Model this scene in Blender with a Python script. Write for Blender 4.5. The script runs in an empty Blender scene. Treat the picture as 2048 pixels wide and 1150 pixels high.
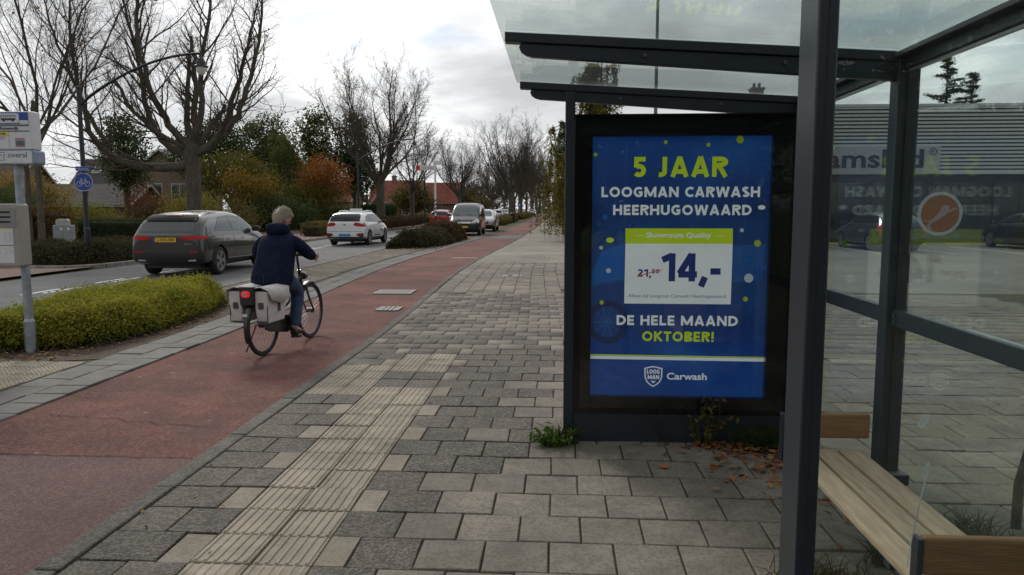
import bpy, bmesh, math, random
import numpy as np
from mathutils import Vector, Matrix, Euler
from mathutils.bvhtree import BVHTree
R = math.radians
rnd = random.Random(7)
S = bpy.context.scene
COL = S.collection

# ------------------------------------------------------------------ camera
cam = bpy.data.cameras.new('camera'); cam.sensor_width = 36.0; cam.lens = 36.0*1480/2048
cam.clip_start = 0.05; cam.clip_end = 3000
camo = bpy.data.objects.new('camera', cam); COL.objects.link(camo)
PITCH = math.atan2(575-417, 1480); YAW = math.atan2(1117-1024, 1480)
camo.location = (0, 0, 1.6); camo.rotation_euler = (math.pi/2-PITCH, 0, YAW)
S.camera = camo

# ------------------------------------------------------------------ sky and sun
SUN_DIR = Vector((-0.42, 0.72, 0.55)).normalized()      # towards the sun: ahead and to the left
elev = math.asin(SUN_DIR.z); azim = math.atan2(SUN_DIR.x, SUN_DIR.y)
W = bpy.data.worlds.new('World'); S.world = W; W.use_nodes = True
nt = W.node_tree; nt.nodes.clear(); N = nt.nodes.new; L = nt.links.new
def math_node(tree, op, a, b=None, clamp=False):
    n = tree.nodes.new('ShaderNodeMath'); n.operation = op; n.use_clamp = clamp
    for i, v in enumerate((a, b)):
        if v is None: continue
        if isinstance(v, (int, float)): n.inputs[i].default_value = v
        else: tree.links.new(v, n.inputs[i])
    return n.outputs[0]
sky = N('ShaderNodeTexSky'); sky.sky_type = 'NISHITA'; sky.sun_disc = False
sky.sun_elevation = elev; sky.sun_rotation = azim; sky.altitude = 0; sky.dust_density = 0.6; sky.air_density = 1.0; sky.ozone_density = 1.5
bg1 = N('ShaderNodeBackground'); bg1.inputs[1].default_value = 0.09; L(sky.outputs[0], bg1.inputs[0])
tc = N('ShaderNodeTexCoord'); sep = N('ShaderNodeSeparateXYZ'); L(tc.outputs['Generated'], sep.inputs[0])
zz = math_node(nt, 'ADD', math_node(nt, 'MAXIMUM', sep.outputs[2], 0.0), 0.16)
cmb = N('ShaderNodeCombineXYZ')
L(math_node(nt, 'DIVIDE', sep.outputs[0], zz), cmb.inputs[0]); L(math_node(nt, 'DIVIDE', sep.outputs[1], zz), cmb.inputs[1])
def fbm(scale, det, rough, off, dist=0.0):
    m = N('ShaderNodeMapping'); m.inputs[1].default_value = off; L(cmb.outputs[0], m.inputs[0])
    n = N('ShaderNodeTexNoise'); n.inputs['Scale'].default_value = scale; n.inputs['Detail'].default_value = det
    n.inputs['Roughness'].default_value = rough; n.inputs['Distortion'].default_value = dist; L(m.outputs[0], n.inputs['Vector']); return n.outputs[0]
def ramp(src, stops, interp='EASE'):
    r = N('ShaderNodeValToRGB'); r.color_ramp.interpolation = interp; e = r.color_ramp.elements
    while len(e) < len(stops): e.new(0.5)
    for k, (p, c) in zip(e, stops): k.position = p; k.color = (*c, 1)
    L(src, r.inputs[0]); return r.outputs[0]
n_big = fbm(0.95, 9, 0.57, (2.35, 0.7, 0), 0.3)
n_gap = fbm(0.95, 6, 0.55, (3.4, 6.15, 2.0), 0.4)
cl = ramp(n_big, [(0.36, (0.52, 0.53, 0.545)), (0.45, (0.63, 0.64, 0.65)), (0.55, (0.82, 0.825, 0.83)), (0.66, (1.14, 1.13, 1.11))])
gap = ramp(n_gap, [(0.52, (0, 0, 0)), (0.66, (0.62, 0.62, 0.62))])
gap = math_node(nt, 'MULTIPLY', gap, math_node(nt, 'MULTIPLY', math_node(nt, 'SUBTRACT', sep.outputs[2], 0.06, True), 6.0, True))
dt = N('ShaderNodeVectorMath'); dt.operation = 'DOT_PRODUCT'; L(tc.outputs['Generated'], dt.inputs[0]); dt.inputs[1].default_value = SUN_DIR
lobe = math_node(nt, 'POWER', math_node(nt, 'MULTIPLY_ADD', dt.outputs['Value'], 0.5, True), 2.0)      # thin cloud glows towards the hidden sun
lobe.node.inputs[0].links[0].from_node.inputs[2].default_value = 0.5
bg2 = N('ShaderNodeBackground'); L(cl, bg2.inputs[0]); L(math_node(nt, 'ADD', math_node(nt, 'MULTIPLY', lobe, 0.52), 0.64), bg2.inputs[1])
mx = N('ShaderNodeMixShader'); L(gap, mx.inputs[0]); L(bg2.outputs[0], mx.inputs[1]); L(bg1.outputs[0], mx.inputs[2])
ow = N('ShaderNodeOutputWorld'); L(mx.outputs[0], ow.inputs[0])
sl = bpy.data.lights.new('sun', 'SUN'); sl.energy = 1.4; sl.angle = R(12); sl.color = (1.0, 0.95, 0.87)
so = bpy.data.objects.new('sun', sl); COL.objects.link(so); so.rotation_euler = SUN_DIR.to_track_quat('Z', 'Y').to_euler()
S.view_settings.view_transform = 'Standard'; S.view_settings.look = 'None'
S.view_settings.exposure = 0.16; S.view_settings.gamma = 1.0
S.cycles.max_bounces = 7; S.cycles.diffuse_bounces = 2; S.cycles.transparent_max_bounces = 24; S.cycles.glossy_bounces = 4; S.cycles.transmission_bounces = 6
S.cycles.caustics_reflective = False; S.cycles.caustics_refractive = False

# ------------------------------------------------------------------ materials
MATS = {}
def mat(name, col, rough=0.6, metal=0.0, var=0.15, scale=6.0, bump=0.0, bscale=80.0, spec=0.5, col2=None, island=0.0,
        rand=0.0, coat=0.0, speck=None, speck_scale=300.0, speck_amt=0.3, stain=None, stain_scale=1.0, stain_at=0.55, trans=0.0, emit=0.0, stretch=None, hue=0.0, dirt=0.0, gum=None, pos=False):
    """procedural principled material: noise between two tones, optional per-leaf/per-object variation, grain specks, stains, bump"""
    if name in MATS: return MATS[name]
    m = bpy.data.materials.new(name); m.use_nodes = True; t = m.node_tree; b = t.nodes['Principled BSDF']
    n_ = t.nodes.new; l_ = t.links.new
    tc = n_('ShaderNodeTexCoord'); vec = n_('ShaderNodeNewGeometry').outputs['Position'] if pos else tc.outputs['Object']
    if stretch:
        mp = n_('ShaderNodeMapping'); mp.inputs['Scale'].default_value = stretch; l_(vec, mp.inputs[0]); vec = mp.outputs[0]
    if rand:
        oi = n_('ShaderNodeObjectInfo'); va = n_('ShaderNodeVectorMath'); va.operation = 'SCALE'
        cx = n_('ShaderNodeCombineXYZ'); 
        for i in range(3): l_(oi.outputs['Random'], cx.inputs[i])
        l_(cx.outputs[0], va.inputs[0]); va.inputs['Scale'].default_value = 37.0
        ad = n_('ShaderNodeVectorMath'); l_(vec, ad.inputs[0]); l_(va.outputs[0], ad.inputs[1]); vec = ad.outputs[0]
    nz = n_('ShaderNodeTexNoise'); nz.inputs['Scale'].default_value = scale; nz.inputs['Detail'].default_value = 3
    nz.inputs['Roughness'].default_value = 0.62; l_(vec, nz.inputs['Vector'])
    c2 = col2 if col2 else tuple(c*(1+var) for c in col)
    c1 = col if col2 else tuple(c*(1-var) for c in col)
    rp = n_('ShaderNodeValToRGB'); rp.color_ramp.elements[0].position = 0.33; rp.color_ramp.elements[1].position = 0.67
    rp.color_ramp.elements[0].color = (*c1, 1); rp.color_ramp.elements[1].color = (*c2, 1); l_(nz.outputs[0], rp.inputs[0]); c = rp.outputs[0]
    def mixc(fac, a, bcol, mode='MIX'):
        x = n_('ShaderNodeMix'); x.data_type = 'RGBA'; x.blend_type = mode
        if isinstance(fac, float): x.inputs[0].default_value = fac
        else: l_(fac, x.inputs[0])
        l_(a, x.inputs[6])
        if isinstance(bcol, tuple): x.inputs[7].default_value = (*bcol, 1)
        else: l_(bcol, x.inputs[7])
        return x.outputs[2]
    if island or rand:
        val = None
        if island:
            g = n_('ShaderNodeNewGeometry'); val = g.outputs['Random Per Island']
        if rand:
            oi2 = n_('ShaderNodeObjectInfo'); r0 = oi2.outputs['Random']
            val = math_node(t, 'FRACT', math_node(t, 'ADD', val, r0)) if val is not None else r0
        amt = island or rand
        br = math_node(t, 'ADD', math_node(t, 'MULTIPLY', math_node(t, 'SUBTRACT', val, 0.5), 2*amt), 1.0)
        hs = n_('ShaderNodeHueSaturation'); l_(br, hs.inputs['Value']); l_(c, hs.inputs['Color'])
        if hue: l_(math_node(t, 'ADD', math_node(t, 'MULTIPLY', math_node(t, 'SUBTRACT', math_node(t, 'FRACT', math_node(t, 'MULTIPLY', val, 7.31)), 0.5), hue), 0.5), hs.inputs['Hue'])
        c = hs.outputs[0]
    if speck:
        s = n_('ShaderNodeTexVoronoi'); s.inputs['Scale'].default_value = speck_scale; l_(vec, s.inputs['Vector'])
        sw = n_('ShaderNodeSeparateColor'); l_(s.outputs['Color'], sw.inputs[0])
        f = math_node(t, 'MULTIPLY', math_node(t, 'GREATER_THAN', sw.outputs[0], 0.62), speck_amt); c = mixc(f, c, speck)
    if stain:
        s = n_('ShaderNodeTexNoise'); s.inputs['Scale'].default_value = stain_scale; s.inputs['Detail'].default_value = 4; s.inputs['Roughness'].default_value = 0.7
        l_(vec, s.inputs['Vector'])
        rr = n_('ShaderNodeValToRGB'); rr.color_ramp.elements[0].position = stain_at; rr.color_ramp.elements[1].position = stain_at+0.16
        l_(s.outputs[0], rr.inputs[0]); c = mixc(rr.outputs[0], c, stain)
    if dirt:
        gp = n_('ShaderNodeNewGeometry')
        for sc_, am in ((0.45, dirt), (3.4, dirt*0.7)):
            s = n_('ShaderNodeTexNoise'); s.inputs['Scale'].default_value = sc_; s.inputs['Detail'].default_value = 4; s.inputs['Roughness'].default_value = 0.7; l_(gp.outputs['Position'], s.inputs['Vector'])
            mr = n_('ShaderNodeMapRange'); mr.inputs[1].default_value = 0.36; mr.inputs[2].default_value = 0.64; mr.inputs[3].default_value = 1-am; mr.inputs[4].default_value = 1+am*0.6; l_(s.outputs[0], mr.inputs[0])
            vm = n_('ShaderNodeVectorMath'); vm.operation = 'SCALE'; l_(c, vm.inputs[0]); l_(mr.outputs[0], vm.inputs['Scale']); c = vm.outputs[0]
    if gum:
        gp2 = n_('ShaderNodeNewGeometry'); s = n_('ShaderNodeTexVoronoi'); s.inputs['Scale'].default_value = 5.0; l_(gp2.outputs['Position'], s.inputs['Vector'])
        sw = n_('ShaderNodeSeparateColor'); l_(s.outputs['Color'], sw.inputs[0])
        f = math_node(t, 'MULTIPLY', math_node(t, 'LESS_THAN', s.outputs['Distance'], math_node(t, 'MULTIPLY', sw.outputs[1], 0.11)), math_node(t, 'MULTIPLY', math_node(t, 'GREATER_THAN', sw.outputs[0], 0.55), 0.6)); c = mixc(f, c, gum)
    l_(c, b.inputs['Base Color'])
    b.inputs['Roughness'].default_value = rough; b.inputs['Metallic'].default_value = metal
    b.inputs['Specular IOR Level'].default_value = spec; b.inputs['Coat Weight'].default_value = coat; b.inputs['Coat Roughness'].default_value = 0.05
    if trans:
        b.inputs['Subsurface Weight'].default_value = 0.0
        tb = n_('ShaderNodeBsdfTranslucent'); l_(c, tb.inputs[0]); ms = n_('ShaderNodeMixShader'); ms.inputs[0].default_value = trans
        out = t.nodes['Material Output']; l_(b.outputs[0], ms.inputs[1]); l_(tb.outputs[0], ms.inputs[2]); l_(ms.outputs[0], out.inputs[0])
    if emit:
        m.cycles.emission_sampling = 'NONE'
        l_(c, b.inputs['Emission Color']); b.inputs['Emission Strength'].default_value = emit
    if bump:
        bz = n_('ShaderNodeTexNoise'); bz.inputs['Scale'].default_value = bscale; bz.inputs['Detail'].default_value = 4; l_(vec, bz.inputs['Vector'])
        bp = n_('ShaderNodeBump'); bp.inputs['Strength'].default_value = bump; bp.inputs['Distance'].default_value = 0.02; l_(bz.outputs[0], bp.inputs['Height']); l_(bp.outputs[0], b.inputs['Normal'])
    MATS[name] = m; return m
def glass_mat(name, tint, ior=1.5, dirt=0.0, dirtcol=(0.5, 0.52, 0.5), rough=0.0):
    """thin pane: clear tinted transmission under a Fresnel reflection, with a thin film of dirt"""
    if name in MATS: return MATS[name]
    m = bpy.data.materials.new(name); m.use_nodes = True; t = m.node_tree; t.nodes.clear(); n_ = t.nodes.new; l_ = t.links.new
    tr = n_('ShaderNodeBsdfTransparent'); tr.inputs[0].default_value = (*tint, 1)
    gl = n_('ShaderNodeBsdfGlossy'); gl.inputs['Roughness'].default_value = rough; gl.inputs[0].default_value = (1, 1, 1, 1)
    fr = n_('ShaderNodeFresnel'); ge = n_('ShaderNodeNewGeometry')
    l_(math_node(t, 'ADD', math_node(t, 'MULTIPLY', ge.outputs['Backfacing'], 1/ior-ior), ior), fr.inputs[0])
    a = n_('ShaderNodeMixShader'); l_(fr.outputs[0], a.inputs[0]); l_(tr.outputs[0], a.inputs[1]); l_(gl.outputs[0], a.inputs[2])
    last = a.outputs[0]
    if dirt:
        tc = n_('ShaderNodeTexCoord'); nz = n_('ShaderNodeTexNoise'); nz.inputs['Scale'].default_value = 3.0; nz.inputs['Detail'].default_value = 8; nz.inputs['Roughness'].default_value = 0.75
        l_(tc.outputs['Object'], nz.inputs['Vector'])
        f = math_node(t, 'MULTIPLY', nz.outputs[0], dirt*2)
        d = n_('ShaderNodeBsdfDiffuse'); d.inputs[0].default_value = (*dirtcol, 1); tl = n_('ShaderNodeBsdfTranslucent'); tl.inputs[0].default_value = (*dirtcol, 1)
        dd = n_('ShaderNodeMixShader'); dd.inputs[0].default_value = 0.5; l_(d.outputs[0], dd.inputs[1]); l_(tl.outputs[0], dd.inputs[2])
        b = n_('ShaderNodeMixShader'); l_(f, b.inputs[0]); l_(last, b.inputs[1]); l_(dd.outputs[0], b.inputs[2]); last = b.outputs[0]
    o = n_('ShaderNodeOutputMaterial'); l_(last, o.inputs[0]); MATS[name] = m; return m

# ------------------------------------------------------------------ helpers
def link(o, parent=None):
    COL.objects.link(o)
    if parent is not None: o.parent = parent
    return o
def tag(o, label=None, cat=None, group=None, kind=None):
    if label: o['label'] = label
    if cat: o['category'] = cat
    if group: o['group'] = group
    if kind: o['kind'] = kind
    return o
def thing(name, label, cat, loc=(0, 0, 0), rz=0.0, group=None):
    o = bpy.data.objects.new(name, None); o.empty_display_size = 0.2; link(o); o.location = loc; o.rotation_euler = (0, 0, rz)
    return tag(o, label, cat, group)
def copy_tree(o, parent=None):
    c = o.copy(); COL.objects.link(c); c.parent = parent
    for ch in list(o.children): copy_tree(ch, c)
    return c
def np_mesh(name, V, F, m, parent=None, smooth=False):
    V = np.asarray(V, dtype=np.float32).reshape(-1, 3); F = np.asarray(F, dtype=np.int32); k = F.shape[1]
    me = bpy.data.meshes.new(name); me.vertices.add(len(V)); me.vertices.foreach_set('co', V.ravel())
    me.loops.add(F.size); me.loops.foreach_set('vertex_index', F.ravel())
    me.polygons.add(len(F)); me.polygons.foreach_set('loop_start', np.arange(0, F.size, k, dtype=np.int32))
    me.polygons.foreach_set('loop_total', np.full(len(F), k, dtype=np.int32))
    if smooth: me.polygons.foreach_set('use_smooth', np.ones(len(F), dtype=bool))
    me.update(calc_edges=True); me.materials.append(m)
    return link(bpy.data.objects.new(name, me), parent)
class MB:
    """collects simple shapes; build() links them as one mesh object"""
    def __init__(s): s.v = []; s.f = []
    def add(s, v, f):
        o = len(s.v); s.v += [tuple(p) for p in v]; s.f += [tuple(i+o for i in q) for q in f]; return s
    def box(s, x0, x1, y0, y1, z0, z1):
        return s.add([(x0,y0,z0),(x1,y0,z0),(x1,y1,z0),(x0,y1,z0),(x0,y0,z1),(x1,y0,z1),(x1,y1,z1),(x0,y1,z1)],
                     [(0,3,2,1),(4,5,6,7),(0,1,5,4),(1,2,6,5),(2,3,7,6),(3,0,4,7)])
    def obox(s, c, size, rot=(0, 0, 0)):
        M_ = Matrix.Translation(c) @ Euler(rot).to_matrix().to_4x4(); a, b, d = [q/2 for q in size]
        t = MB().box(-a, a, -b, b, -d, d); return s.add([M_ @ Vector(p) for p in t.v], t.f)
    def tube(s, pts, rad, n=8, caps=True):
        pts = [Vector(p) for p in pts]; rad = rad if isinstance(rad, (list, tuple)) else [rad]*len(pts)
        u = None; vs = []
        for i, p in enumerate(pts):
            d = (pts[min(i+1, len(pts)-1)] - pts[max(i-1, 0)]).normalized()
            if u is None: u = d.orthogonal().normalized()
            u = (u - d*u.dot(d)).normalized(); w = d.cross(u)
            vs += [p + (u*math.cos(2*math.pi*k/n) + w*math.sin(2*math.pi*k/n))*rad[i] for k in range(n)]
        fs = [(i*n+k, i*n+(k+1) % n, (i+1)*n+(k+1) % n, (i+1)*n+k) for i in range(len(pts)-1) for k in range(n)]
        if caps: fs += [tuple(range(n-1, -1, -1)), tuple((len(pts)-1)*n+k for k in range(n))]
        return s.add(vs, fs)
    def lathe(s, prof, n=24, c=(0, 0, 0), axis='Z'):
        vs = []
        for r, h in prof:
            for k in range(n):
                a = 2*math.pi*k/n; x, y = r*math.cos(a), r*math.sin(a)
                vs.append({'Z': (c[0]+x, c[1]+y, c[2]+h), 'X': (c[0]+h, c[1]+x, c[2]+y), 'Y': (c[0]+y, c[1]+h, c[2]+x)}[axis])
        fs = [(i*n+k, i*n+(k+1) % n, (i+1)*n+(k+1) % n, (i+1)*n+k) for i in range(len(prof)-1) for k in range(n)]
        return s.add(vs, fs)
    def prism(s, poly, axis, a, b):
        """polygon extruded from a to b: axis X -> (y,z), Y -> (x,z), Z -> (x,y)"""
        n = len(poly); P = {'X': lambda p, h: (h, p[0], p[1]), 'Y': lambda p, h: (p[0], h, p[1]), 'Z': lambda p, h: (p[0], p[1], h)}[axis]
        vs = [P(p, a) for p in poly]+[P(p, b) for p in poly]
        return s.add(vs, [tuple(range(n-1, -1, -1)), tuple(range(n, 2*n))]+[(i, (i+1) % n, n+(i+1) % n, n+i) for i in range(n)])
    def build(s, name, m, parent=None, smooth=False, bevel=0.0, seg=2, fix=True, loc=None):
        me = bpy.data.meshes.new(name); me.from_pydata(s.v, [], s.f)
        if fix:
            bm = bmesh.new(); bm.from_mesh(me); bmesh.ops.recalc_face_normals(bm, faces=bm.faces); bm.to_mesh(me); bm.free()
        for mm in (m if isinstance(m, (list, tuple)) else [m]): me.materials.append(mm)
        if smooth:
            me.shade_smooth()
            if smooth != 'all': me.set_sharp_from_angle(angle=R(38))
        o = link(bpy.data.objects.new(name, me), parent)
        if loc: o.location = loc
        if bevel:
            bv = o.modifiers.new('bevel', 'BEVEL'); bv.width = bevel; bv.segments = seg; bv.limit_method = 'ANGLE'; bv.angle_limit = R(35)
        return o
def rounded(x0, x1, y0, y1, r, n=5):
    out = []
    for cx, cy, a0 in ((x1-r, y1-r, 0), (x0+r, y1-r, 90), (x0+r, y0+r, 180), (x1-r, y0+r, 270)):
        out += [(cx+r*math.cos(R(a0+90*k/n)), cy+r*math.sin(R(a0+90*k/n))) for k in range(n+1)]
    return out
def instance(V, F, T):
    """copies of a small mesh: V (n,3), F (m,k), T list of (loc, rotz, scale3)"""
    V = np.asarray(V, float); F = np.asarray(F); n = len(V); VV = []; FF = []
    for i, (loc, rz, sc) in enumerate(T):
        c, s_ = math.cos(rz), math.sin(rz); P = V*np.array(sc); Q = P.copy()
        Q[:, 0] = P[:, 0]*c-P[:, 1]*s_; Q[:, 1] = P[:, 0]*s_+P[:, 1]*c; VV.append(Q+np.array(loc)); FF.append(F+i*n)
    return np.concatenate(VV), np.concatenate(FF)
def evaluated(o):
    """mesh of an object with its modifiers applied"""
    dg = bpy.context.evaluated_depsgraph_get(); dg.update()
    return bpy.data.meshes.new_from_object(o.evaluated_get(dg))
def text(name, body, m, parent, loc, size, rot=(math.pi/2, 0, 0), bold=0.0, align='CENTER', sx=1.0, extrude=0.0006, spacing=1.0, shear=0.0, reso=4, width=None):
    c = bpy.data.curves.new(name, 'FONT'); c.body = body; c.size = size; c.align_x = align; c.align_y = 'BOTTOM_BASELINE'
    c.offset = bold*size; c.extrude = extrude; c.space_character = spacing; c.shear = shear; c.resolution_u = reso
    t = bpy.data.objects.new(name+'_curve', c); COL.objects.link(t)
    me = evaluated(t); bpy.data.objects.remove(t); bpy.data.curves.remove(c)
    if width:
        xs = [v.co.x for v in me.vertices]; sx = width/max(1e-6, max(xs)-min(xs))
    me.transform(Matrix.Diagonal((sx, 1, 1, 1))); me.materials.clear(); me.materials.append(m)
    o = link(bpy.data.objects.new(name, me), parent); o.location = loc; o.rotation_euler = rot; return o

def _arc(cx, cy, rx, ry, a0, a1, n=14): return [(cx+rx*math.cos(R(a0+(a1-a0)*k/n)), cy+ry*math.sin(R(a0+(a1-a0)*k/n))) for k in range(n+1)]
def glyphs(w):
    """bold sans capitals as centre-line strokes for stroke width w, capital height 1: char -> (advance, strokes)"""
    h = w/2; t = 1-h; b = h
    G = {}
    G['A'] = (0.80, [[(h*.9, 0), (0.40, 1)], [(0.80-h*.9, 0), (0.40, 1)], [(0.2, 0.27), (0.6, 0.27)]])
    G['B'] = (0.66, [[(h, 0), (h, 1)], [(h, t)]+_arc(.34, .755, .22, .245-h, 90, -90)+[(h, .51)], [(h, .51)]+_arc(.36, .255, .24, .255-h, 90, -90)+[(h, b)]])
    G['C'] = (0.70, [_arc(.44, .5, .44-h, .5-h, 48, 312, 22)])
    G['D'] = (0.76, [[(h, 0), (h, 1)], [(h, t)]+_arc(.30, .5, .40-h*.3, .5-h, 90, -90, 18)+[(h, b)]])
    G['E'] = (0.58, [[(h, 0), (h, 1)], [(h, t), (.55, t)], [(h, .5), (.52, .5)], [(h, b), (.56, b)]])
    G['G'] = (0.78, [_arc(.43, .5, .43-h, .5-h, 48, 322, 24), [(.74-h, .16), (.74-h, .52)], [(.42, .46), (.74, .46)]])
    G['H'] = (0.76, [[(h, 0), (h, 1)], [(.76-h, 0), (.76-h, 1)], [(h, .5), (.76-h, .5)]])
    G['J'] = (0.46, [[(.42-h, 1), (.42-h, .25)]+_arc(.42-h-.2, .25, .2, .25-h, 0, -105)])
    G['K'] = (0.72, [[(h, 0), (h, 1)], [(h, .44), (.62, 1.0)], [(.27, .52), (.66, 0)]])
    G['L'] = (0.56, [[(h, 0), (h, 1)], [(h, b), (.55, b)]])
    G['M'] = (0.98, [[(h, 0), (h, 1)], [(.98-h, 0), (.98-h, 1)], [(h, .96), (.49, .10)], [(.98-h, .96), (.49, .10)]])
    G['N'] = (0.80, [[(h, 0), (h, 1)], [(.80-h, 0), (.80-h, 1)], [(h, .95), (.80-h, .05)]])
    G['O'] = (0.88, [_arc(.44, .5, .44-h, .5-h, 0, 360, 32)])
    G['R'] = (0.68, [[(h, 0), (h, 1)], [(h, t)]+_arc(.35, .74, .24, .26-h, 90, -90)+[(h, .48)], [(.34, .5), (.60, 0)]])
    G['S'] = (0.58, [_arc(.30, .73, .24-h*.3, .27-h, 40, 262, 14)+_arc(.28, .265, .26-h*.3, .265-h, 82, -142, 14)])
    G['T'] = (0.62, [[(.31, 0), (.31, 1)], [(0, t), (.62, t)]])
    G['U'] = (0.74, [[(h, 1), (h, .35)]+_arc(.37, .35, .37-h, .35-h, 180, 360)+[(.74-h, .35), (.74-h, 1)]])
    G['W'] = (1.10, [[(h*.9, 1), (.29, 0)], [(.29, 0), (.55, .97)], [(.55, .97), (.81, 0)], [(.81, 0), (1.10-h*.9, 1)]])
    G['5'] = (0.60, [[(.55, t), (.10, t)], [(.10+h*.6, 1), (.085+h*.6, .48)], _arc(.28, .325, .31-h, .325-h, 128, -142, 20)])
    G['1'] = (0.52, [[(.40, 0), (.40, 1)], [(.40, .92), (.05, .76)]])
    G['4'] = (0.68, [[(.50, 0), (.50, 1)], [(.48, .97), (.06, .27)], [(.02, .25), (.68, .25)]])
    G['2'] = (0.60, [_arc(.28, .70, .25-h*.2, .30-h, 150, -30, 12)+[(.10, b+.04)], [(.05, b), (.58, b)]])
    G['0'] = (0.64, [_arc(.32, .5, .32-h, .5-h, 0, 360, 28)]); G[','] = (0.30, [[(.20, .16), (.06, -.18)]]); G['-'] = (0.36, [[(0, .36), (.36, .36)]])
    G['!'] = (0.26, [[(.13, .30), (.13, 1)], [(.13, 0), (.13, .18)]]); G[' '] = (0.30, []); return G
def stroke_text(name, body, m, parent, x0, x1, z0, cap, y, w=0.21, gap=0.085):
    """bold capitals on a plane facing -Y, fitted between x0 and x1"""
    G = glyphs(w); pen = 0; S_ = []
    for ch in body:
        adv, st_ = G[ch]; S_ += [[(pen+px_, py_) for px_, py_ in q] for q in st_]; pen += adv+gap
    sc = (x1-x0)/(pen-gap); mb = MB(); k = 0
    for q in S_:
        L_, R_ = [], []
        for i, p in enumerate(q):
            a, b = q[max(i-1, 0)], q[min(i+1, len(q)-1)]; dx, dy = (b[0]-a[0])*sc, (b[1]-a[1])*cap; n = math.hypot(dx, dy) or 1
            f = 1.0
            if 0 < i < len(q)-1:
                u = Vector(((p[0]-a[0])*sc, (p[1]-a[1])*cap)); v = Vector(((b[0]-p[0])*sc, (b[1]-p[1])*cap))
                if u.length > 1e-9 and v.length > 1e-9: f = 1/max(0.5, math.cos(u.angle(v)/2))
            hw = w*cap/2*f; ox, oy = -dy/n*hw, dx/n*hw
            L_.append((x0+p[0]*sc+ox, y-0.00006*k, z0+p[1]*cap+oy)); R_.append((x0+p[0]*sc-ox, y-0.00006*k, z0+p[1]*cap-oy))
        nn = len(q); mb.add(L_+R_, [(i, i+1, nn+i+1, nn+i) for i in range(nn-1)]); k = (k+1) % 9
    return mb.build(name, m, parent, fix=False)
# ================================================================== THE SETTING
navy = mat('navy_powder_coat', (0.017, 0.024, 0.034), 0.36, stain=(0.040, 0.046, 0.052), stain_scale=9.0, stain_at=0.62, var=0.12, scale=4, bump=0.03, bscale=300)
asphalt = mat('asphalt', (0.105, 0.106, 0.110), 0.85, dirt=0.15, var=0.14, scale=0.7, speck=(0.22, 0.22, 0.22), speck_scale=160, speck_amt=0.35, bump=0.35, bscale=140)
red_asphalt = mat('red_asphalt', (0.155, 0.053, 0.041), 0.9, var=0.18, scale=0.9, speck=(0.31, 0.18, 0.145), speck_scale=72, speck_amt=0.36, dirt=0.22, gum=(0.34, 0.31, 0.29), bump=0.8, bscale=170,
                  stain=(0.115, 0.060, 0.050), stain_scale=0.5, stain_at=0.54)
red_old = mat('worn_red_asphalt', (0.105, 0.050, 0.045), 0.88, dirt=0.2, var=0.14, scale=1.2, speck=(0.26, 0.17, 0.14), speck_scale=95, speck_amt=0.3, bump=0.35, bscale=220)
sand = mat('joint_sand', (0.040, 0.034, 0.025), 0.95, col2=(0.070, 0.058, 0.040), scale=5, stain=(0.080, 0.095, 0.016), stain_scale=2.6, stain_at=0.50, bump=0.6)
soil = mat('garden_soil', (0.050, 0.036, 0.025), 0.95, col2=(0.105, 0.076, 0.050), scale=14, bump=0.9, bscale=40)
grass_m = mat('verge_grass', (0.045, 0.070, 0.018), 0.9, col2=(0.085, 0.098, 0.034), scale=3, bump=0.7, bscale=60)
tile_grey = mat('grey_concrete_tile', pos=True, col=(0.198, 0.173, 0.139), rough=0.85, var=0.10, scale=7, island=0.13, rand=0.13, speck=(0.09, 0.078, 0.06), speck_scale=75, speck_amt=0.42, dirt=0.26, gum=(0.30, 0.29, 0.27), stain=(0.13, 0.115, 0.095), stain_scale=3.0, stain_at=0.56, bump=0.25, bscale=120)
tile_dark = mat('dark_exposed_aggregate_tile', pos=True, col=(0.076, 0.066, 0.053), rough=0.8, dirt=0.28, gum=(0.24, 0.23, 0.21), var=0.16, scale=9, island=0.16, rand=0.16, speck=(0.36, 0.32, 0.26), speck_scale=80, speck_amt=0.26, bump=0.8, bscale=70)
tile_light = mat('pale_half_tile', pos=True, col=(0.240, 0.207, 0.159), rough=0.85, dirt=0.22, var=0.10, scale=8, island=0.10, rand=0.10, speck=(0.13, 0.11, 0.085), speck_scale=80, speck_amt=0.35, bump=0.3)
tile_rib = mat('cream_tactile_tile', pos=True, col=(0.318, 0.276, 0.214), rough=0.85, dirt=0.24, var=0.12, scale=5, island=0.08, rand=0.08, stain=(0.20, 0.172, 0.130), stain_scale=2.4, stain_at=0.52, bump=0.3)
tile_strip = mat('bluish_grey_edge_tile', pos=True, col=(0.162, 0.154, 0.140), rough=0.85, dirt=0.22, var=0.10, scale=4, island=0.12, rand=0.12, speck=(0.09, 0.088, 0.08), speck_scale=80, speck_amt=0.35, bump=0.25)
kerb_m = mat('dark_concrete_kerb', pos=True, col=(0.085, 0.078, 0.068), rough=0.9, dirt=0.25, var=0.2, scale=5, rand=0.18, speck=(0.26, 0.23, 0.19), speck_scale=80, speck_amt=0.3, bump=0.4)
kerb_pale = mat('pale_concrete_kerb', (0.25, 0.235, 0.205), 0.9, var=0.2, scale=4, rand=0.15, stain=(0.11, 0.105, 0.085), stain_scale=2.5, bump=0.4)
brick_tan = mat('tan_paving_brick', pos=True, col=(0.190, 0.165, 0.128), rough=0.9, dirt=0.2, var=0.18, scale=6, island=0.22, rand=0.22, bump=0.4, hue=0.03)
brick_red = mat('red_paving_brick', (0.200, 0.120, 0.095), 0.9, var=0.2, scale=4, island=0.22, rand=0.2, bump=0.4)
paint = mat('road_paint', (0.62, 0.62, 0.60), 0.7, var=0.10, scale=9, stain=(0.25, 0.25, 0.25), stain_scale=16, stain_at=0.60)
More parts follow.
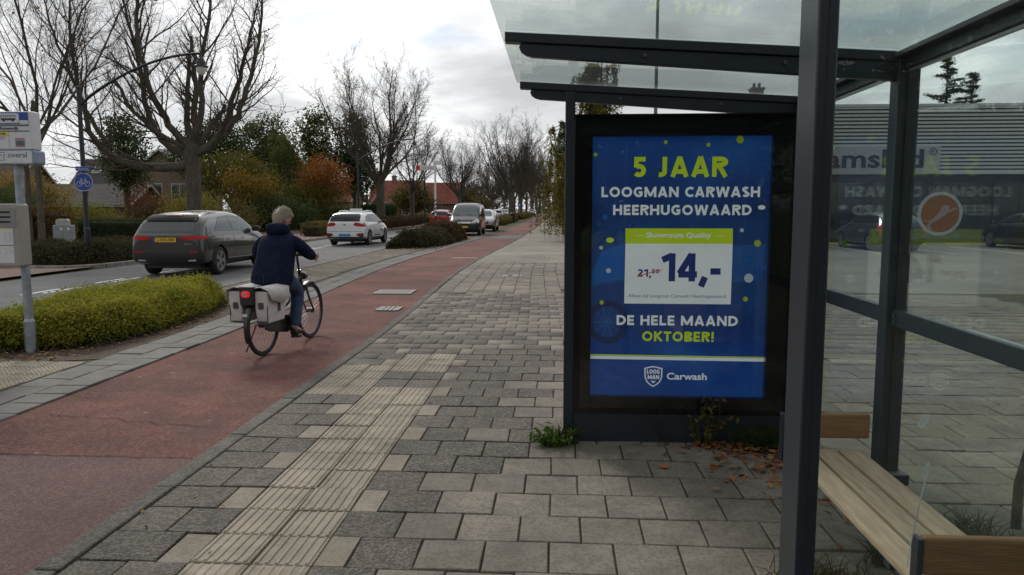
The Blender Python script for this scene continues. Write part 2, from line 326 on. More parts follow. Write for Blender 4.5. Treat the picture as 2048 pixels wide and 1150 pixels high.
yellow_paint = mat('yellow_concrete', (0.50, 0.38, 0.12), 0.8, var=0.15)
iron = mat('cast_iron', (0.24, 0.235, 0.225), 0.55, 0.6, var=0.2, scale=12, bump=0.2)
def brick_sheet(name, a, b, mortar, w, h, off=0.5, rot=0.0):
    m = bpy.data.materials.new(name); m.use_nodes = True; t = m.node_tree; p = t.nodes['Principled BSDF']; n_ = t.nodes.new; l_ = t.links.new
    tc = n_('ShaderNodeTexCoord'); mp = n_('ShaderNodeMapping'); mp.inputs['Rotation'].default_value = (0, 0, rot); l_(tc.outputs['Object'], mp.inputs[0])
    br = n_('ShaderNodeTexBrick'); br.offset = off; br.inputs['Scale'].default_value = 1.0; br.inputs['Brick Width'].default_value = w; br.inputs['Row Height'].default_value = h
    br.inputs['Mortar Size'].default_value = 0.006; br.inputs['Color1'].default_value = (*a, 1); br.inputs['Color2'].default_value = (*b, 1); br.inputs['Mortar'].default_value = (*mortar, 1)
    l_(mp.outputs[0], br.inputs['Vector'])
    nz = n_('ShaderNodeTexNoise'); nz.inputs['Scale'].default_value = 0.35; nz.inputs['Detail'].default_value = 7; l_(tc.outputs['Object'], nz.inputs['Vector'])
    x = n_('ShaderNodeMix'); x.data_type = 'RGBA'; x.blend_type = 'OVERLAY'; x.inputs[0].default_value = 0.55; l_(br.outputs[0], x.inputs[6]); l_(nz.outputs[0], x.inputs[7])
    l_(x.outputs[2], p.inputs['Base Color']); p.inputs['Roughness'].default_value = 0.9
    bp = n_('ShaderNodeBump'); bp.inputs['Strength'].default_value = 0.4; bp.inputs['Distance'].default_value = 0.005; l_(br.outputs['Fac'], bp.inputs['Height']); bp.invert = True; l_(bp.outputs[0], p.inputs['Normal'])
    return m
lot_m = brick_sheet('parking_lot_brick', (0.165, 0.152, 0.130), (0.225, 0.205, 0.172), (0.07, 0.062, 0.05), 0.21, 0.105)
farpave_m = brick_sheet('far_footpath_tiles', (0.200, 0.186, 0.156), (0.280, 0.255, 0.210), (0.08, 0.072, 0.058), 0.30, 0.30)
redpave_m = brick_sheet('red_brick_paving', (0.190, 0.110, 0.090), (0.240, 0.150, 0.125), (0.08, 0.06, 0.05), 0.21, 0.105)

def struct(name, mb, m, parent=None, **k):
    o = mb.build(name, m, parent, **k)
    if parent is None: o['kind'] = 'structure'
    return o
def sheet(name, poly, z, m, parent=None, thick=0.0):
    mb = MB()
    if thick: mb.prism(poly, 'Z', z-thick, z)
    else: mb.add([(x, y, z) for x, y in poly], [tuple(range(len(poly)))])
    o = struct(name, mb, m, parent)
    return o
struct('ground', MB().add([(-1500,-400,-0.085),(1500,-400,-0.085),(1500,2500,-0.085),(-1500,2500,-0.085)], [(0,1,2,3)]), grass_m)

# path edges: Y -> (left X, right X)
PE = [(-6, -4.25, -2.33), (4, -4.24, -2.33), (9, -4.28, -2.35), (12, -4.38, -2.42), (15, -4.55, -2.55), (19, -4.72, -2.66), (24, -4.74, -2.62), (30, -4.52, -2.44), (38, -4.24, -2.22), (60, -4.05, -2.0), (120, -4.0, -1.95), (420, -4.0, -1.95)]
_py = np.array([p[0] for p in PE]); _pl = np.array([p[1] for p in PE]); _pr = np.array([p[2] for p in PE])
XL = lambda y: float(np.interp(y, _py, _pl)); XR = lambda y: float(np.interp(y, _py, _pr))
ZROAD = -0.07; ZPATH = -0.022
road_x0, road_x1 = -12.7, -7.05
struct('road', MB().add([(road_x0,-6,ZROAD),(road_x1,-6,ZROAD),(road_x1,600,ZROAD),(road_x0,600,ZROAD)], [(0,1,2,3)]), asphalt)
road = bpy.data.objects['road']
for i in range(40):                                         # double dashed centre line
    y0 = 6.9+2.32*i
    for j, xc in enumerate((-10.38, -10.16)):
        d = 0.32*j
        MB().box(xc-0.05, xc+0.05, y0+d-0.25, y0+d+0.85, ZROAD+0.001, ZROAD+0.005).build('centre_dash', paint, road)
def ribbon(name, fl, fr, ys, z, m, parent=None):
    mb = MB(); v = []; f = []
    for y in ys: v += [(fl(y), y, z), (fr(y), y, z)]
    for i in range(len(ys)-1): f.append((2*i, 2*i+1, 2*i+3, 2*i+2))
    return struct(name, mb.add(v, f), m, parent)
fine = [-6]+list(np.arange(2, 60, 1.0))+[80, 120, 200, 420]
path = ribbon('cycle_path', XL, XR, fine, ZPATH, red_asphalt)
ribbon('worn_path_section', lambda y: XL(y)+0.002, lambda y: XR(y)-0.002, [-6, 0, 3, 4.52], ZPATH+0.004, red_old, path)
ribbon('worn_path_section', XL, XR, [40.5, 42, 44, 45.5], ZPATH+0.004, asphalt, path)
# cracks across the path: thin dark filled grooves, slightly wandering
crack_m = mat('crack_filler', (0.014, 0.011, 0.010), 0.95)
def crack(pts, w):
    v = []; f = []
    for i, (x, y) in enumerate(pts):
        ww = w*rnd.uniform(0.35, 1.1); v += [(x, y-ww, ZPATH+0.007), (x, y+ww, ZPATH+0.007)]
    for i in range(len(pts)-1): f.append((2*i, 2*i+2, 2*i+3, 2*i+1))
    MB().add(v, f).build('crack', crack_m, path)
def wander(x0, x1, y0, y1, n, j):
    y = 0; out = []
    for i in range(n+1):
        t = i/n; y = y*0.75+rnd.uniform(-j, j); out.append((x0+(x1-x0)*t, y0+(y1-y0)*t+y))
    return out
crack(wander(-4.22, -2.36, 4.55, 4.52, 70, 0.008), 0.009)
crack(wander(-4.1, -2.6, 5.5, 5.2, 70, 0.02), 0.005)
MB().box(-3.52, -2.66, 24.2, 24.3, ZPATH+0.001, ZPATH+0.006).build('painted_line', paint, path)
# pavement bed and joint sand
ys_p = [-6]+list(np.arange(2, 36, 1.0))+[40, 50, 60, 120, 420]
pave = ribbon('pavement', lambda y: XR(y)+0.005, lambda y: 12.0 if y < 14.5 else (0.6 if y < 40 else 0.25), [y for y in ys_p if y <= 14]+[14.49], -0.011, sand)
far_pave = ribbon('far_pavement', lambda y: XR(y)+0.005, lambda y: 0.35, [14.5]+[y for y in ys_p if y > 14.6], -0.016, sand)
ribbon('footpath', lambda y: XR(y)+0.14, lambda y: 0.3, [22.0]+[y for y in ys_p if y > 23], -0.003, farpave_m, far_pave)
sheet('parking_lot', [(0.62, 14.5), (60, 14.5), (60, 36.6), (0.62, 36.6)], -0.012, lot_m)
sheet('parking_forecourt', [(12.0, -6), (60, -6), (60, 14.5), (12.0, 14.5)], -0.012, lot_m)
lot = bpy.data.objects['parking_lot']
for k in range(12): MB().box(6.55+2.5*k, 6.65+2.5*k, 27.2, 32.6, -0.010, -0.006).build('bay_line', paint, lot)
for k in range(9):
    MB().prism([(0, 0), (0.16, 0), (0.13, 0.10), (0.03, 0.10)], 'X', 7.0+2.5*k, 8.7+2.5*k).build('wheel_stop', yellow_paint, lot, bevel=0.01).location = (0, 33.7, -0.012)
sheet('verge', [(-7.0, 60.3), (XL(61)-0.65, 60.3), (XL(61)-0.65, 420), (-7.0, 420)], -0.004, grass_m)
sheet('shop_verge', [(0.62, 36.62), (60, 36.62), (60, 39.9), (0.62, 39.9)], 0.02, mat('dark_verge_grass', (0.018, 0.030, 0.010), 0.9, col2=(0.036, 0.048, 0.018), scale=3, bump=0.7, bscale=60))
sheet('planting_bed', [(-7.0, 6.8), (-4.915, 7.55), (XL(9)-.664, 9.0), (XL(12)-.664, 12.0), (XL(12.6)-.67, 12.62), (-7.0, 12.62)], -0.010, soil)
sheet('planting_bed', [(-6.98, 28.88), (XL(29)-.67, 28.98), (XL(32)-.665, 32), (XL(36)-.665, 36), (XL(40)-.665, 40.0), (-6.98, 40.0)], -0.010, soil)
sheet('planting_bed', [(-18.4, 22.2), (-14.6, 19.9), (-13.2, 20.0), (-12.9, 21.5), (-12.9, 33.0), (-15.6, 33.0), (-16.4, 25)], -0.004, soil)
sheet('far_side_footpath', [(-19.6, -6), (-12.95, -6), (-12.95, 600), (-19.6, 600)], -0.012, redpave_m)
sheet('garden_path', [(-26, 24.5), (-16.4, 24.5), (-15.7, 36.4), (-26, 36.4)], -0.006, farpave_m)
sheet('grass_verge', [(-34, 21.2), (-19.2, 23.2), (-19.5, 28.0), (-34, 26.0)], -0.001, grass_m)

# ---- kerbs
def kerb_run(parent, pts, w, h, m, ztop, length=1.0):
    """kerb stones one by one along a polyline"""
    P = [Vector((x, y, 0)) for x, y in pts]
    for a, b in zip(P, P[1:]):
        n = max(1, round((b-a).length/length)); d = (b-a)/n
        for i in range(n):
            c = a+d*(i+0.5); le = d.length-0.008
            o = MB().obox((0, 0, 0), (w, le, h)).build('kerb_stone', m, parent, bevel=0.012)
            o.location = (c.x, c.y, ztop-h/2+rnd.uniform(-0.003, 0.003)); o.rotation_euler = (0, 0, -math.atan2(d.x, d.y))
ky = list(np.arange(1.0, 26.1, 1.0))
kerb_run(pave, [(XR(y)+0.062, y) for y in ky], 0.12, 0.14, kerb_m, 0.004)
kerb_run(road, [(-7.0, y) for y in np.arange(8, 46, 1.0)], 0.10, 0.16, kerb_pale, 0.002)
kerb_run(road, [(-15.6, 19.0), (-13.4, 19.3), (-12.85, 20.2)]+[(-12.78, y) for y in np.arange(21, 41, 1.0)], 0.14, 0.2, kerb_pale, 0.05)

# ---- paving tiles, one by one
def tile_mesh(name, m, ribs=None):
    mb = MB(); h = 0.02; c = 0.004
    mb.add([(-.5,-.5,-h),(.5,-.5,-h),(.5,.5,-h),(-.5,.5,-h),(-.5,-.5,-c),(.5,-.5,-c),(.5,.5,-c),(-.5,.5,-c),(-.485,-.485,0),(.485,-.485,0),(.485,.485,0),(-.485,.485,0)],
           [(0,1,5,4),(1,2,6,5),(2,3,7,6),(3,0,4,7),(4,5,9,8),(5,6,10,9),(6,7,11,10),(7,4,8,11),(8,9,10,11)])
    if ribs == 'rib':
        for k in range(6):
            x = -0.42+0.168*k
            mb.add([(x-.036,-.48,0),(x+.036,-.48,0),(x+.036,.48,0),(x-.036,.48,0),(x-.02,-.47,.006),(x+.02,-.47,.006),(x+.02,.47,.006),(x-.02,.47,.006)],
                   [(0,1,5,4),(1,2,6,5),(2,3,7,6),(3,0,4,7),(4,5,6,7)])
    if ribs == 'dot':
        for a in range(6):
            for b in range(6):
                x, y = -0.41+0.164*a, -0.41+0.164*b; r0, r1 = .048, .026
                mb.add([(x-r0,y,0),(x,y-r0,0),(x+r0,y,0),(x,y+r0,0),(x-r1,y,.006),(x,y-r1,.006),(x+r1,y,.006),(x,y+r1,.006)], [(0,1,5,4),(1,2,6,5),(2,3,7,6),(3,0,4,7),(4,5,6,7)])
    me = bpy.data.meshes.new(name); me.from_pydata(mb.v, [], mb.f); me.materials.append(m); me.update(); return me
TM = {'grey': tile_mesh('paving_tile', tile_grey), 'dark': tile_mesh('paving_tile', tile_dark), 'light': tile_mesh('paving_tile', tile_light),
      'rib': tile_mesh('ribbed_tile', tile_rib, 'rib'), 'dot': tile_mesh('studded_tile', tile_rib, 'dot'), 'strip': tile_mesh('edge_tile', tile_strip),
      'tan': tile_mesh('paving_brick', brick_tan)}
def lay(parent, tiles, limit, name, stuff_name, jitter=0.0022):
    """tiles: (kind, x0, x1, y0, y1, z); the ones that show largest become parts of their own, the rest one joined part"""
    gap = 0.0048
    def size(t):
        x, y = (t[1]+t[2])/2, (t[3]+t[4])/2; d = y*math.cos(YAW)-x*math.sin(YAW); lat = x*math.cos(YAW)+y*math.sin(YAW)
        if d < 1.5: return 0
        u = lat/d; dep = 1.6/d
        if abs(u) > 0.72 or dep > 0.52: return 0
        return (t[2]-t[1])*(t[4]-t[3])/d**3
    tiles = sorted(tiles, key=size, reverse=True); rest = {}
    for i, (kd, x0, x1, y0, y1, z) in enumerate(tiles):
        cx, cy = (x0+x1)/2, (y0+y1)/2; sx, sy = x1-x0-2*gap, y1-y0-2*gap
        dz = rnd.gauss(0, jitter); a, b = rnd.gauss(0, 0.011), rnd.gauss(0, 0.011); rz = rnd.gauss(0, 0.008)
        if i < limit and size((kd, x0, x1, y0, y1, z)) > 0:
            o = bpy.data.objects.new(name if kd in ('grey', 'dark', 'light', 'strip', 'tan') else TM[kd].name.split('.')[0], TM[kd]); link(o, parent)
            o.location = (cx, cy, z+dz); o.rotation_euler = (a, b, rz); o.scale = (sx, sy, 1)
        else: rest.setdefault(kd, []).append(((cx, cy, z+dz), rz, (sx, sy, 1)))
    for kd, T in rest.items():
        me = TM[kd]; V = [tuple(v.co) for v in me.vertices]; F = [tuple(p.vertices) for p in me.polygons]
        o = np_mesh(stuff_name, *instance(V, F, T), me.materials[0], parent); o['kind'] = 'stuff'
tiles = []; P = 0.305
for j in range(39):
    y0 = 2.2+P*j; y1 = y0+P; even = j % 2; yc = (y0+y1)/2; T = lambda k, a, b, z=0.0: tiles.append((k, a, b, y0, y1, z))
    xr = XR(yc)+0.13
    tact = yc < 6.5 or 7.15 < yc < 8.1; blis = 6.05 < yc < 7.3
    if blis: T('dot', xr, xr+0.29); T('dot', xr+0.29, -1.67)
    elif yc < 8.4:
        if even: T('dark', xr, -1.83); T('light', -1.83, -1.67)
        else: T('dark' if rnd.random() < .8 else 'grey', xr, -1.95); T('dark', -1.95, -1.67)
    if tact: T('rib', -1.67, -1.385); T('rib', -1.385, -1.10)
    elif yc < 8.4: T('dark', -1.67, -1.385); T('dark', -1.385, -1.10)
    if yc < 8.4:
        if even: T('light', -1.10, -0.95); x = -0.95
        else: x = -1.10
        nd = 1 + (yc > 4.6 and rnd.random() < .5) + (yc > 5.2) + (yc > 6.2 and rnd.random() < .6)
    else:
        x = xr; nd = 0
        if even: T('light' if rnd.random() < .6 else 'dark', x, x+0.15); x += 0.15
    k = 0
    while x < 7.6:
        if k < nd: kd = 'dark'
        elif yc > 8.4 and x < -0.35: kd = 'dark' if rnd.random() < 0.62-0.2*(x+2.3)/2 else 'grey'
        elif yc > 4.2 and x < -0.2 and rnd.random() < 0.22: kd = 'dark'
        elif yc > 6 and x < 0.1 and rnd.random() < 0.16: kd = 'light'
        else: kd = 'grey'
        T(kd, x, x+P); x += P; k += 1
lay(pave, [t for t in tiles if not (0.12 < t[1] and t[2] < 1.5 and t[3] > 5.3)], 300, 'paving_tile', 'further_tiles')
# stack-bonded tiles beyond, and a ribbed grid
t2 = []
for j in range(26):
    y0 = 14.12+0.305*j
    for i in range(9):
        x0 = XR(y0)+0.14+0.305*i
        if x0+0.3 < 0.35: t2.append(('grey' if rnd.random() < 0.9 else 'light', x0, min(x0+0.305, 0.35), y0, y0+0.305, 0.0))
lay(far_pave, t2, 200, 'paving_tile', 'further_tiles')
# edge tiles on the far side of the path
edge = ribbon('path_edging', lambda y: XL(y)-0.66, lambda y: XL(y)-0.004, fine, -0.018, sand)
t3 = []
for j in range(150):
    y0 = 3.0+0.305*j
    for i in range(2): t3.append(('strip', XL(y0)-0.32*(i+1), XL(y0)-0.32*i, y0-0.07*i, y0+0.305-0.07*i, -0.003))
lay(edge, t3, 160, 'edge_tile', 'further_tiles')
stop_bed = sheet('stop_platform', [(-7.0, 3.0), (-4.92, 3.0), (-4.92, 7.6), (-7.0, 6.85)], -0.018, sand)
t4 = []
for j in range(14):
    y0 = 3.1+0.305*j
    for i in range(6):
        x0 = -4.95-0.305*(i+1)
        if y0+0.3 < 7.7+(x0+5.1)*0.42: t4.append(('dot' if i < 4 and y0 > 5.2 else ('rib' if i >= 4 else 'strip'), x0, x0+0.305, y0, y0+0.305, -0.002))
lay(stop_bed, t4, 80, 'paving_tile', 'further_tiles')
bay = sheet('brick_bay', [(-6.95, 12.6), (XL(12.6)-0.68, 12.6), (XL(20)-0.68, 20), (XL(29)-0.68, 29), (-6.95, 28.9)], -0.022, sand)
t5 = []
for j in range(152):
    y0 = 12.65+0.107*j; x = -6.93+(0.105 if j % 2 else 0)
    while x+0.21 < XL(y0)-0.66: t5.append(('tan', x, x+0.21, y0, y0+0.107, -0.006)); x += 0.212
lay(bay, t5, 300, 'paving_brick', 'further_bricks', 0.002)
sheet('parking_bay', [(-6.95, 40.0), (XL(41)-0.66, 40.0), (XL(60)-0.66, 60.3), (-6.95, 60.3)], -0.015, redpave_m)
# drain covers let into the path and the pavement
def drain(x, y, w, l, n, parent, z, name='drain_grate'):
    mb = MB(); mb.box(x-w/2, x+w/2, y-l/2, y-l/2+0.03, z-.02, z).box(x-w/2, x+w/2, y+l/2-0.03, y+l/2, z-.02, z)
    mb.box(x-w/2, x-w/2+0.03, y-l/2+0.03, y+l/2-0.03, z-.02, z).box(x+w/2-0.03, x+w/2, y-l/2+0.03, y+l/2-0.03, z-.02, z)
    for k in range(n):
        c = x-w/2+0.03+(w-0.06)*(k+0.5)/n; q = (w-0.06)/n*0.3; mb.box(c-q, c+q, y-l/2+0.03, y+l/2-0.03, z-.018, z-.002)
    MB().box(x-w/2+0.02, x+w/2-0.02, y-l/2+0.02, y+l/2-0.02, z-0.019, z-0.012).build('drain_pit', crack_m, parent)
    mb.build(name, iron, parent)
drain(-3.16, 14.1, 0.72, 0.7, 12, path, ZPATH+0.022)
drain(-2.72, 11.7, 0.36, 0.42, 4, path, ZPATH+0.022)
drain(-1.15, 17.6, 0.55, 0.4, 2, far_pave, 0.006, 'manhole_cover')
# ================================================================== PLANT HELPERS
def leaves(P, size, rng, up=0.35, aspect=1.7, jit=0.35):
    """one small folded leaf at each point: 4 vertices, 2 triangles"""
    n = len(P); d = rng.normal(size=(n, 3)); d /= np.linalg.norm(d, axis=1)[:, None]
    nr = rng.normal(size=(n, 3)); nr[:, 2] += up*2; nr /= np.linalg.norm(nr, axis=1)[:, None]
    d -= nr*(d*nr).sum(1)[:, None]; d /= np.linalg.norm(d, axis=1)[:, None]+1e-9
    w = np.cross(nr, d); s = size*(1+jit*rng.uniform(-1, 1, n))[:, None]
    a = P-d*s*0.5; b = P+w*s*0.5/aspect+nr*s*0.08; c = P+d*s*0.5; e = P-w*s*0.5/aspect+nr*s*0.08
    V = np.stack([a, b, c, e], 1).reshape(-1, 3); i = np.arange(n)*4
    F = np.concatenate([np.stack([i, i+1, i+2], 1), np.stack([i, i+2, i+3], 1)]); return V, F
def tubes_np(lines, n):
    """many tapered polylines: list of (pts (k,3), radii (k))"""
    VV = []; FF = []; o = 0; ang = np.arange(n)*2*np.pi/n; ca, sa = np.cos(ang), np.sin(ang)
    for P, r in lines:
        P = np.asarray(P, float); r = np.asarray(r, float); k = len(P); d = np.gradient(P, axis=0); d /= np.linalg.norm(d, axis=1)[:, None]+1e-9
        ref = np.array([0.31, 0.77, 0.55]) if abs(d[0, 1]) < 0.9 else np.array([1.0, 0, 0])
        u = np.cross(d, ref); u /= np.linalg.norm(u, axis=1)[:, None]+1e-9; w = np.cross(d, u)
        V = P[:, None]+(u[:, None]*ca[None, :, None]+w[:, None]*sa[None, :, None])*r[:, None, None]
        VV.append(V.reshape(-1, 3)); i = (np.arange(k-1)[:, None]*n+np.arange(n)[None]).ravel(); j = (np.arange(k-1)[:, None]*n+(np.arange(n)[None]+1) % n).ravel()
        FF.append(np.stack([i, j, j+n, i+n], 1)+o); o += k*n
    return np.concatenate(VV), np.concatenate(FF)
def grow(start, d, length, r0, rng, steps=6, wob=0.16, lift=0.10, taper=0.25):
    """one wandering branch that bends upwards"""
    p = np.array(start, float); d = np.array(d, float); d /= np.linalg.norm(d); P = [p.copy()]; st = length/steps
    for i in range(steps):
        d = d+rng.normal(size=3)*wob+np.array([0, 0, lift]); d /= np.linalg.norm(d); p = p+d*st; P.append(p.copy())
    return np.array(P), np.linspace(r0, r0*taper, steps+1)
def side(d, ang, rng):
    """a direction at an angle from d"""
    q = rng.normal(size=3); q -= d*(q@d); q /= np.linalg.norm(q)+1e-9; return d*math.cos(ang)+q*math.sin(ang)
def sub_branches(line, rng, n, lenr, rr, t0=0.25, ang=(0.45, 1.0), steps=5, wob=0.16, lift=0.10, rmax=9.0):
    P, r = line; L_ = np.linalg.norm(np.diff(P, axis=0), axis=1).sum(); out = []
    for k in range(n):
        t = t0+(1-t0)*(k+rng.uniform(0, 1))/n; x = t*(len(P)-1); i = min(int(x), len(P)-2); f = x-i
        p = P[i]*(1-f)+P[i+1]*f; rad = r[i]*(1-f)+r[i+1]*f; d = P[i+1]-P[i]; d /= np.linalg.norm(d)+1e-9
        out.append(grow(p, side(d, rng.uniform(*ang), rng), L_*lenr*(1.15-0.55*t)*rng.uniform(0.6, 1.25), min(max(rad*rr, 0.004), rmax), rng, steps, wob, lift))
    return out
bark = mat('tree_bark', (0.055, 0.046, 0.037), 0.95, col2=(0.130, 0.110, 0.088), scale=5, stretch=(3.5, 3.5, 0.6), stain=(0.060, 0.068, 0.040), stain_scale=0.9, stain_at=0.5, bump=0.9, bscale=14)
twig_m = mat('tree_twigs', (0.072, 0.056, 0.044), 0.9, var=0.25)
def bare_tree(name, label, rng, loc, limbs=None, height=14.0, trunk_h=3.6, trunk_r=0.33, spread=0.55, nl=8, leaf=None, n2=11, n3=8, n4=5, group='bare street trees', twig_r=1.0, limb=1.0):
    t = thing(name, label, 'tree', loc, 0, group); big = []; mid = []; fine_ = []; hs = []
    if limbs is None:
        limbs = []
        for k in range(nl):
            a = 2*math.pi*(k+rng.uniform(-.3, .3))/nl; up = rng.uniform(0.9, 1.7) if k % 3 else 2.6
            z0 = trunk_h*rng.uniform(0.72, 1.0)
            P, r = grow((0, 0, z0), (math.cos(a)*spread*1.6, math.sin(a)*spread*1.6, up*0.55), (height-z0)*rng.uniform(0.8, 1.05), trunk_r*limb*rng.uniform(0.36, 0.58), rng, 9, 0.13, 0.13, 0.14); limbs.append((P, r))
    P = [(0, 0, -0.1), (0, 0, 0.35), (0.02, 0, trunk_h*0.5), (0, 0.02, trunk_h*0.8), (0, 0, trunk_h*1.02), (0, 0, trunk_h*1.12)]
    big.append((P, [trunk_r*1.35, trunk_r*1.08, trunk_r*0.96, trunk_r*1.0, trunk_r*1.02, trunk_r*0.5])); big += limbs
    for l in limbs:
        n = max(4, int(n2*np.linalg.norm(np.diff(l[0], axis=0), axis=1).sum()/8)); s2 = sub_branches(l, rng, n, 0.36, 0.5, 0.18, (0.4, 0.95), 6, rmax=.042); mid += s2
        for q in s2:
            s3 = sub_branches(q, rng, n3, 0.45, 0.5, 0.12, (0.4, 1.0), 4, 0.2, rmax=.016); fine_ += s3
            for w in s3: hs += sub_branches(w, rng, n4, 0.55, 0.6, 0.15, (0.4, 1.0), 3, 0.22, 0.06)
    tr = np_mesh('trunk', *tubes_np(big, 10), bark, t, True)
    fl = [(P_, np.maximum(r_, 0.005*twig_r)) for P_, r_ in fine_]; hl = [(P_, np.maximum(r_, 0.0035*twig_r)) for P_, r_ in hs]
    V1, F1 = tubes_np(mid, 6); V2, F2 = tubes_np(fl, 3); V3, F3 = tubes_np(hl, 3)
    V = np.concatenate([V1, V2, V3]); F = np.concatenate([F1, F2+len(V1), F3+len(V1)+len(V2)])
    np_mesh('crown', V, F, twig_m, t, True)
    if leaf:
        tips = np.array([w[0][-1] for w in fine_]); pick = tips[rng.random(len(tips)) < leaf[0]]
        if len(pick): np_mesh('leaves', *leaves(np.repeat(pick, 3, 0)+rng.normal(size=(len(pick)*3, 3))*0.12, 0.13, rng), leaf[1], t)
    return t
def blob_points(lobes, n, rng, shell=0.55, clump=26, csize=0.5):
    """points in clumps through a set of ellipsoid lobes (cx,cy,cz,rx,ry,rz)"""
    lobes = np.array(lobes, float); vol = lobes[:, 3]*lobes[:, 4]*lobes[:, 5]; k = rng.choice(len(lobes), size=max(1, n//clump), p=vol**0.8/np.sum(vol**0.8))
    d = rng.normal(size=(len(k), 3)); d /= np.linalg.norm(d, axis=1)[:, None]; rad = shell+(1-shell)*rng.random(len(k))**0.6; rad *= rng.uniform(0.86, 1.13, len(k))
    C = lobes[k, :3]+d*rad[:, None]*lobes[k, 3:]
    Pt = np.repeat(C, clump, 0)+rng.normal(size=(len(C)*clump, 3))*csize*np.repeat(rng.uniform(0.5, 1.3, len(C)), clump)[:, None]*np.array([1, 1, 0.75]); return Pt
def leafy_tree(name, label, cat, loc, lobes, n, size, m, rng, group=None, trunk=(0.12, 1.5), clump=26, csize=0.4, shell=0.45, up=0.35, stems=5, aspect=1.7):
    t = thing(name, label, cat, loc, 0, group)
    Pt = blob_points(lobes, n, rng, shell, clump, csize); Pt = Pt[Pt[:, 2] > 0.05]
    np_mesh('crown', *leaves(Pt, size, rng, up, aspect), m, t)
    lines = [(np.array([(0, 0, -.1), (0.03, 0, trunk[1]*0.5), (0, 0.03, trunk[1])]), np.array([trunk[0]*1.2, trunk[0], trunk[0]*0.8]))]
    for lb in lobes:
        c = np.array(lb[:3])
        for k in range(stems):
            e = c+rng.normal(size=3)*0.45*np.array(lb[3:]); s_ = np.array([0, 0, trunk[1]*rng.uniform(0.5, 1.0)])
            mid_ = (s_+e)/2+rng.normal(size=3)*0.2; lines.append((np.array([s_, mid_, e]), np.array([trunk[0]*.6, trunk[0]*.35, 0.012])))
    np_mesh('trunk', *tubes_np(lines, 6), bark, t, True); return t
def hedge(name, label, loc, size, m, rng, dens=420, leaf=0.09, rz=0.0, rough=0.05, round_=0.0, cat='hedge', group=None, core=(0.014, 0.018, 0.008)):
    """clipped hedge: a dark twiggy core inside a dense skin of leaves"""
    t = thing(name, label, cat, loc, rz, group); lx, ly, h = size
    A = 2*(lx+ly)*h+lx*ly; n = int(A*dens); f = rng.random(n)*A; u = rng.uniform(-.5, .5, n); v = rng.random(n); Pt = np.zeros((n, 3))
    a1, a2, a3 = 2*lx*h, 2*lx*h+2*ly*h, A
    m1 = f < a1; m2 = (f >= a1) & (f < a2); m3 = f >= a2; sg = np.where(rng.random(n) < .5, -.5, .5)
    Pt[m1] = np.stack([u*lx, sg*ly, v*h], 1)[m1]; Pt[m2] = np.stack([sg*lx, u*ly, v*h], 1)[m2]; Pt[m3] = np.stack([u*lx, (v-.5)*ly, np.full(n, h)], 1)[m3]
    if round_:
        k = np.clip((Pt[:, 2]-(h-round_))/round_, 0, 1); ins = (1-np.sqrt(np.maximum(0, 1-k**2)))*round_
        Pt[:, 0] -= np.sign(Pt[:, 0])*ins*(np.abs(Pt[:, 0]) > lx/2-round_-0.02); Pt[:, 1] -= np.sign(Pt[:, 1])*ins*(np.abs(Pt[:, 1]) > ly/2-round_-.02)
        edge_ = np.minimum(lx/2-np.abs(Pt[:, 0]), ly/2-np.abs(Pt[:, 1])); Pt[:, 2] -= np.where(m3, np.maximum(0, round_*0.6-edge_), 0)
    Pt += rng.normal(size=(n, 3))*rough*rng.uniform(.4, 1.4, (n, 1))
    np_mesh('foliage', *leaves(Pt[Pt[:, 2] > 0.01], leaf, rng), m, t)
    g = min(0.12, lx*.2, ly*.2, h*.3)
    MB().box(-lx/2+g, lx/2-g, -ly/2+g, ly/2-g, 0, h-g-round_*0.5).build('twig_core', mat('hedge_core'+str(core), core, 0.95, var=0.4, scale=20, bump=1.0, bscale=30), t, bevel=g)
    return t
def lf(name, a, b, isl=0.35, hue=0.06, tr=0.42): return mat(name, a, 0.75, col2=b, scale=1.1, island=isl, hue=hue, trans=tr, spec=0.3)
lf_dark = lf('leaf_dark_green', (0.032, 0.056, 0.016), (0.062, 0.092, 0.026))
lf_green = lf('leaf_mid_green', (0.058, 0.084, 0.018), (0.105, 0.125, 0.030))
lf_yg = lf('leaf_yellow_green', (0.150, 0.150, 0.018), (0.235, 0.210, 0.030))
lf_yellow = lf('leaf_autumn_yellow', (0.190, 0.125, 0.018), (0.310, 0.195, 0.028))
lf_orange = lf('leaf_autumn_orange', (0.230, 0.085, 0.020), (0.330, 0.135, 0.034))
lf_olive = lf('leaf_olive', (0.088, 0.076, 0.020), (0.150, 0.118, 0.030))
lf_red = lf('leaf_red', (0.130, 0.030, 0.014), (0.190, 0.050, 0.020))
lf_brown = lf('leaf_brown', (0.060, 0.040, 0.018), (0.105, 0.070, 0.030))
lf_beech = lf('leaf_beech_hedge', (0.105, 0.075, 0.018), (0.170, 0.100, 0.022), 0.45, 0.10)
lf_cotone = lf('leaf_cotoneaster', (0.048, 0.050, 0.020), (0.080, 0.066, 0.030))
lf_fir = lf('leaf_blue_fir', (0.030, 0.048, 0.032), (0.055, 0.075, 0.050))
litter_m = mat('fallen_leaf', (0.145, 0.052, 0.016), 0.85, col2=(0.23, 0.105, 0.03), scale=3, island=0.5, hue=0.05)
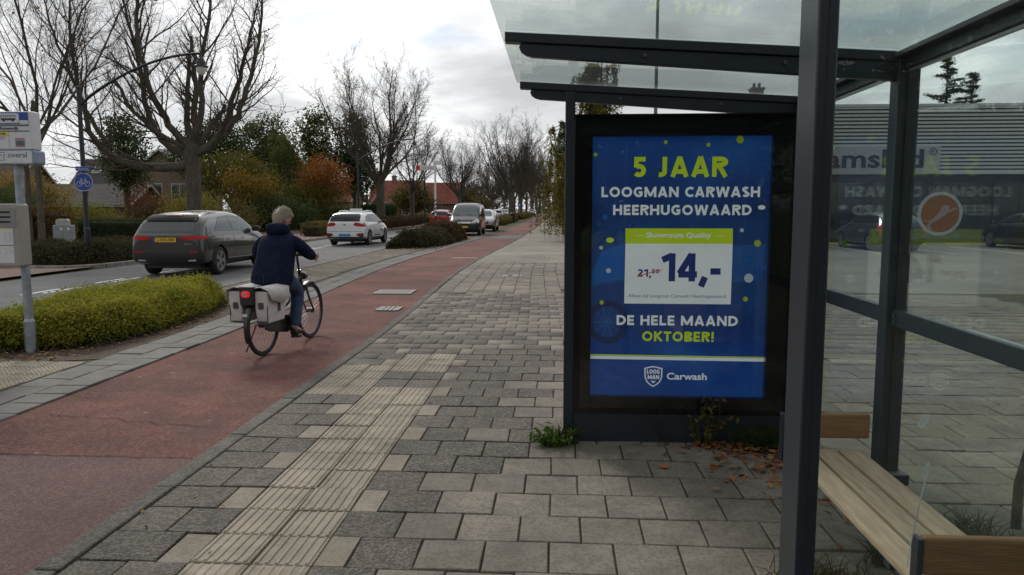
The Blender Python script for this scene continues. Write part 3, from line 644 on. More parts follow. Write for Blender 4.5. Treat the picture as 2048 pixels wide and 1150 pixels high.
# ================================================================== HOUSES AND SHOP
def wall_mat(name, a, b, mort, w=0.22, h=0.065):
    m = bpy.data.materials.new(name); m.use_nodes = True; t = m.node_tree; p = t.nodes['Principled BSDF']; n_ = t.nodes.new; l_ = t.links.new
    tc = n_('ShaderNodeTexCoord'); sp_ = n_('ShaderNodeSeparateXYZ'); l_(tc.outputs['Object'], sp_.inputs[0]); cb = n_('ShaderNodeCombineXYZ'); l_(math_node(t, 'ADD', sp_.outputs[0], sp_.outputs[1]), cb.inputs[0]); l_(sp_.outputs[2], cb.inputs[1])
    br = n_('ShaderNodeTexBrick'); br.inputs['Scale'].default_value = 1.0; br.inputs['Brick Width'].default_value = w; br.inputs['Row Height'].default_value = h; br.inputs['Mortar Size'].default_value = .008
    br.inputs['Color1'].default_value = (*a, 1); br.inputs['Color2'].default_value = (*b, 1); br.inputs['Mortar'].default_value = (*mort, 1); l_(cb.outputs[0], br.inputs['Vector']); l_(br.outputs[0], p.inputs['Base Color']); p.inputs['Roughness'].default_value = .9; return m
def roof_mat(name, a, b, pitch=0.30, course=0.34):
    m = wall_mat(name, a, b, tuple(c*.45 for c in a), pitch, course); return m
brick_y = wall_mat('yellow_brown_brick', (.20,.135,.085), (.26,.18,.115), (.22,.19,.16)); brick_r = wall_mat('red_brown_brick', (.17,.085,.06), (.22,.115,.08), (.2,.17,.15))
roof_dark = roof_mat('dark_grey_roof_tiles', (.050,.046,.044), (.072,.066,.062)); roof_red = roof_mat('red_roof_tiles', (.165,.042,.026), (.215,.060,.036)); roof_br = roof_mat('brown_roof_tiles', (.085,.055,.042), (.11,.07,.055))
timber = mat('brown_timber_cladding', (.17,.105,.062), .8, col2=(.23,.15,.09), scale=5); trim = mat('white_trim', (.62,.61,.58), .6, var=.06); pane_m = mat('house_window_glass', (.05,.06,.07), .05, var=.2, spec=.8); grey_flash = mat('zinc', (.22,.24,.26), .5)
def house(name, label, loc, rz, w, d, eave, ridge, wm, rm, group=None, over=.35, windows=(), chim=None, axis='Y', skylights=(), clad=None):
    """gabled house: ridge along local Y (gable faces -Y) or along X; windows (face, u, z, w, h) on the front"""
    t = thing(name, label, 'house', loc, rz, group); W_, D_ = (w, d)
    if axis == 'Y':
        MB().prism([(-W_/2,0),(W_/2,0),(W_/2,eave),(0,ridge-.12),(-W_/2,eave)], 'Y', -D_/2, D_/2).build('wall', wm, t); s_ = (ridge-eave)/(W_/2)
        for sg in (1, -1):
            e = W_/2+over; r = MB().prism([(0, ridge),(sg*e, ridge-s_*e),(sg*e, ridge-s_*e+.14),(0, ridge+.15)], 'Y', -D_/2-over, D_/2+over).build('roof', rm, t)
            MB().prism([(sg*.01, ridge-.03),(sg*(e+.02), ridge-s_*e-.06),(sg*(e+.02), ridge-s_*e+.17),(sg*.01, ridge+.19)], 'Y', -D_/2-over-.06, -D_/2-over-.005).build('barge_board', trim, t)
            MB().tube([(sg*(e+.05), -D_/2-over, ridge-s_*e+.02),(sg*(e+.05), D_/2+over, ridge-s_*e+.02)], .06, 8).build('gutter', grey_flash, t)
    else:
        MB().prism([(-D_/2,0),(D_/2,0),(D_/2,eave),(0,ridge-.12),(-D_/2,eave)], 'X', -W_/2, W_/2).build('wall', wm, t); s_ = (ridge-eave)/(D_/2)
        for sg in (1, -1):
            e = D_/2+over; MB().prism([(0, ridge),(sg*e, ridge-s_*e),(sg*e, ridge-s_*e+.14),(0, ridge+.15)], 'X', -W_/2-over, W_/2+over).build('roof', rm, t)
            MB().tube([(-W_/2-over, sg*(e+.05), ridge-s_*e+.02),(W_/2+over, sg*(e+.05), ridge-s_*e+.02)], .06, 8).build('gutter', grey_flash, t)
            for sx in (1, -1): MB().prism([(sg*.01, ridge-.03),(sg*(e+.02), ridge-s_*e-.06),(sg*(e+.02), ridge-s_*e+.17),(sg*.01, ridge+.19)], 'X', sx*(W_/2+over)+(.005 if sx > 0 else -.06), sx*(W_/2+over)+(.06 if sx > 0 else -.005)).build('barge_board', trim, t)
        for (u, v_) in skylights:
            y = -D_/2*(1-v_); z = eave+(ridge-eave)*v_+.16; o = MB().obox((0,0,0), (.8,1.0,.08)).build('roof_window', trim, t); o.location = (u, y, z); o.rotation_euler = (math.atan(s_), 0, 0); MB().obox((0,0,.045), (.66,.86,.02)).build('pane', pane_m, o)
    yf = -D_/2
    for (u, z, ww, hh) in windows:
        f = MB().box(u-ww/2, u+ww/2, yf-.04, yf-.003, z, z+hh).build('window', trim, t); n = max(1, round(ww/.7))
        for k in range(n): x0 = u-ww/2+.06+k*(ww-.06)/n; MB().box(x0, x0+(ww-.06)/n-.06, yf-.048, yf-.041, z+.06, z+hh-.06).build('pane', pane_m, f)
        MB().box(u-ww/2-.05, u+ww/2+.05, yf-.10, yf-.003, z-.08, z-.002).build('sill', grey_flash, t)
    if chim:
        x, y, z0, z1 = chim; c = MB().box(x-.3, x+.3, y-.3, y+.3, z0, z1).build('chimney', brick_r, t); MB().box(x-.36, x+.36, y-.36, y+.36, z1+.002, z1+.1).build('chimney_cap', grey_flash, c)
        for k in (-.13, .13): MB().tube([(x+k,y,z1+.1),(x+k,y,z1+.35)], .08, 8).build('chimney_pot', grey_flash, c)
    if clad:
        for k in range(int(eave/.2)): MB().box(-W_/2+.05, W_/2-.05, yf-.03, yf-.004, .05+.2*k, .22+.2*k).build('board', clad, t)
    return t
# gabled brick house behind the big bare tree; low bungalow roofs to its left
house('brick_house', 'yellow-brown brick house with white gable boards behind the bare tree', (-33.6, 64, 0), R(12), 5.4, 9.0, 4.1, 6.35, brick_y, roof_dark, windows=[(-.6,2.3,1.3,1.35),(1.4,2.3,1.3,1.35),(-.5,.5,1.8,1.4)], chim=(.4,2.0,6.2,7.4))
house('bungalow', 'low house with dark tiled roof behind the cycle sign', (-36.2, 56, 0), R(6), 8.0, 6.0, 1.9, 3.35, brick_r, roof_dark, axis='X', windows=[(-1.5,.7,1.4,1.0)])
house('grey_roof_house', 'taller dark roofed house with two roof windows behind the low house', (-42.5, 70, 0), R(4), 5.6, 7.0, 3.3, 6.2, brick_r, roof_dark, axis='X', skylights=[(-1.4,.62),(1.5,.62)])
house('terrace_house', 'long brown roofed house behind the bus stop sign', (-56, 66, 0), R(8), 14.0, 8.0, 3.4, 6.2, brick_y, roof_br, axis='X', windows=[(-4,1.0,1.6,1.3),(0,1.0,1.6,1.3),(4,1.0,1.6,1.3)])
house('chimney_house', 'dark pointed roof with zinc chimney top above the garden trees', (-29.6, 76, 0), R(45), 5.0, 5.0, 5.0, 8.9, brick_r, roof_dark, chim=(0,0,8.5,9.5))
rh = house('red_roof_house', 'red tiled house with dormer and timber boards behind the bare trees', (-23.0, 107, 0), R(0), 6.6, 8.0, 2.55, 5.5, timber, roof_red, axis='X', windows=[(1.6,.7,1.0,1.1)], chim=(-.8,0,5.3,6.2), clad=timber)
MB().prism([(-.8,0),(.8,0),(0,1.25)], 'Y', -1.8, .6).build('dormer', timber, rh).location = (-2.1, -2.6, 2.55)
for sg in (1, -1): MB().prism([(0,1.35),(sg*1.0,-.1),(sg*1.0,-.28),(0,1.17)], 'Y', -1.95, -1.75).build('dormer_board', trim, rh).location = (-2.1, -2.6, 2.55)
house('red_roof_house', 'second red tiled house further along, right of the first', (-20.5, 128, 0), R(0), 7.0, 8.0, 2.7, 5.9, brick_r, roof_red, axis='X', windows=[(-1.0,.7,1.2,1.1)])
house('red_roof_house', 'small piece of red roof behind the taxi lamp', (-30.5, 100, 0), R(0), 6.0, 7.0, 2.7, 5.0, brick_y, roof_red, axis='X', windows=[(1.0,.7,1.2,1.1)])
house('far_house', 'far house with pale gable between avenue trees', (-22.5, 165, 0), R(0), 7.0, 9.0, 4.0, 7.0, brick_y, roof_br, windows=[(0,1.0,1.4,1.2),(0,4.0,1.2,1.0)])
house('corner_house', 'yellow brick gable with chimney above the poster', (9.3, 41, 0), R(0), 6.5, 9.0, 4.6, 6.7, brick_y, roof_br, windows=[(-1.5,1.0,1.4,1.3),(1.5,1.0,1.4,1.3),(0,3.6,1.2,1.0)], chim=(.9,-1.0,6.2,7.7))
# shop with ribbed metal front
shop = thing('shop_building', 'long shop with grey ribbed metal front and dark lower wall', 'shop', (31, 40, 0))
dk = mat('dark_shop_wall', (.018,.017,.016), .6, var=.2, scale=1.2); rib_l = mat('ribbed_metal', (.50,.51,.52), .4, .25, var=.05); rib_b = mat('rib_gap', (.07,.072,.078), .6)
XS0, XS1 = -19.0, 17.0
MB().box(XS0, XS1, 0, 16, 0, 3.38).build('lower_wall', dk, shop); MB().box(XS0, XS1, -.05, 16, 3.382, 6.85).build('upper_wall', rib_b, shop)
rb = MB(); k = 0; z = 3.46
while z < 6.8: rb.box(XS0, XS1, -.11, -.052, z, z+.105); z += .19
o = rb.build('metal_ribs', rib_l, shop); o['kind'] = 'stuff'
MB().box(XS0-.05, XS1+.05, -.16, -.06, 6.80, 6.92).build('roof_edge', rib_l, shop); MB().box(XS0-.05, XS1+.05, -.16, -.06, 3.36, 3.45).build('lower_edge', rib_l, shop)
MB().box(XS0-.2, XS1+.2, 0, 16.2, 6.86, 6.95).build('flat_roof', asphalt, shop)
sbd = MB().box(-17.9, -11.45, -.19, -.115, 3.40, 4.80).build('sign_board', mat('sign_board_grey', (.36,.37,.38), .5), shop)
text('sign_lettering', 'amslod', mat('sign_letter_black', (.012,.013,.016), .5), sbd, (-14.70, -.195, 3.72), 1.30, bold=.02, width=4.9, extrude=.02)
text('registered_mark', 'R', MATS['sign_letter_black'], sbd, (-11.83, -.195, 4.42), .26); MB().tube([(-11.83+.17*math.cos(a), -.20, 4.51+.17*math.sin(a)) for a in np.linspace(0, 2*math.pi, 21)], .018, 5, False).build('mark_ring', MATS['sign_letter_black'], sbd)
for k in range(11):
    x0 = XS0+1.2+3.05*k; f = MB().box(x0, x0+2.6, -.06, -.004, .55, 3.0).build('shop_window', mat('window_frame_dark', (.02,.02,.022), .5), shop)
    for q in (0, 1): MB().box(x0+.08+1.25*q, x0+1.27+1.25*q, -.068, -.061, .63, 2.92).build('pane', mat('shop_glass', (.010,.012,.012), .12, var=.4, scale=.8, spec=.6), f)
MB().box(XS0, XS1, -.03, -.003, .0, .5).build('plinth', rib_b, shop)
# ================================================================== BUS SHELTER
glass_wall = glass_mat('shelter_wall_glass', (0.93, 0.965, 0.955), 1.42, 0.010, (0.42, 0.44, 0.42))
glass_roof = glass_mat('shelter_roof_glass', (0.90, 0.955, 0.94), 1.45, 0.035, (0.55, 0.58, 0.55))
glass_case = glass_mat('poster_case_glass', (0.97, 0.985, 0.98), 1.45, 0.0)
black_m = mat('black_enamel', (0.004, 0.004, 0.005), 0.18, var=0.1, spec=0.5)
seal_m = mat('rubber_seal', (0.012, 0.013, 0.014), 0.7); galv0 = mat('dull_bolt_steel', (0.10, 0.11, 0.12), 0.45, 0.6)
sh = thing('bus_shelter', 'dark navy steel bus shelter with sloping glass roof and lit blue poster', 'bus shelter', (0.8, 3.6, 0))
off = Vector((-0.8, -3.6, 0))
def sp(mb, name, m=navy, parent=sh, **k):
    if parent is sh: mb.v = [tuple(Vector(p)+off) for p in mb.v]
    return mb.build(name, m, parent, **k)
ZF = lambda x: 2.435+(x+0.26)*(-0.062)                     # top of the roof rafters falls to the rear
sp(MB().box(0.04, 0.106, 4.985, 5.075, 0, ZF(0.07)-0.05), 'post', bevel=0.006)
sp(MB().box(1.56, 1.66, 3.60, 3.69, 0, 2.29), 'post', bevel=0.006)
sp(MB().box(0.692, 0.749, 2.10, 2.255, 0, ZF(0.8)-0.05), 'post', bevel=0.006)
sp(MB().box(1.56, 1.66, 4.985, 5.075, 0, 2.29), 'post', bevel=0.006)
sp(MB().box(1.56, 1.66, 2.10, 2.19, 0, 2.29), 'post', bevel=0.006)
for y in (2.16, 3.645, 5.03):
    sp(MB().prism([(-0.262, ZF(-0.262)-0.045), (1.66, ZF(1.66)-0.045), (1.66, ZF(1.66)), (-0.262, ZF(-0.262))], 'Y', y-0.035, y+0.035), 'rafter', bevel=0.004)
    br = [(-0.155, ZF(-0.155)-0.047), (-0.185, ZF(-.185)-0.047), (-0.195, ZF(-.195)-0.065), (-0.185, ZF(-.185)-0.085), (-0.16, ZF(-.16)-0.1), (-0.13, ZF(-.13)-0.107), (1.57, 2.19), (1.57, ZF(1.57)-0.047)]
    sp(MB().prism(br, 'Y', y-0.022, y+0.022), 'roof_bracket', bevel=0.003)
sp(MB().box(1.545, 1.675, 1.98, 5.09, 2.292, 2.318), 'rear_gutter', bevel=0.004)
sp(MB().box(1.585, 1.635, 2.191, 3.599, 2.24, 2.291), 'rear_beam', bevel=0.003)
sp(MB().box(1.585, 1.635, 3.691, 4.984, 2.24, 2.291), 'rear_beam', bevel=0.003)
for a, b in ((2.191, 3.599), (3.691, 4.984)):
    sp(MB().box(1.585, 1.645, a, b, 1.045, 1.125), 'cross_rail', bevel=0.006)
    sp(MB().box(1.606, 1.614, a+0.01, b-0.01, 0.12, 1.044), 'glass_pane', glass_wall)
    sp(MB().box(1.606, 1.614, a+0.01, b-0.01, 1.127, 2.225), 'glass_pane', glass_wall)
    sp(MB().box(1.598, 1.622, a+.006, b-.006, 2.226, 2.236), 'glazing_seal', mat('steel_strip', (0.55, 0.56, 0.57), 0.35, 0.7))
    for z0, z1 in ((0.12, 1.044), (1.127, 2.225)):
        sp(MB().box(1.60, 1.62, a+0.002, a+0.0095, z0, z1), 'glazing_seal', seal_m); sp(MB().box(1.60, 1.62, b-0.0095, b-0.002, z0, z1), 'glazing_seal', seal_m)
sp(MB().box(0.750, 1.559, 2.116, 2.124, 0.12, 2.225), 'glass_pane', glass_wall)
for y0, y1 in ((1.95, 3.64), (3.65, 5.09)):
    a, b = -0.285, 1.66
    sp(MB().prism([(a, ZF(a)+0.004), (b, ZF(b)+0.004), (b, ZF(b)+0.012), (a, ZF(a)+0.012)], 'Y', y0, y1), 'roof_pane', glass_roof)
# ---- poster case in the end wall
case = sp(MB().box(0.107, 1.559, 4.995, 5.07, 0.2, 0.318).box(0.107, 1.559, 4.995, 5.07, 2.075, 2.2).box(0.107, 0.222, 4.995, 5.07, 0.318, 2.075).box(1.398, 1.559, 4.995, 5.07, 0.318, 2.075).box(0.222, 1.398, 5.045, 5.07, 0.318, 2.075), 'poster_case', black_m)
case.parent = None; case.parent = sh
def cp(mb, name, m, **k):
    mb.v = [tuple(Vector(p)+off) for p in mb.v]; return mb.build(name, m, case, **k)
sp(MB().box(0.107, 1.559, 5.0, 5.065, 0.0, 0.199), 'skirt_panel', bevel=0.003)
sp(MB().box(0.098, 1.559, 4.94, 5.07, 2.201, 2.212), 'case_hood', black_m)
cp(MB().box(0.150, 1.52, 4.9945, 4.9965-0.0005, 0.24, 2.16), 'case_glass', glass_case)
def poster_mat():
    m = bpy.data.materials.new('poster_print'); m.use_nodes = True; t = m.node_tree; b = t.nodes['Principled BSDF']; n_ = t.nodes.new; l_ = t.links.new
    tc = n_('ShaderNodeTexCoord'); sp_ = n_('ShaderNodeSeparateXYZ'); l_(tc.outputs['Object'], sp_.inputs[0])
    rp = n_('ShaderNodeValToRGB'); e = rp.color_ramp.elements
    for q in range(4): e.new(0.5)
    for k, (p, c) in zip(e, [(0.0, (.003,.035,.19)), (0.16, (.003,.040,.21)), (0.30, (.003,.016,.098)), (0.50, (.006,.042,.145)), (0.72, (.004,.022,.108)), (1.0, (.005,.045,.21))]): k.position = p; k.color = (*c, 1)
    mr = n_('ShaderNodeMapRange'); mr.inputs[1].default_value = 0.32; mr.inputs[2].default_value = 2.07; l_(sp_.outputs[2], mr.inputs[0]); l_(mr.outputs[0], rp.inputs[0])
    nz = n_('ShaderNodeTexNoise'); nz.inputs['Scale'].default_value = 2.2; nz.inputs['Detail'].default_value = 3; l_(tc.outputs['Object'], nz.inputs['Vector'])
    mx_ = n_('ShaderNodeMix'); mx_.data_type = 'RGBA'; mx_.blend_type = 'SCREEN'
    l_(math_node(t, 'MULTIPLY', math_node(t, 'SUBTRACT', nz.outputs[0], 0.42, True), 0.9), mx_.inputs[0]); l_(rp.outputs[0], mx_.inputs[6]); mx_.inputs[7].default_value = (0.01, 0.10, 0.30, 1)
    l_(mx_.outputs[2], b.inputs['Base Color']); l_(mx_.outputs[2], b.inputs['Emission Color']); b.inputs['Emission Strength'].default_value = 0.24; m.cycles.emission_sampling = 'NONE'; b.inputs['Roughness'].default_value = 0.5
    return m
def ink(n, c, e=0.24): return mat('ink_'+n, c, 0.5, var=0.03, emit=e)
i_white = ink('white', (0.62, 0.66, 0.68)); i_green = ink('green', (0.40, 0.53, 0.015)); i_navy = ink('navy', (0.010, 0.022, 0.13)); i_red = ink('red', (0.55, 0.03, 0.02))
i_pale = ink('pale_blue', (0.010, 0.060, 0.21)); i_mid = ink('mid_blue', (0.007, 0.034, 0.15)); i_deep = ink('deep_blue', (0.004, 0.014, 0.07)); i_tyre = ink('tyre_blue', (0.006, 0.018, 0.075)); i_sky = ink('sky_blue', (0.008, 0.075, 0.29))
YP = 5.044
poster = MB().box(0.2225, 1.3975, YP, YP+0.0008, 0.3185, 2.0745)
poster.v = [tuple(Vector(p)+off) for p in poster.v]; poster = poster.build('poster', poster_mat(), case)
KX = lambda px: 0.2225+(px-113)/(753-113+0.0)*1.175 if True else 0
def PXY(px, py):                                            # position on the printed sheet, measured on the photograph's enlargement of it
    x0 = 116-5*(py-98)/925; x1 = 753-28*(py-98)/925
    return 0.2225+(px-x0)/(x1-x0)*1.175, 2.0745-(py-98)/925*1.756
def flat(name, pts, m, d):
    mb = MB().prism([PXY(*p) for p in pts], 'Y', YP-d-0.0004, YP-d); mb.v = [tuple(Vector(p)+off) for p in mb.v]; return mb.build(name, m, case)
def disc(name, px, py, r, m, d, ry=None, n=24): return flat(name, [(px+r*math.cos(2*math.pi*k/n), py+(ry or r)*math.sin(2*math.pi*k/n)) for k in range(n)], m, d)
# the pale picture of a wet car behind the lettering
flat('printed_car', [(115,640),(150,622),(215,610),(300,600),(330,575),(420,555),(520,548),(600,560),(640,600),(650,700),(640,760),(560,790),(400,800),(270,800),(255,730),(230,690),(190,672),(115,670)], i_mid, 0.0006)
flat('printed_window', [(118,575),(150,500),(232,470),(232,560),(228,600),(150,612),(118,625)], i_sky, 0.0010)
flat('printed_glass', [(616,480),(735,470),(728,520),(722,600),(612,610)], i_pale, 0.0010)
disc('printed_tyre', 176, 755, 74, i_tyre, 0.0012, 80); disc('printed_rim', 172, 755, 52, i_mid, 0.0016, 58); disc('printed_hub', 172, 755, 10, i_pale, 0.0024)
for k in range(10):
    a = 2*math.pi*k/10; c, s_ = math.cos(a), math.sin(a); flat('printed_spoke', [(172+10*c-4*s_, 755+10*s_+4*c), (172+50*c-2*s_, 755+55*s_+2*c), (172+50*c+2*s_, 755+55*s_-2*c), (172+10*c+4*s_, 755+10*s_-4*c)], i_pale, 0.0020)
for k in range(34):
    px, py = rnd.uniform(560, 715), rnd.uniform(500, 760); 
    if px < 618 and py < 690: continue
    flat('printed_drip', [(px, py), (px+1.6, py), (px+1.2, py+rnd.uniform(15, 60)), (px+.3, py+20)], i_pale if rnd.random() < .6 else i_deep, 0.0013)
for px, py, r, c in [(127,159,7,0),(378,117,7,0),(529,127,7,0),(641,110,13,0),(704,470,12,0),(663,668,9,0),(152,684,8,0),(649,424,7,1),(149,487,7,1),(176,569,9,1),(674,593,16,1),(276,118,8,2),(163,378,9,2),(666,528,8,2),(725,555,7,2)]:
    disc('printed_dot', px, py, r, (ink('dot_green', (0.29, 0.40, 0.018), 0.18), ink('dot_white', (0.40, 0.46, 0.50), 0.18), i_sky)[c], 0.0024, r)
disc('printed_dot', 181, 460, 14, i_green, 0.0024, 9); disc('printed_dot', 718, 344, 13, i_white, 0.0024, 8)
flat('price_box', [(236,470),(617,470),(611,687),(233,687)], i_white, 0.0026); flat('price_banner', [(236,418),(617,418),(617,472),(236,472)], i_green, 0.0032)
flat('rule', [(112,873),(731,876),(731,880),(112,878)], i_green, 0.0026); flat('rule', [(112,879),(731,881),(731,893),(112,890)], i_white, 0.0026)
def pc(body, x0, x1, ybase, cap, m, w=0.23, d=0.0034, gap=0.085):
    a, z = PXY(x0, ybase); b, _ = PXY(x1, ybase)
    return stroke_text('lettering', body, m, case, a+off.x, b+off.x, z, cap/925*1.756, YP-d-0.0004+off.y, w, gap)
def pt(body, x0, x1, ybase, cap, m, bold=0.03, d=0.0034, name='lettering', **k):
    """a line of lettering from x0 to x1 on the sheet with a given baseline and capital height"""
    a, z = PXY(x0, ybase); b, _ = PXY(x1, ybase); h = cap/925*1.756
    o = text(name, body, m, case, (0, 0, 0), h/0.70, bold=bold, align='LEFT', extrude=0.0002, width=b-a, **k)
    xs = min(v.co.x for v in o.data.vertices); o.location = (a-xs+off.x, YP-d-0.0004+off.y, z); return o
pc('5 JAAR', 260, 597, 238, 70, i_green, 0.228); pc('LOOGMAN CARWASH', 148, 712, 308, 36, i_white, 0.228); pc('HEERHUGOWAARD', 190, 682, 371, 36, i_white, 0.228)
pt('Showroom Quality', 310, 541, 450, 17, i_white, 0.022, 0.0040); pc('14,-', 362, 574, 606, 100, i_navy, 0.228, 0.0040)
pc('21,', 280, 330, 590, 27, i_navy, 0.228, 0.0040); pc('50', 330, 358, 578, 15, i_navy, 0.228, 0.0040); flat('price_strike', [(277,590),(277,587),(366,563),(366,566)], i_red, 0.0046)
flat('rule', [(272,443.6),(300,443.6),(300,444.8),(272,444.8)], i_white, 0.0040); flat('rule', [(552,443.6),(592,443.6),(592,444.8),(552,444.8)], i_white, 0.0040)
pt('Alleen bij Loogman Carwash Heerhugowaard.', 247, 597, 664, 12, ink('grey', (0.10, 0.12, 0.228)), 0.0, 0.0040)
pc('DE HELE MAAND', 205, 636, 765, 36, i_white, 0.228); pc('OKTOBER!', 297, 553, 823, 36, i_green, 0.228); pt('Carwash', 386, 528, 962, 24, i_white, 0.025)
shield = [(306,921),(322,917),(338,914),(354,917),(371,921),(370,955),(362,973),(350,984),(338,991),(326,984),(314,973),(307,955)]
flat('emblem', shield, i_white, 0.0026); flat('emblem_field', [(338+(x-338)*0.86, 951+(y-951)*0.88) for x, y in shield], ink('logo_blue', (.003,.037,.20)), 0.0030)
pc('LOOG', 315, 361, 942, 16, i_white, 0.228, 0.0036); pc('MAN', 318, 359, 962, 16, i_white, 0.228, 0.0036); flat('emblem_tip', [(328,969),(348,969),(338,977)], i_white, 0.0036)

# ---- transparent sticker, scratches and tape remains on the near end pane
st = thing('round_sticker', 'round orange sticker with white leaping lion on the shelter glass', 'sticker', (1.046, 2.114, 1.586))
def stick_mat(n, c, a):
    m = bpy.data.materials.new(n); m.use_nodes = True; t = m.node_tree; t.nodes.clear(); d = t.nodes.new('ShaderNodeBsdfDiffuse'); d.inputs[0].default_value = (*c, 1)
    tl = t.nodes.new('ShaderNodeBsdfTranslucent'); tl.inputs[0].default_value = (*c, 1); a1 = t.nodes.new('ShaderNodeMixShader'); a1.inputs[0].default_value = 0.5
    tr = t.nodes.new('ShaderNodeBsdfTransparent'); mx_ = t.nodes.new('ShaderNodeMixShader'); mx_.inputs[0].default_value = a; o = t.nodes.new('ShaderNodeOutputMaterial')
    for x, y in ((d.outputs[0], a1.inputs[1]), (tl.outputs[0], a1.inputs[2]), (tr.outputs[0], mx_.inputs[1]), (a1.outputs[0], mx_.inputs[2]), (mx_.outputs[0], o.inputs[0])): t.links.new(x, y)
    return m
rr = 0.060; cir = lambda r: [(r*math.cos(2*math.pi*k/40), r*math.sin(2*math.pi*k/40)) for k in range(40)]
MB().prism(cir(rr), 'Y', 0, 0.0006).build('backing', stick_mat('sticker_rim', (0.42, 0.50, 0.54), 0.35), st)
MB().prism(cir(rr*0.86), 'Y', -0.0006, -0.0002).build('printed_disc', stick_mat('sticker_orange', (0.33, 0.125, 0.035), 0.50), st)
ring = MB(); o_, i_ = cir(rr*0.885), cir(rr*0.855); ring.add([(x, -0.0010, z) for x, z in o_+i_], [(k, (k+1) % 40, 40+(k+1) % 40, 40+k) for k in range(40)]); ring.build('white_ring', stick_mat('sticker_white', (0.50, 0.53, 0.55), 0.7), st)
lion = [(-58,-22),(-52,-28),(-40,-26),(-28,-22),(-18,-10),(-6,0),(2,14),(4,26),(14,33),(26,31),(31,24),(30,16),(38,15),(50,21),(60,24),(59,19),(47,12),(36,6),(27,4),(18,-6),(6,-14),(-8,-24),(-16,-30),(-26,-34),(-36,-42),(-34,-54),(-26,-60),(-34,-63),(-44,-58),(-46,-44),(-38,-34),(-40,-30),(-52,-32),(-60,-27)]
MB().prism([(x/72*rr*0.86, z/72*rr*0.86) for x, z in lion], 'Y', -0.0016, -0.0011).build('lion_figure', stick_mat('sticker_lion', (0.50, 0.52, 0.52), 0.7), st)
scr = mat('tape_residue', (0.40, 0.46, 0.44), 0.7, var=0.2)
tp = MB().prism([(1.0208, 0.9883), (1.0327, 1.0175), (1.0500, 1.0202), (1.0509, 1.0047), (1.0400, 0.9846), (1.0299, 0.9773)], 'Y', 2.1135, 2.1145).build('tape_scrap', scr)
tag(tp, 'torn scrap of pale tape stuck on the shelter end glass', 'tape scrap')
tp = MB().prism([(1.0518, 0.8467), (1.0482, 0.8696), (1.0573, 0.8833), (1.0619, 0.8696), (1.0573, 0.8440), (1.0372, 0.7417), (1.0226, 0.6413), (1.0153, 0.5683), (1.0126, 0.5683), (1.0199, 0.6413), (1.0336, 0.7417), (1.0491, 0.8330)], 'Y', 2.1135, 2.1145).build('tape_strip', scr)
tag(tp, 'thin ragged strip of tape hanging down the shelter end glass', 'tape strip')

# ================================================================== BENCH
wood_p = mat('weathered_bench_wood', (0.335, 0.240, 0.155), 0.8, col2=(0.470, 0.365, 0.255), scale=7, stretch=(9, 0.7, 9), rand=0.12, stain=(0.22, 0.17, 0.12), stain_scale=2.0, stain_at=0.57, bump=0.35, bscale=30)
wood_o = mat('oiled_bench_wood', (0.190, 0.088, 0.032), 0.55, col2=(0.275, 0.135, 0.052), scale=7, stretch=(0.8, 9, 9), rand=0.1, bump=0.25, bscale=30)
be = thing('bench', 'wooden slat bench with end boards inside the bus shelter', 'bench', (1.28, 2.9, 0))
bo = Vector((-1.28, -2.9, 0))
def bp_(mb, name, m, **k): mb.v = [tuple(Vector(p)+bo) for p in mb.v]; return mb.build(name, m, be, **k)
for x0 in (1.105, 1.226, 1.347): bp_(MB().box(x0, x0+0.104, 2.235, 3.55, 0.425, 0.452), 'slat', wood_p, bevel=0.006)
for y in (2.2, 3.56):
    bp_(MB().box(1.10, 1.50, y, y+0.035, 0.497, 0.618), 'end_board', wood_o, bevel=0.010)
    bp_(MB().box(1.082, 1.099, y-0.006, y+0.041, 0.38, 0.615).box(1.099, 1.46, y+0.002, y+0.03, 0.36, 0.424), 'bracket', navy, bevel=0.004)
for y in (2.5, 3.3): bp_(MB().box(1.13, 1.559, y-.025, y+.025, 0.375, 0.4245), 'wall_bracket', navy, bevel=0.004)

# ================================================================== BUS STOP SIGN
for (x, y) in ((0.073, 5.03), (1.61, 3.645)):
    sp(MB().box(x-.075, x+.075, y-.085, y+.085, 0.001, 0.013), 'base_plate', bevel=0.003)
    for a in (-.055, .055): sp(MB().tube([(x+a, y-.07, .013), (x+a, y-.07, .026)], .011, 6), 'bolt', galv0)
for z in (1.068, 1.102): sp(MB().tube([(1.584, 3.56, z), (1.576, 3.56, z)], .008, 8), 'bolt', galv0); sp(MB().tube([(1.584, 3.73, z), (1.576, 3.73, z)], .008, 8), 'bolt', galv0)
for x in (0.4, 1.05): sp(MB().tube([(x, 3.621, ZF(x)-.075), (x, 3.614, ZF(x)-.075)], .010, 8), 'bolt', galv0); sp(MB().tube([(x, 5.006, ZF(x)-.075), (x, 4.999, ZF(x)-.075)], .010, 8), 'bolt', galv0)
sp(MB().box(0.7195, 0.7225, 2.0985, 2.0996, 0.1, 2.3), 'groove', seal_m)
galv = mat('galvanised_steel', (0.30, 0.33, 0.36), 0.5, 0.55, var=0.22, scale=9)
sign_grey = mat('grey_coated_housing', (0.30, 0.285, 0.265), 0.5, var=0.08)
panel_w = mat('white_sign_panel', (0.60, 0.61, 0.64), 0.45, var=0.04); s_blue = mat('sign_blue', (0.012, 0.055, 0.30), 0.4, var=0.05)
s_yel = mat('sign_yellow', (0.75, 0.58, 0.02), 0.45, var=0.05); s_ink = mat('sign_ink', (0.03, 0.035, 0.05), 0.5); s_slot = mat('dark_slot', (0.012, 0.012, 0.014), 0.6)
s_grey = mat('print_grey', (0.42, 0.44, 0.47), 0.5)
bs = thing('bus_stop_sign', 'bus stop pole with white sign head and grey timetable box', 'bus stop sign', (-5.93, 7.87, 0))
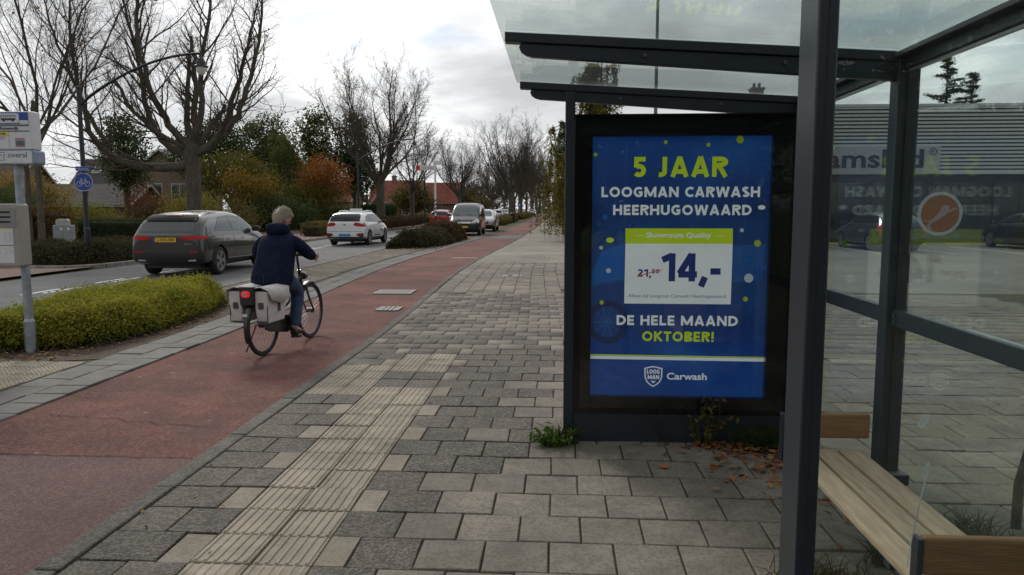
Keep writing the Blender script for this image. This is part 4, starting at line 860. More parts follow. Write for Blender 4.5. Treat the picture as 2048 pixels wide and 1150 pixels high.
MB().tube([(0,0,-.1),(0,0,0.34)], 0.058, 16).tube([(0,0,0.34),(0,0,0.37)], [0.058, 0.045], 16).tube([(0,0,0.37),(0,0,2.55)], 0.045, 16).build('pole', galv, bs, smooth=True)
hd = MB().box(-0.275, 0.235, -0.075, 0.075, 2.235, 2.645).build('sign_head', panel_w, bs, bevel=0.012)
fy = -0.0775
def pl(name, x0, x1, z0, z1, m, par, d=0.0, r=0.0):
    mb = MB().prism(rounded(x0, x1, z0, z1, r) if r else [(x0,z0),(x1,z0),(x1,z1),(x0,z1)], 'Y', fy-d-0.0012, fy-d+0.0008); return mb.build(name, m, par)
pl('blue_header', -0.270, 0.205, 2.505, 2.634, s_blue, hd); pl('bus_plate', -0.138, 0.104, 2.518, 2.622, panel_w, hd, 0.0015, 0.016)
bus = MB()
for x0, x1, z0, z1 in ((-0.10,0.066,2.548,2.570),(-0.10,0.066,2.594,2.601),(-0.10,-0.094,2.569,2.597),(0.060,0.066,2.569,2.597),(-0.072,-0.068,2.569,2.597),(-0.046,-0.042,2.569,2.597),(-0.020,-0.016,2.569,2.597),(0.006,0.010,2.569,2.597),(0.032,0.036,2.569,2.597)): bus.box(x0,x1,fy-0.0042,fy-0.0030,z0,z1)
for x in (-0.066, 0.034): bus.prism([(x+0.013*math.cos(a), 2.546+0.013*math.sin(a)) for a in np.linspace(0, 2*math.pi, 14)[:-1]], 'Y', fy-0.0050, fy-0.0044)
bus.build('bus_symbol', s_ink, hd); pl('small_plate', 0.108, 0.203, 2.508, 2.548, panel_w, hd, 0.0015)
for z in (2.488, 2.430): pl('seam', -0.262, 0.21, z, z+0.008, s_slot, hd)
text('stop_name', 'Bomenwijk', mat('name_ink', (0.10, 0.09, 0.12), .5), hd, (-0.02, fy-0.0012, 2.452), 0.040, bold=0.04, width=0.215)
pl('route_plate', -0.262, -0.150, 2.388, 2.425, s_yel, hd); pl('route_plate', -0.145, -0.030, 2.388, 2.425, s_yel, hd)
text('route_number', '160', s_ink, hd, (-0.205, fy-0.0016, 2.395), 0.034, bold=0.03); text('route_number', 'N60', s_ink, hd, (-0.088, fy-0.0016, 2.395), 0.034, bold=0.03)
for z in (2.375, 2.362, 2.349, 2.336): pl('small_print', -0.255, -0.165, z, z+0.004, s_grey, hd); 
for z in (2.375, 2.362, 2.349): pl('small_print', -0.138, -0.07, z, z+0.004, s_grey, hd)
pl('divider', -0.149, -0.146, 2.26, 2.395, s_grey, hd); pl('divider', -0.026, -0.0235, 2.26, 2.395, s_grey, hd)
nt_ = pl('notice', 0.045, 0.150, 2.265, 2.362, mat('notice_pink', (0.42, 0.22, 0.24), .5), hd); pl('notice_picture', 0.052, 0.143, 2.278, 2.330, mat('notice_dark', (0.10, 0.12, 0.14), .5, var=.5, scale=60), hd, 0.0012)
lw = MB().prism(rounded(-0.285, 0.255, 2.075, 2.232, 0.03), 'Y', -0.088, 0.088).build('lower_sign', mat('blue_grey_frame', (0.22, 0.27, 0.36), .5), bs, bevel=0.006)
fy = -0.0895
pl('sign_face', -0.270, 0.232, 2.09, 2.222, panel_w, lw, 0.0, 0.02)
tri = MB()
for a in range(4):
    for b in range(4):
        if (a, b) == (2, 2): continue
        x, z = -0.185+0.033*a, 2.203-0.026*b; d = 0.0105; q = (a+2*b) % 4
        P4 = [(-d,-d*.8),(d,-d*.8),(0,d*.8)]; an = q*math.pi/2; P4 = [(x+u*math.cos(an)-v*math.sin(an), z+u*math.sin(an)+v*math.cos(an)) for u, v in P4]
        tri.prism(P4, 'Y', fy-0.0024, fy-0.0013)
tri.build('triangle_pattern', mat('dark_blue_ink', (0.03, 0.06, 0.13), .5), lw)
text('logo_word', 'overal', mat('slate_ink', (0.09, 0.15, 0.24), .5), lw, (0.067, fy-0.0014, 2.152), 0.078, bold=0.015, width=0.22); pl('small_print', 0.02, 0.13, 2.106, 2.110, s_grey, lw, .001)
tb = MB().prism(rounded(-0.315, 0.075, 0.965, 1.652, 0.03), 'Y', -0.15, 0.02).build('timetable_box', sign_grey, bs, bevel=0.014)
fy = -0.152
pl('slotted_panel', -0.285, 0.045, 1.395, 1.60, mat('lid_grey', (0.24, 0.235, 0.235), .5), tb)
for z in (1.55, 1.497, 1.444): pl('slot', -0.265, -0.015, z, z+0.021, s_slot, tb, 0.0014)
for z0, z1, yb in ((1.205, 1.385, 1), (1.005, 1.192, 0)):
    pl('timetable', -0.272, 0.0, z0, z1, panel_w, tb)
    pl('yellow_band', -0.235 if yb else -0.19, -0.01, z1-0.013-(0 if yb else .012), z1-0.004-(0 if yb else .012), s_yel if yb else mat('pale_yellow', (.6,.6,.3), .5), tb, 0.0013)
    for cxx in (-0.25, -0.185, -0.105, -0.05):
        for r_ in range(8 if yb else 4): pl('small_print', cxx, cxx+0.034, z1-0.045-0.014*r_, z1-0.040-0.014*r_, s_grey, tb, 0.0012)
    pl('stamp', -0.21, -0.195, z0+0.012, z0+0.034, s_ink, tb, 0.0012)
# ================================================================== STREET LAMPS AND SIGNS
lamp_m = mat('lamp_post_paint', (0.016, 0.020, 0.026), 0.4, var=0.15)
lamp_glass = mat('lamp_bowl', (0.62, 0.62, 0.58), 0.25, var=0.05)
def street_lamp(label, loc, rz=0.0, group='curved-arm street lamps'):
    t = thing('street_lamp', label, 'street lamp', loc, rz, group)
    MB().tube([(0,0,-.1),(0,0,1.0)], 0.085, 14).tube([(0,0,1.0),(0,0,1.05)], [0.085,0.07], 14).tube([(0,0,1.05),(0,0,5.1)], [0.07,0.062], 14).build('post', lamp_m, t, smooth=True)
    MB().lathe([(0.0,5.16),(0.055,5.15),(0.078,5.12),(0.078,5.08),(0.06,5.07)], 14).build('cap', lamp_m, t, smooth=True)
    pts = [(0.05+3.65*s_, 0, 4.62+1.40*math.sin(s_*math.pi/2)**0.86) for s_ in np.linspace(0, 1, 14)]
    MB().tube(pts, [0.045]*4+[0.038]*10, 10).build('arm', lamp_m, t, smooth=True)
    h = MB().lathe([(0.0,0.02),(0.03,0.02),(0.035,-0.12),(0.09,-0.14),(0.10,-0.20),(0.13,-0.22),(0.14,-0.32),(0.20,-0.35),(0.205,-0.38),(0.14,-0.375),(0.0,-0.37)], 20).build('lantern', lamp_m, t, smooth=True); h.location = (3.70, 0, 6.02)
    MB().lathe([(0.13,-0.378),(0.14,-0.42),(0.12,-0.52),(0.07,-0.60),(0.0,-0.62)], 18).build('bowl', lamp_glass, h, smooth=True)
    MB().obox((0.075, 0, 2.1), (0.02, 0.08, 0.3)).build('service_door', lamp_m, t, bevel=0.004)
    return t
lamp1 = street_lamp('near street lamp with round cycle sign, curved arm reaching over the road', (-13.98, 21.2, 0))
for lab, lx, ly in (('street lamp behind the white taxi, curved arm over the road', -12.95, 47.5), ('street lamp beside the red-roofed house', -13.7, 75.5),
                    ('distant street lamp above the black van', -13.6, 106.0), ('most distant street lamp in the tree avenue', -7.2, 190.0)):
    c = copy_tree(lamp1); c.location = (lx, ly, -0.01); c['label'] = lab
def disc_sign(name, label, cat, loc, r, m, rz=0.0):
    t = thing(name, label, cat, loc, rz)
    MB().prism([(r*math.cos(a), r*math.sin(a)) for a in np.linspace(0, 2*math.pi, 41)[:-1]], 'Y', -0.008, 0.008).build('plate', m, t); return t
cy = disc_sign('cycle_path_sign', 'round blue cycle path sign on the near lamp post', 'road sign', (-13.90, 21.05, 2.37), 0.215, s_blue, R(8))
rim = MB(); o_ = [(0.213*math.cos(a), 0.213*math.sin(a)) for a in np.linspace(0, 2*math.pi, 41)[:-1]]; i_ = [(0.203*math.cos(a), 0.203*math.sin(a)) for a in np.linspace(0, 2*math.pi, 41)[:-1]]
rim.add([(x, -0.0095, z) for x, z in o_+i_], [(k, (k+1) % 40, 40+(k+1) % 40, 40+k) for k in range(40)]).build('rim', panel_w, cy)
bk = MB()
for cx_ in (-0.092, 0.092): bk.tube([(cx_+0.058*math.cos(a), -0.012, -0.045+0.058*math.sin(a)) for a in np.linspace(0, 2*math.pi, 25)], 0.0055, 5, False)
for q in ([(-.092,-.045),(-.045,.045),(.055,.045),(.092,-.045)], [(-.092,-.045),(.0,-.045),(.055,.045)], [(-.055,.075),(-.045,.045),(0,-.045)], [(.055,.045),(.048,.085),(.075,.095)], [(-.075,.077),(-.035,.077)]): bk.tube([(x, -0.012, z) for x, z in q], 0.0055, 5)
bk.build('bicycle_symbol', panel_w, cy)
MB().box(-0.05, 0.05, 0.009, 0.09, -0.03, 0.03).build('clamp', galv, cy); cy.scale = (1.24, 1.0, 1.24)
sn = thing('street_name_sign', 'small blue street name sign above the round cycle sign', 'street sign', (-13.93, 21.08, 2.76), R(8))
MB().box(-0.19, 0.21, -0.006, 0.006, -0.065, 0.065).build('plate', s_blue, sn); 
text('street_name', 'Middenweg', panel_w, sn, (0.01, -0.0075, -0.025), 0.07, width=0.32)
b0 = MB().box(-0.19, 0.21, -0.0075, -0.0065, 0.052, 0.058).build('border', panel_w, sn); MB().box(-0.19, 0.21, -0.0075, -0.0065, -0.058, -0.052).build('border', panel_w, sn)
# finger post in the planting bed
fp = thing('direction_post', 'white finger post with blue and white striped foot in the shrubs', 'signpost', (-6.55, 39.3, 0), 0)
wp = mat('white_post', (0.70, 0.70, 0.68), 0.5, var=0.08)
MB().tube([(0,0,-.05),(0,0,1.2)], 0.05, 10).build('black_foot', mat('post_black', (0.012,0.012,0.013), .5), fp, smooth=True)
MB().tube([(0,0,2.05),(0,0,4.12)], 0.05, 10).build('post', wp, fp, smooth=True)
MB().tube([(0,0,1.2),(0,0,2.05)], 0.05, 10).build('striped_section', wp, fp, smooth=True)
for k in range(4):
    z = 1.26+0.21*k; v = []; n = 12
    for i in range(n+1): a = 2*math.pi*i/n; zz_ = z+0.10*i/n*1.6-0.03; v += [(0.0512*math.cos(a), 0.0512*math.sin(a), zz_), (0.0512*math.cos(a), 0.0512*math.sin(a), zz_+0.085)]
    MB().add(v, [(2*i, 2*i+2, 2*i+3, 2*i+1) for i in range(n)]).build('blue_stripe', s_blue, fp)
fa = MB().prism([(-0.98, 3.62), (-1.03, 3.74), (-0.98, 3.86), (0.06, 3.86), (0.06, 3.62)], 'Y', -0.085, -0.055).build('finger_board', wp, fp)
MB().prism([(-0.80, 3.615), (-0.985, 3.615), (-1.035, 3.74), (-0.985, 3.865), (-0.80, 3.865)], 'Y', -0.09, -0.05).build('red_arrow_end', mat('sign_red', (.55,.03,.02), .5), fa)
text('destination', 'Centrum', mat('red_ink', (.4,.05,.04), .5), fa, (-0.36, -0.0870, 3.70), 0.11, width=0.62)
MB().obox((-0.2, -0.06, 3.99), (0.5, 0.03, 0.2)).build('finger_board', wp, fp).location = (0.35, 0, 0)
# grey cable cabinet on the far verge
cab = thing('cable_cabinet', 'grey street cabinet with pale rounded top in front of beech hedge', 'cabinet', (-20.3, 29.3, 0), R(20))
cg = mat('cabinet_grey', (0.235, 0.25, 0.265), 0.6, var=0.08); MB().box(-0.36, 0.36, -0.2, 0.2, 0, 0.92).build('housing', cg, cab, bevel=0.015)
MB().prism(rounded(-0.26, 0.22, 0.80, 1.17, 0.10), 'Y', -0.16, 0.16).build('top_box', mat('cabinet_pale', (0.36, 0.36, 0.34), .7), cab, bevel=0.02)
for x in (-0.1, 0.16): MB().box(x, x+0.09, -0.204, -0.2005, 0.72, 0.82).build('sticker', panel_w, cab)
MB().box(-0.005, 0.005, -0.2035, -0.2005, 0.05, 0.68).build('door_gap', s_slot, cab)
# square blue sign far down the verge
pk = thing('blue_sign', 'small square blue sign on thin pole among far trees', 'road sign', (-6.2, 118, 0)); MB().tube([(0,0,0),(0,0,2.0)], 0.04, 8).build('pole', galv, pk); MB().box(-0.3, 0.3, -0.06, -0.04, 1.85, 2.45).build('plate', s_blue, pk); MB().prism([(-.12,2.0),(.0,1.95),(.15,2.2),(.05,2.35),(-.15,2.25)], 'Y', -0.064, -0.061).build('symbol', panel_w, pk)
# tall lamp column beyond the shelter
tl = thing('lamp_column', 'tall slim lamp column rising behind the shelter roof', 'street lamp', (3.15, 25.0, 0))
MB().tube([(0,0,-.1),(0,0,1.2)], 0.085, 12).tube([(0,0,1.2),(0,0,9.0)], [0.07, 0.045], 12).build('column', mat('column_grey', (0.10,0.11,0.115), .5), tl, smooth=True)
MB().obox((-0.28, 0, 9.0), (0.7, 0.22, 0.10), (0, R(-5), 0)).build('lamp_head', mat('column_head', (0.25,0.26,0.27), .5), tl, bevel=0.03)
# litter bin among the far trees
lb = thing('litter_bin', 'dark litter bin beside the far cycle path trees', 'litter bin', (-5.2, 84, 0)); MB().lathe([(0.0,0.0),(0.24,0.0),(0.27,0.95),(0.29,0.97),(0.29,1.05),(0.2,1.12),(0,1.13)], 16).build('body', mat('bin_dark', (.02,.025,.025), .5), lb, smooth=True); MB().box(-0.16, 0.16, -0.295, -0.262, 0.80, 0.92).build('opening', s_slot, lb)
# bicycle hoop behind the shelter glass
hp = MB().tube([(0, y, z) for y, z in [(-0.36,-.1),(-0.36,0.45),(-0.33,0.62),(-0.22,0.73),(-0.08,0.76),(0.08,0.76),(0.22,0.73),(0.33,0.62),(0.36,0.45),(0.36,-.1)]], 0.024, 12).build('bicycle_hoop', mat('hoop_black', (.02,.022,.024), .4, .3), None, smooth=True)
hp.location = (2.62, 3.55, -0.22); hp.rotation_euler = (0, 0, R(60)); tag(hp, 'dark steel bicycle parking hoop standing behind the shelter glass', 'bicycle hoop')
# ================================================================== CARS
tyre_m = mat('tyre_rubber', (0.016, 0.016, 0.017), 0.8, var=0.2); rim_m = mat('alloy_rim', (0.42, 0.43, 0.44), 0.3, 0.85, var=0.05); rim_d = mat('rim_shadow', (0.03, 0.03, 0.032), 0.5)
clad_m = mat('black_plastic', (0.016, 0.017, 0.018), 0.55, var=0.1)
def car_glass(name, c=(0.012, 0.016, 0.018)): return mat(name, c, 0.04, var=0.05, spec=0.5)
win_dark = car_glass('car_window_dark'); win_clear = car_glass('car_window_grey', (0.075, 0.095, 0.105))
tail_m = mat('tail_light_red', (0.40, 0.008, 0.010), 0.35, var=0.1, coat=0.15, spec=0.25); tail_lit = mat('tail_light_lit', (0.55, 0.02, 0.02), 0.2, emit=0.5); lens_m = mat('headlight_lens', (0.55, 0.57, 0.60), 0.08, var=0.15, scale=30, coat=1.0)
plate_y = mat('number_plate_yellow', (0.70, 0.45, 0.02), 0.5, var=0.05); plate_b = mat('number_plate_blue', (0.03, 0.30, 0.55), 0.5, var=0.05); chrome = mat('chrome_trim', (0.6, 0.6, 0.6), 0.15, 0.95)
def paint_m(name, c, rough=0.25, metal=0.0): return mat(name, c, rough, metal, var=0.04, scale=1.5, coat=1.0)
def loft(stations, name):
    """car shell from cross-sections (y, zb, w, zs, zbelt, wb, zr, wr), smoothed"""
    rings = []
    for (y, zb, w, zs, zl, wb, zr, wr) in stations:
        h = [(0, zb), (w*.82, zb), (w*.965, zb+.05), (w, zb+.30*(zs-zb)+.02), (w, zs), (wb+.012, zl-.02), (wb-.012, zl+.10*(zr-zl)), (wr+.04, zl+.80*(zr-zl)), (wr*.84, zr-.012), (0, zr)]
        rings.append([(x, y, z) for x, z in h]+[(-x, y, z) for x, z in h[-2:0:-1]])
    n = len(rings[0]); v = [p for r in rings for p in r]; f = []
    for i in range(len(rings)-1):
        for k in range(n): f.append((i*n+k, i*n+(k+1) % n, (i+1)*n+(k+1) % n, (i+1)*n+k))
    for base, fl in ((0, False), ((len(rings)-1)*n, True)):
        for k in range(9):
            q = (base+k, base+k+1, base+(n-k-1) % n, base+(n-k) % n); q = tuple(dict.fromkeys(q)); f.append(q if fl else q[::-1])
    me = bpy.data.meshes.new(name); me.from_pydata(v, [], f); bm = bmesh.new(); bm.from_mesh(me); bmesh.ops.recalc_face_normals(bm, faces=bm.faces); bm.to_mesh(me); bm.free()
    o = bpy.data.objects.new(name, me); COL.objects.link(o); ss = o.modifiers.new('s', 'SUBSURF'); ss.levels = 2; ss.render_levels = 2
    ev = evaluated(o); bpy.data.objects.remove(o); return ev
def carve(me, wheels, R_):
    o = bpy.data.objects.new('tmp', me); COL.objects.link(o); cut = MB()
    tmp = []
    for (x, y, z) in wheels:
        s_ = 1 if x > 0 else -1; c = MB().tube([(x-s_*.30, y, z), (x+s_*.35, y, z)], R_+.045, 28).build('cut', clad_m); tmp.append(c)
        b = o.modifiers.new('b', 'BOOLEAN'); b.operation = 'DIFFERENCE'; b.solver = 'EXACT'; b.object = c
    ev = evaluated(o); bpy.data.objects.remove(o)
    for c in tmp: bpy.data.objects.remove(c)
    return ev
class Car:
    def __init__(s, name, label, loc, rz, stations, body_m, wheels, R_=0.33, group=None, rim_style=5, rim_mat=None):
        s.t = thing(name, label, 'car' if 'van' not in name else 'van', loc, rz, group); me = loft(stations, 'body')
        s.bvh = BVHTree.FromPolygons([v.co[:] for v in me.vertices], [p.vertices[:] for p in me.polygons]); me2 = carve(me, wheels, R_)
        me2.materials.clear(); me2.materials.append(body_m); me2.shade_smooth(); me2.set_sharp_from_angle(angle=R(40)); me2.name = 'body'
        s.body = link(bpy.data.objects.new('body', me2), s.t); s.R = R_; s.bm = body_m
        for w in wheels: s.wheel(w, R_, rim_style, rim_mat or rim_m)
        y0 = min(q[0] for q in stations)+.35; y1 = max(q[0] for q in stations)-.35; zb = stations[len(stations)//2][1]; w = stations[len(stations)//2][2]
        MB().box(-w*.72, w*.72, y0, y1, zb-.06, zb+.08).build('underbody', clad_m, s.t)
    def wheel(s, c, R_, style, rm):
        sg = 1 if c[0] > 0 else -1; wd = 0.20
        prof = [(R_*.68,-wd/2),(R_*.90,-wd/2),(R_*.97,-wd/2+.02),(R_,-wd/2+.05),(R_,wd/2-.05),(R_*.97,wd/2-.02),(R_*.90,wd/2),(R_*.68,wd/2)]
        o = MB().lathe(prof, 28, (0,0,0), 'X').build('wheel', tyre_m, s.t, smooth=True); o.location = c
        r = MB(); r.lathe([(R_*.70, sg*(wd/2-.015)), (R_*.70, sg*(wd/2+.002)), (R_*.62, sg*(wd/2-.004)), (R_*.60, sg*(wd/2-.06))], 28, (0,0,0), 'X')
        for k in range(style):
            for d in ((-.16, .16) if style == 5 else (0,)):
                a = 2*math.pi*k/style+d; ca, sa = math.cos(a), math.sin(a); x0, x1 = sg*(wd/2-.045), sg*(wd/2-.006); w0, w1 = .022, .030 if style == 5 else .04
                P_ = [(R_*.10, -w0), (R_*.10, w0), (R_*.63, w1), (R_*.63, -w1)]; r.add([(x, u*ca-v_*sa, u*sa+v_*ca) for x in (x0, x1) for u, v_ in P_], [(0,1,2,3),(4,7,6,5),(0,4,5,1),(1,5,6,2),(2,6,7,3),(3,7,4,0)])
        r.lathe([(0, sg*(wd/2-.003)), (R_*.14, sg*(wd/2-.003)), (R_*.16, sg*(wd/2-.04))], 14, (0,0,0), 'X')
        r.build('rim', rm, o, smooth=True); MB().lathe([(0, sg*(wd/2-.075)), (R_*.66, sg*(wd/2-.075))], 24, (0,0,0), 'X').build('rim_shade_disc', rim_d, o)  # disc behind the spokes: shade inside the wheel put into its dark colour
    def patch(s, name, poly, view, m, off=0.006, side=1, parent=None, step=0.07, mirror=False):
        """a piece laid on the shell: outline drawn in a side (y,z), rear/front (x,z) or top (x,y) view"""
        for sg in ((1, -1) if mirror else (side,)):
            bm = bmesh.new(); f = bm.faces.new([bm.verts.new((p[0], p[1], 0)) for p in poly])
            lo = [min(p[i] for p in poly) for i in (0, 1)]; hi = [max(p[i] for p in poly) for i in (0, 1)]
            for i in (0, 1):
                c = lo[i]+step
                while c < hi[i]-1e-4:
                    nr = (1, 0, 0) if i == 0 else (0, 1, 0); bmesh.ops.bisect_plane(bm, geom=bm.verts[:]+bm.edges[:]+bm.faces[:], plane_co=[n_*c for n_ in nr], plane_no=nr); c += step
            for v in bm.verts:
                a, b = v.co.x, v.co.y
                if view == 'side': o_, d = Vector((3*sg, a, b)), Vector((-sg, 0, 0))
                elif view == 'rear': o_, d = Vector((a*sg, -6, b)), Vector((0, 1, 0))
                elif view == 'front': o_, d = Vector((a*sg, 6, b)), Vector((0, -1, 0))
                else: o_, d = Vector((a*sg, b, 4)), Vector((0, 0, -1))
                h = s.bvh.ray_cast(o_, d)
                if h[0] is None:
                    nn = s.bvh.find_nearest(o_+d*(3 if view == 'side' else 6-2.1)); p, nr = nn[0], nn[1]
                else: p, nr = h[0], h[1]
                if nr.dot(d) > 0: nr = -nr
                v.co = p+nr*off
            bmesh.ops.triangulate(bm, faces=[q for q in bm.faces if len(q.verts) > 4])
            me = bpy.data.meshes.new(name); bm.to_mesh(me); bm.free(); me.materials.append(m); me.shade_smooth(); 
            # face the outside
            c = Vector((0, 0, 0.8)); p0 = me.polygons[0]
            if p0.normal.dot((Vector((sg, 0, 0)) if view == 'side' else Vector((0, -1, 0)) if view == 'rear' else Vector((0, 1, 0)) if view == 'front' else Vector((0, 0, 1)))) < 0: me.flip_normals()
            o = link(bpy.data.objects.new(name, me), parent or s.t)
        return o
    def mirrors(s, y, x, z, m):
        for sg in (1, -1):
            o = MB().prism(rounded(-0.11, 0.11, -0.07, 0.07, 0.05), 'Y', -0.05, 0.07).build('mirror', m, s.t, smooth=True, bevel=0.015); o.location = (sg*(x+.10), y, z)
    def arches(s, wheels, w, m, r0=0.0):
        for (x, y, z) in wheels:
            sg = 1 if x > 0 else -1; n = 14; a = [math.pi*(-.06+1.12*k/n) for k in range(n+1)]
            o_ = [(y+(s.R+.095)*math.cos(t), z+(s.R+.095)*math.sin(t)) for t in a]; i_ = [(y+(s.R+.043)*math.cos(t), z+(s.R+.043)*math.sin(t)) for t in a]
            v = []
            for (yy, zz_) in o_+i_:
                h = s.bvh.ray_cast(Vector((3*sg, yy, zz_)), Vector((-sg, 0, 0))); xx = h[0].x if h[0] else sg*w; v.append((xx+sg*.008, yy, zz_))
            MB().add(v, [(k, k+1, n+2+k, n+1+k) for k in range(n)]).build('wheel_arch_trim', m, s.t, smooth=True)
    def seams(s, xs, z0, z1):
        for y in xs: s.patch('door_gap', [(y, z0), (y+.012, z0), (y+.012+.02, z1), (y+.02, z1)], 'side', s_slot, 0.004, mirror=True, step=0.12)
    def handles(s, ys, z):
        for y in ys: s.patch('door_handle', rounded(y-.09, y+.09, z-.014, z+.014, .013), 'side', s.bm, 0.022, mirror=True)
# ---- grey coupe-like SUV passing on the near lane (seen from behind)
wh = lambda x, yr, yf, z: [(x, yr, z), (-x, yr, z), (x, yf, z), (-x, yf, z)]
grey_p = mat('grey_metallic', (0.028, 0.029, 0.029), 0.3, 0.3, var=0.04, coat=1.0)
st_suv = [(-2.25,.52,.74,.70,.90,.72,1.02,.62),(-2.21,.36,.87,.72,.97,.82,1.08,.70),(-2.10,.31,.91,.74,1.02,.86,1.20,.74),(-1.88,.29,.92,.76,1.03,.87,1.47,.74),(-1.50,.27,.925,.76,1.03,.875,1.585,.71),(-.35,.26,.925,.75,1.02,.875,1.63,.69),(.30,.26,.925,.75,1.01,.87,1.61,.68),(.80,.26,.92,.75,1.0,.86,1.46,.70),(1.20,.27,.915,.75,.99,.85,1.17,.74),(1.60,.28,.91,.73,.96,.83,1.06,.72),(1.98,.30,.895,.70,.88,.80,.97,.68),(2.18,.34,.82,.64,.78,.72,.84,.57),(2.24,.44,.70,.60,.70,.62,.74,.47)]
WS = wh(.82, -1.30, 1.38, .36)
c1 = Car('suv', 'grey coupe-style SUV passing behind the cyclist on the road', (-9.52, 19.6, ZROAD), R(1.0), st_suv, grey_p, WS, 0.36)
c1.patch('rear_window', [(-.68,1.10),(.68,1.10),(.66,1.30),(.60,1.34),(-.60,1.34),(-.66,1.30)], 'rear', car_glass('suv_rear_glass', (0.06, 0.07, 0.075)), 0.008, step=.06)
c1.patch('rear_spoiler', [(-.62,1.35),(.62,1.35),(.64,1.43),(.56,1.50),(-.56,1.50),(-.64,1.43)], 'rear', mat('gloss_black', (.005,.005,.006), .6, spec=.2), 0.03, step=.06)
c1.patch('side_window', [(-1.45,1.12),(-.44,1.09),(-.50,1.48),(-.98,1.46)], 'side', win_clear, mirror=True)
c1.patch('side_window', [(-.38,1.09),(.94,1.07),(.62,1.36),(.36,1.46),(-.44,1.49)], 'side', win_clear, mirror=True)
c1.patch('windscreen', [(-.66,1.14),(.66,1.14),(.56,1.52),(-.56,1.52)], 'front', win_dark, 0.008)
c1.patch('tail_light', [(.34,.925),(.55,.905),(.87,.93),(.86,1.0),(.64,1.02),(.36,.97)], 'rear', tail_m, 0.010, mirror=True, step=.05)
c1.patch('tail_light_wrap', [(-2.18,.92),(-1.86,.95),(-1.90,1.01),(-2.14,1.01)], 'side', tail_m, 0.010, mirror=True, step=.05)
c1.patch('lower_bumper', [(-.87,.38),(.87,.38),(.89,.60),(.74,.655),(.50,.60),(-.50,.60),(-.74,.655),(-.89,.60)], 'rear', clad_m, 0.012, step=.07)
c1.patch('reflector', [(.56,.595),(.80,.615),(.80,.64),(.58,.63)], 'rear', tail_m, 0.018, mirror=True)
for sg in (1, -1): MB().prism(rounded(-.10, .10, -.025, .025, .024), 'Y', -.03, .04).build('exhaust_trim', chrome, c1.t).location = (sg*.62, -2.20, .42)
c1.patch('boot_gap', [(-.80,.70),(.80,.70),(.80,.712),(-.80,.712)], 'rear', s_slot, 0.005)
c1.patch('number_plate', [(-.26,.86),(.26,.86),(.26,.97),(-.26,.97)], 'rear', plate_y, 0.016); c1.patch('plate_band', [(-.32,.86),(-.26,.86),(-.26,.97),(-.32,.97)], 'rear', s_blue, 0.017)
text('plate_number', 'J-370-RB', s_ink, c1.t, (0, -2.29, .885), .10, width=.44).location.y = -2.272
c1.patch('brake_strip', [(-.2,1.475),(.2,1.475),(.2,1.487),(-.2,1.487)], 'rear', tail_m, 0.04)
c1.patch('sill_trim', [(-.88,.27),(.98,.27),(.98,.36),(-.88,.38)], 'side', clad_m, 0.010, mirror=True); c1.patch('sill_strip', [(-.85,.385),(.95,.365),(.95,.395),(-.85,.42)], 'side', chrome, 0.012, mirror=True)
c1.arches(WS, .92, clad_m); c1.seams([-.42, .86, -1.12], .40, 1.0); c1.handles([-.72, .22], .885); c1.mirrors(.92, .87, 1.11, clad_m)
c1.patch('roof_panel', [(-.40,-.75),(.40,-.75),(.44,-.1),(.44,.35),(-.44,.35),(-.44,-.1)], 'top', mat('dark_roof_glass', (.01,.011,.012), .35), 0.004, step=.1)
MB().prism([(-.9,1.50),(-.72,1.50),(-.86,1.56)], 'X', -.012, .012).build('roof_aerial', clad_m, c1.t)
text('badge', 'SPORTBACK', chrome, c1.t, (.55, -2.262, .80), .045, width=.2); text('badge', 'o o o o', chrome, c1.t, (0, -2.262, 1.02), .06, width=.2)
MB().tube([(-.12,-2.02,1.16),(.02,-2.05,1.135),(.20,-2.05,1.13)], .012, 6).build('rear_wiper', clad_m, c1.t)
# ---- white taxi-like crossover ahead of it
white_p = paint_m('white_paint', (0.76, 0.77, 0.77), 0.25)
st_x = [(-2.17,.46,.74,.66,.86,.70,1.02,.60),(-2.13,.34,.85,.68,.95,.80,1.12,.68),(-2.0,.29,.89,.70,1.0,.83,1.33,.69),(-1.76,.26,.90,.72,1.01,.84,1.48,.67),(-1.35,.24,.90,.72,1.01,.845,1.54,.665),(-.45,.23,.90,.72,1.0,.85,1.585,.665),(.25,.23,.90,.72,.98,.85,1.56,.665),(.78,.23,.90,.72,.97,.84,1.40,.68),(1.22,.25,.895,.72,.96,.83,1.10,.71),(1.60,.26,.89,.70,.93,.81,1.01,.69),(1.95,.29,.87,.68,.85,.77,.91,.65),(2.12,.33,.80,.62,.75,.68,.79,.55),(2.18,.43,.66,.58,.67,.58,.69,.45)]
WX = wh(.80, -1.28, 1.40, .33)
c2 = Car('taxi', 'white crossover taxi with light blue number plate driving away', (-9.5, 34.9, ZROAD), R(-2.0), st_x, white_p, WX, 0.33)
c2.patch('rear_window', [(-.68,1.09),(.68,1.09),(.67,1.34),(.58,1.42),(-.58,1.42),(-.67,1.34)], 'rear', win_dark, 0.008, step=.06)
c2.patch('side_window', [(-1.62,1.10),(-1.30,1.07),(-1.26,1.32),(-1.40,1.34)], 'side', win_dark, mirror=True); c2.patch('side_window', [(-1.24,1.07),(-.40,1.05),(-.46,1.42),(-1.0,1.40),(-1.20,1.34)], 'side', win_dark, mirror=True)
c2.patch('side_window', [(-.34,1.05),(.95,1.02),(.66,1.26),(.34,1.40),(-.40,1.42)], 'side', win_clear, mirror=True); c2.patch('windscreen', [(-.6,1.08),(.6,1.08),(.5,1.42),(-.5,1.42)], 'front', win_dark, 0.008)
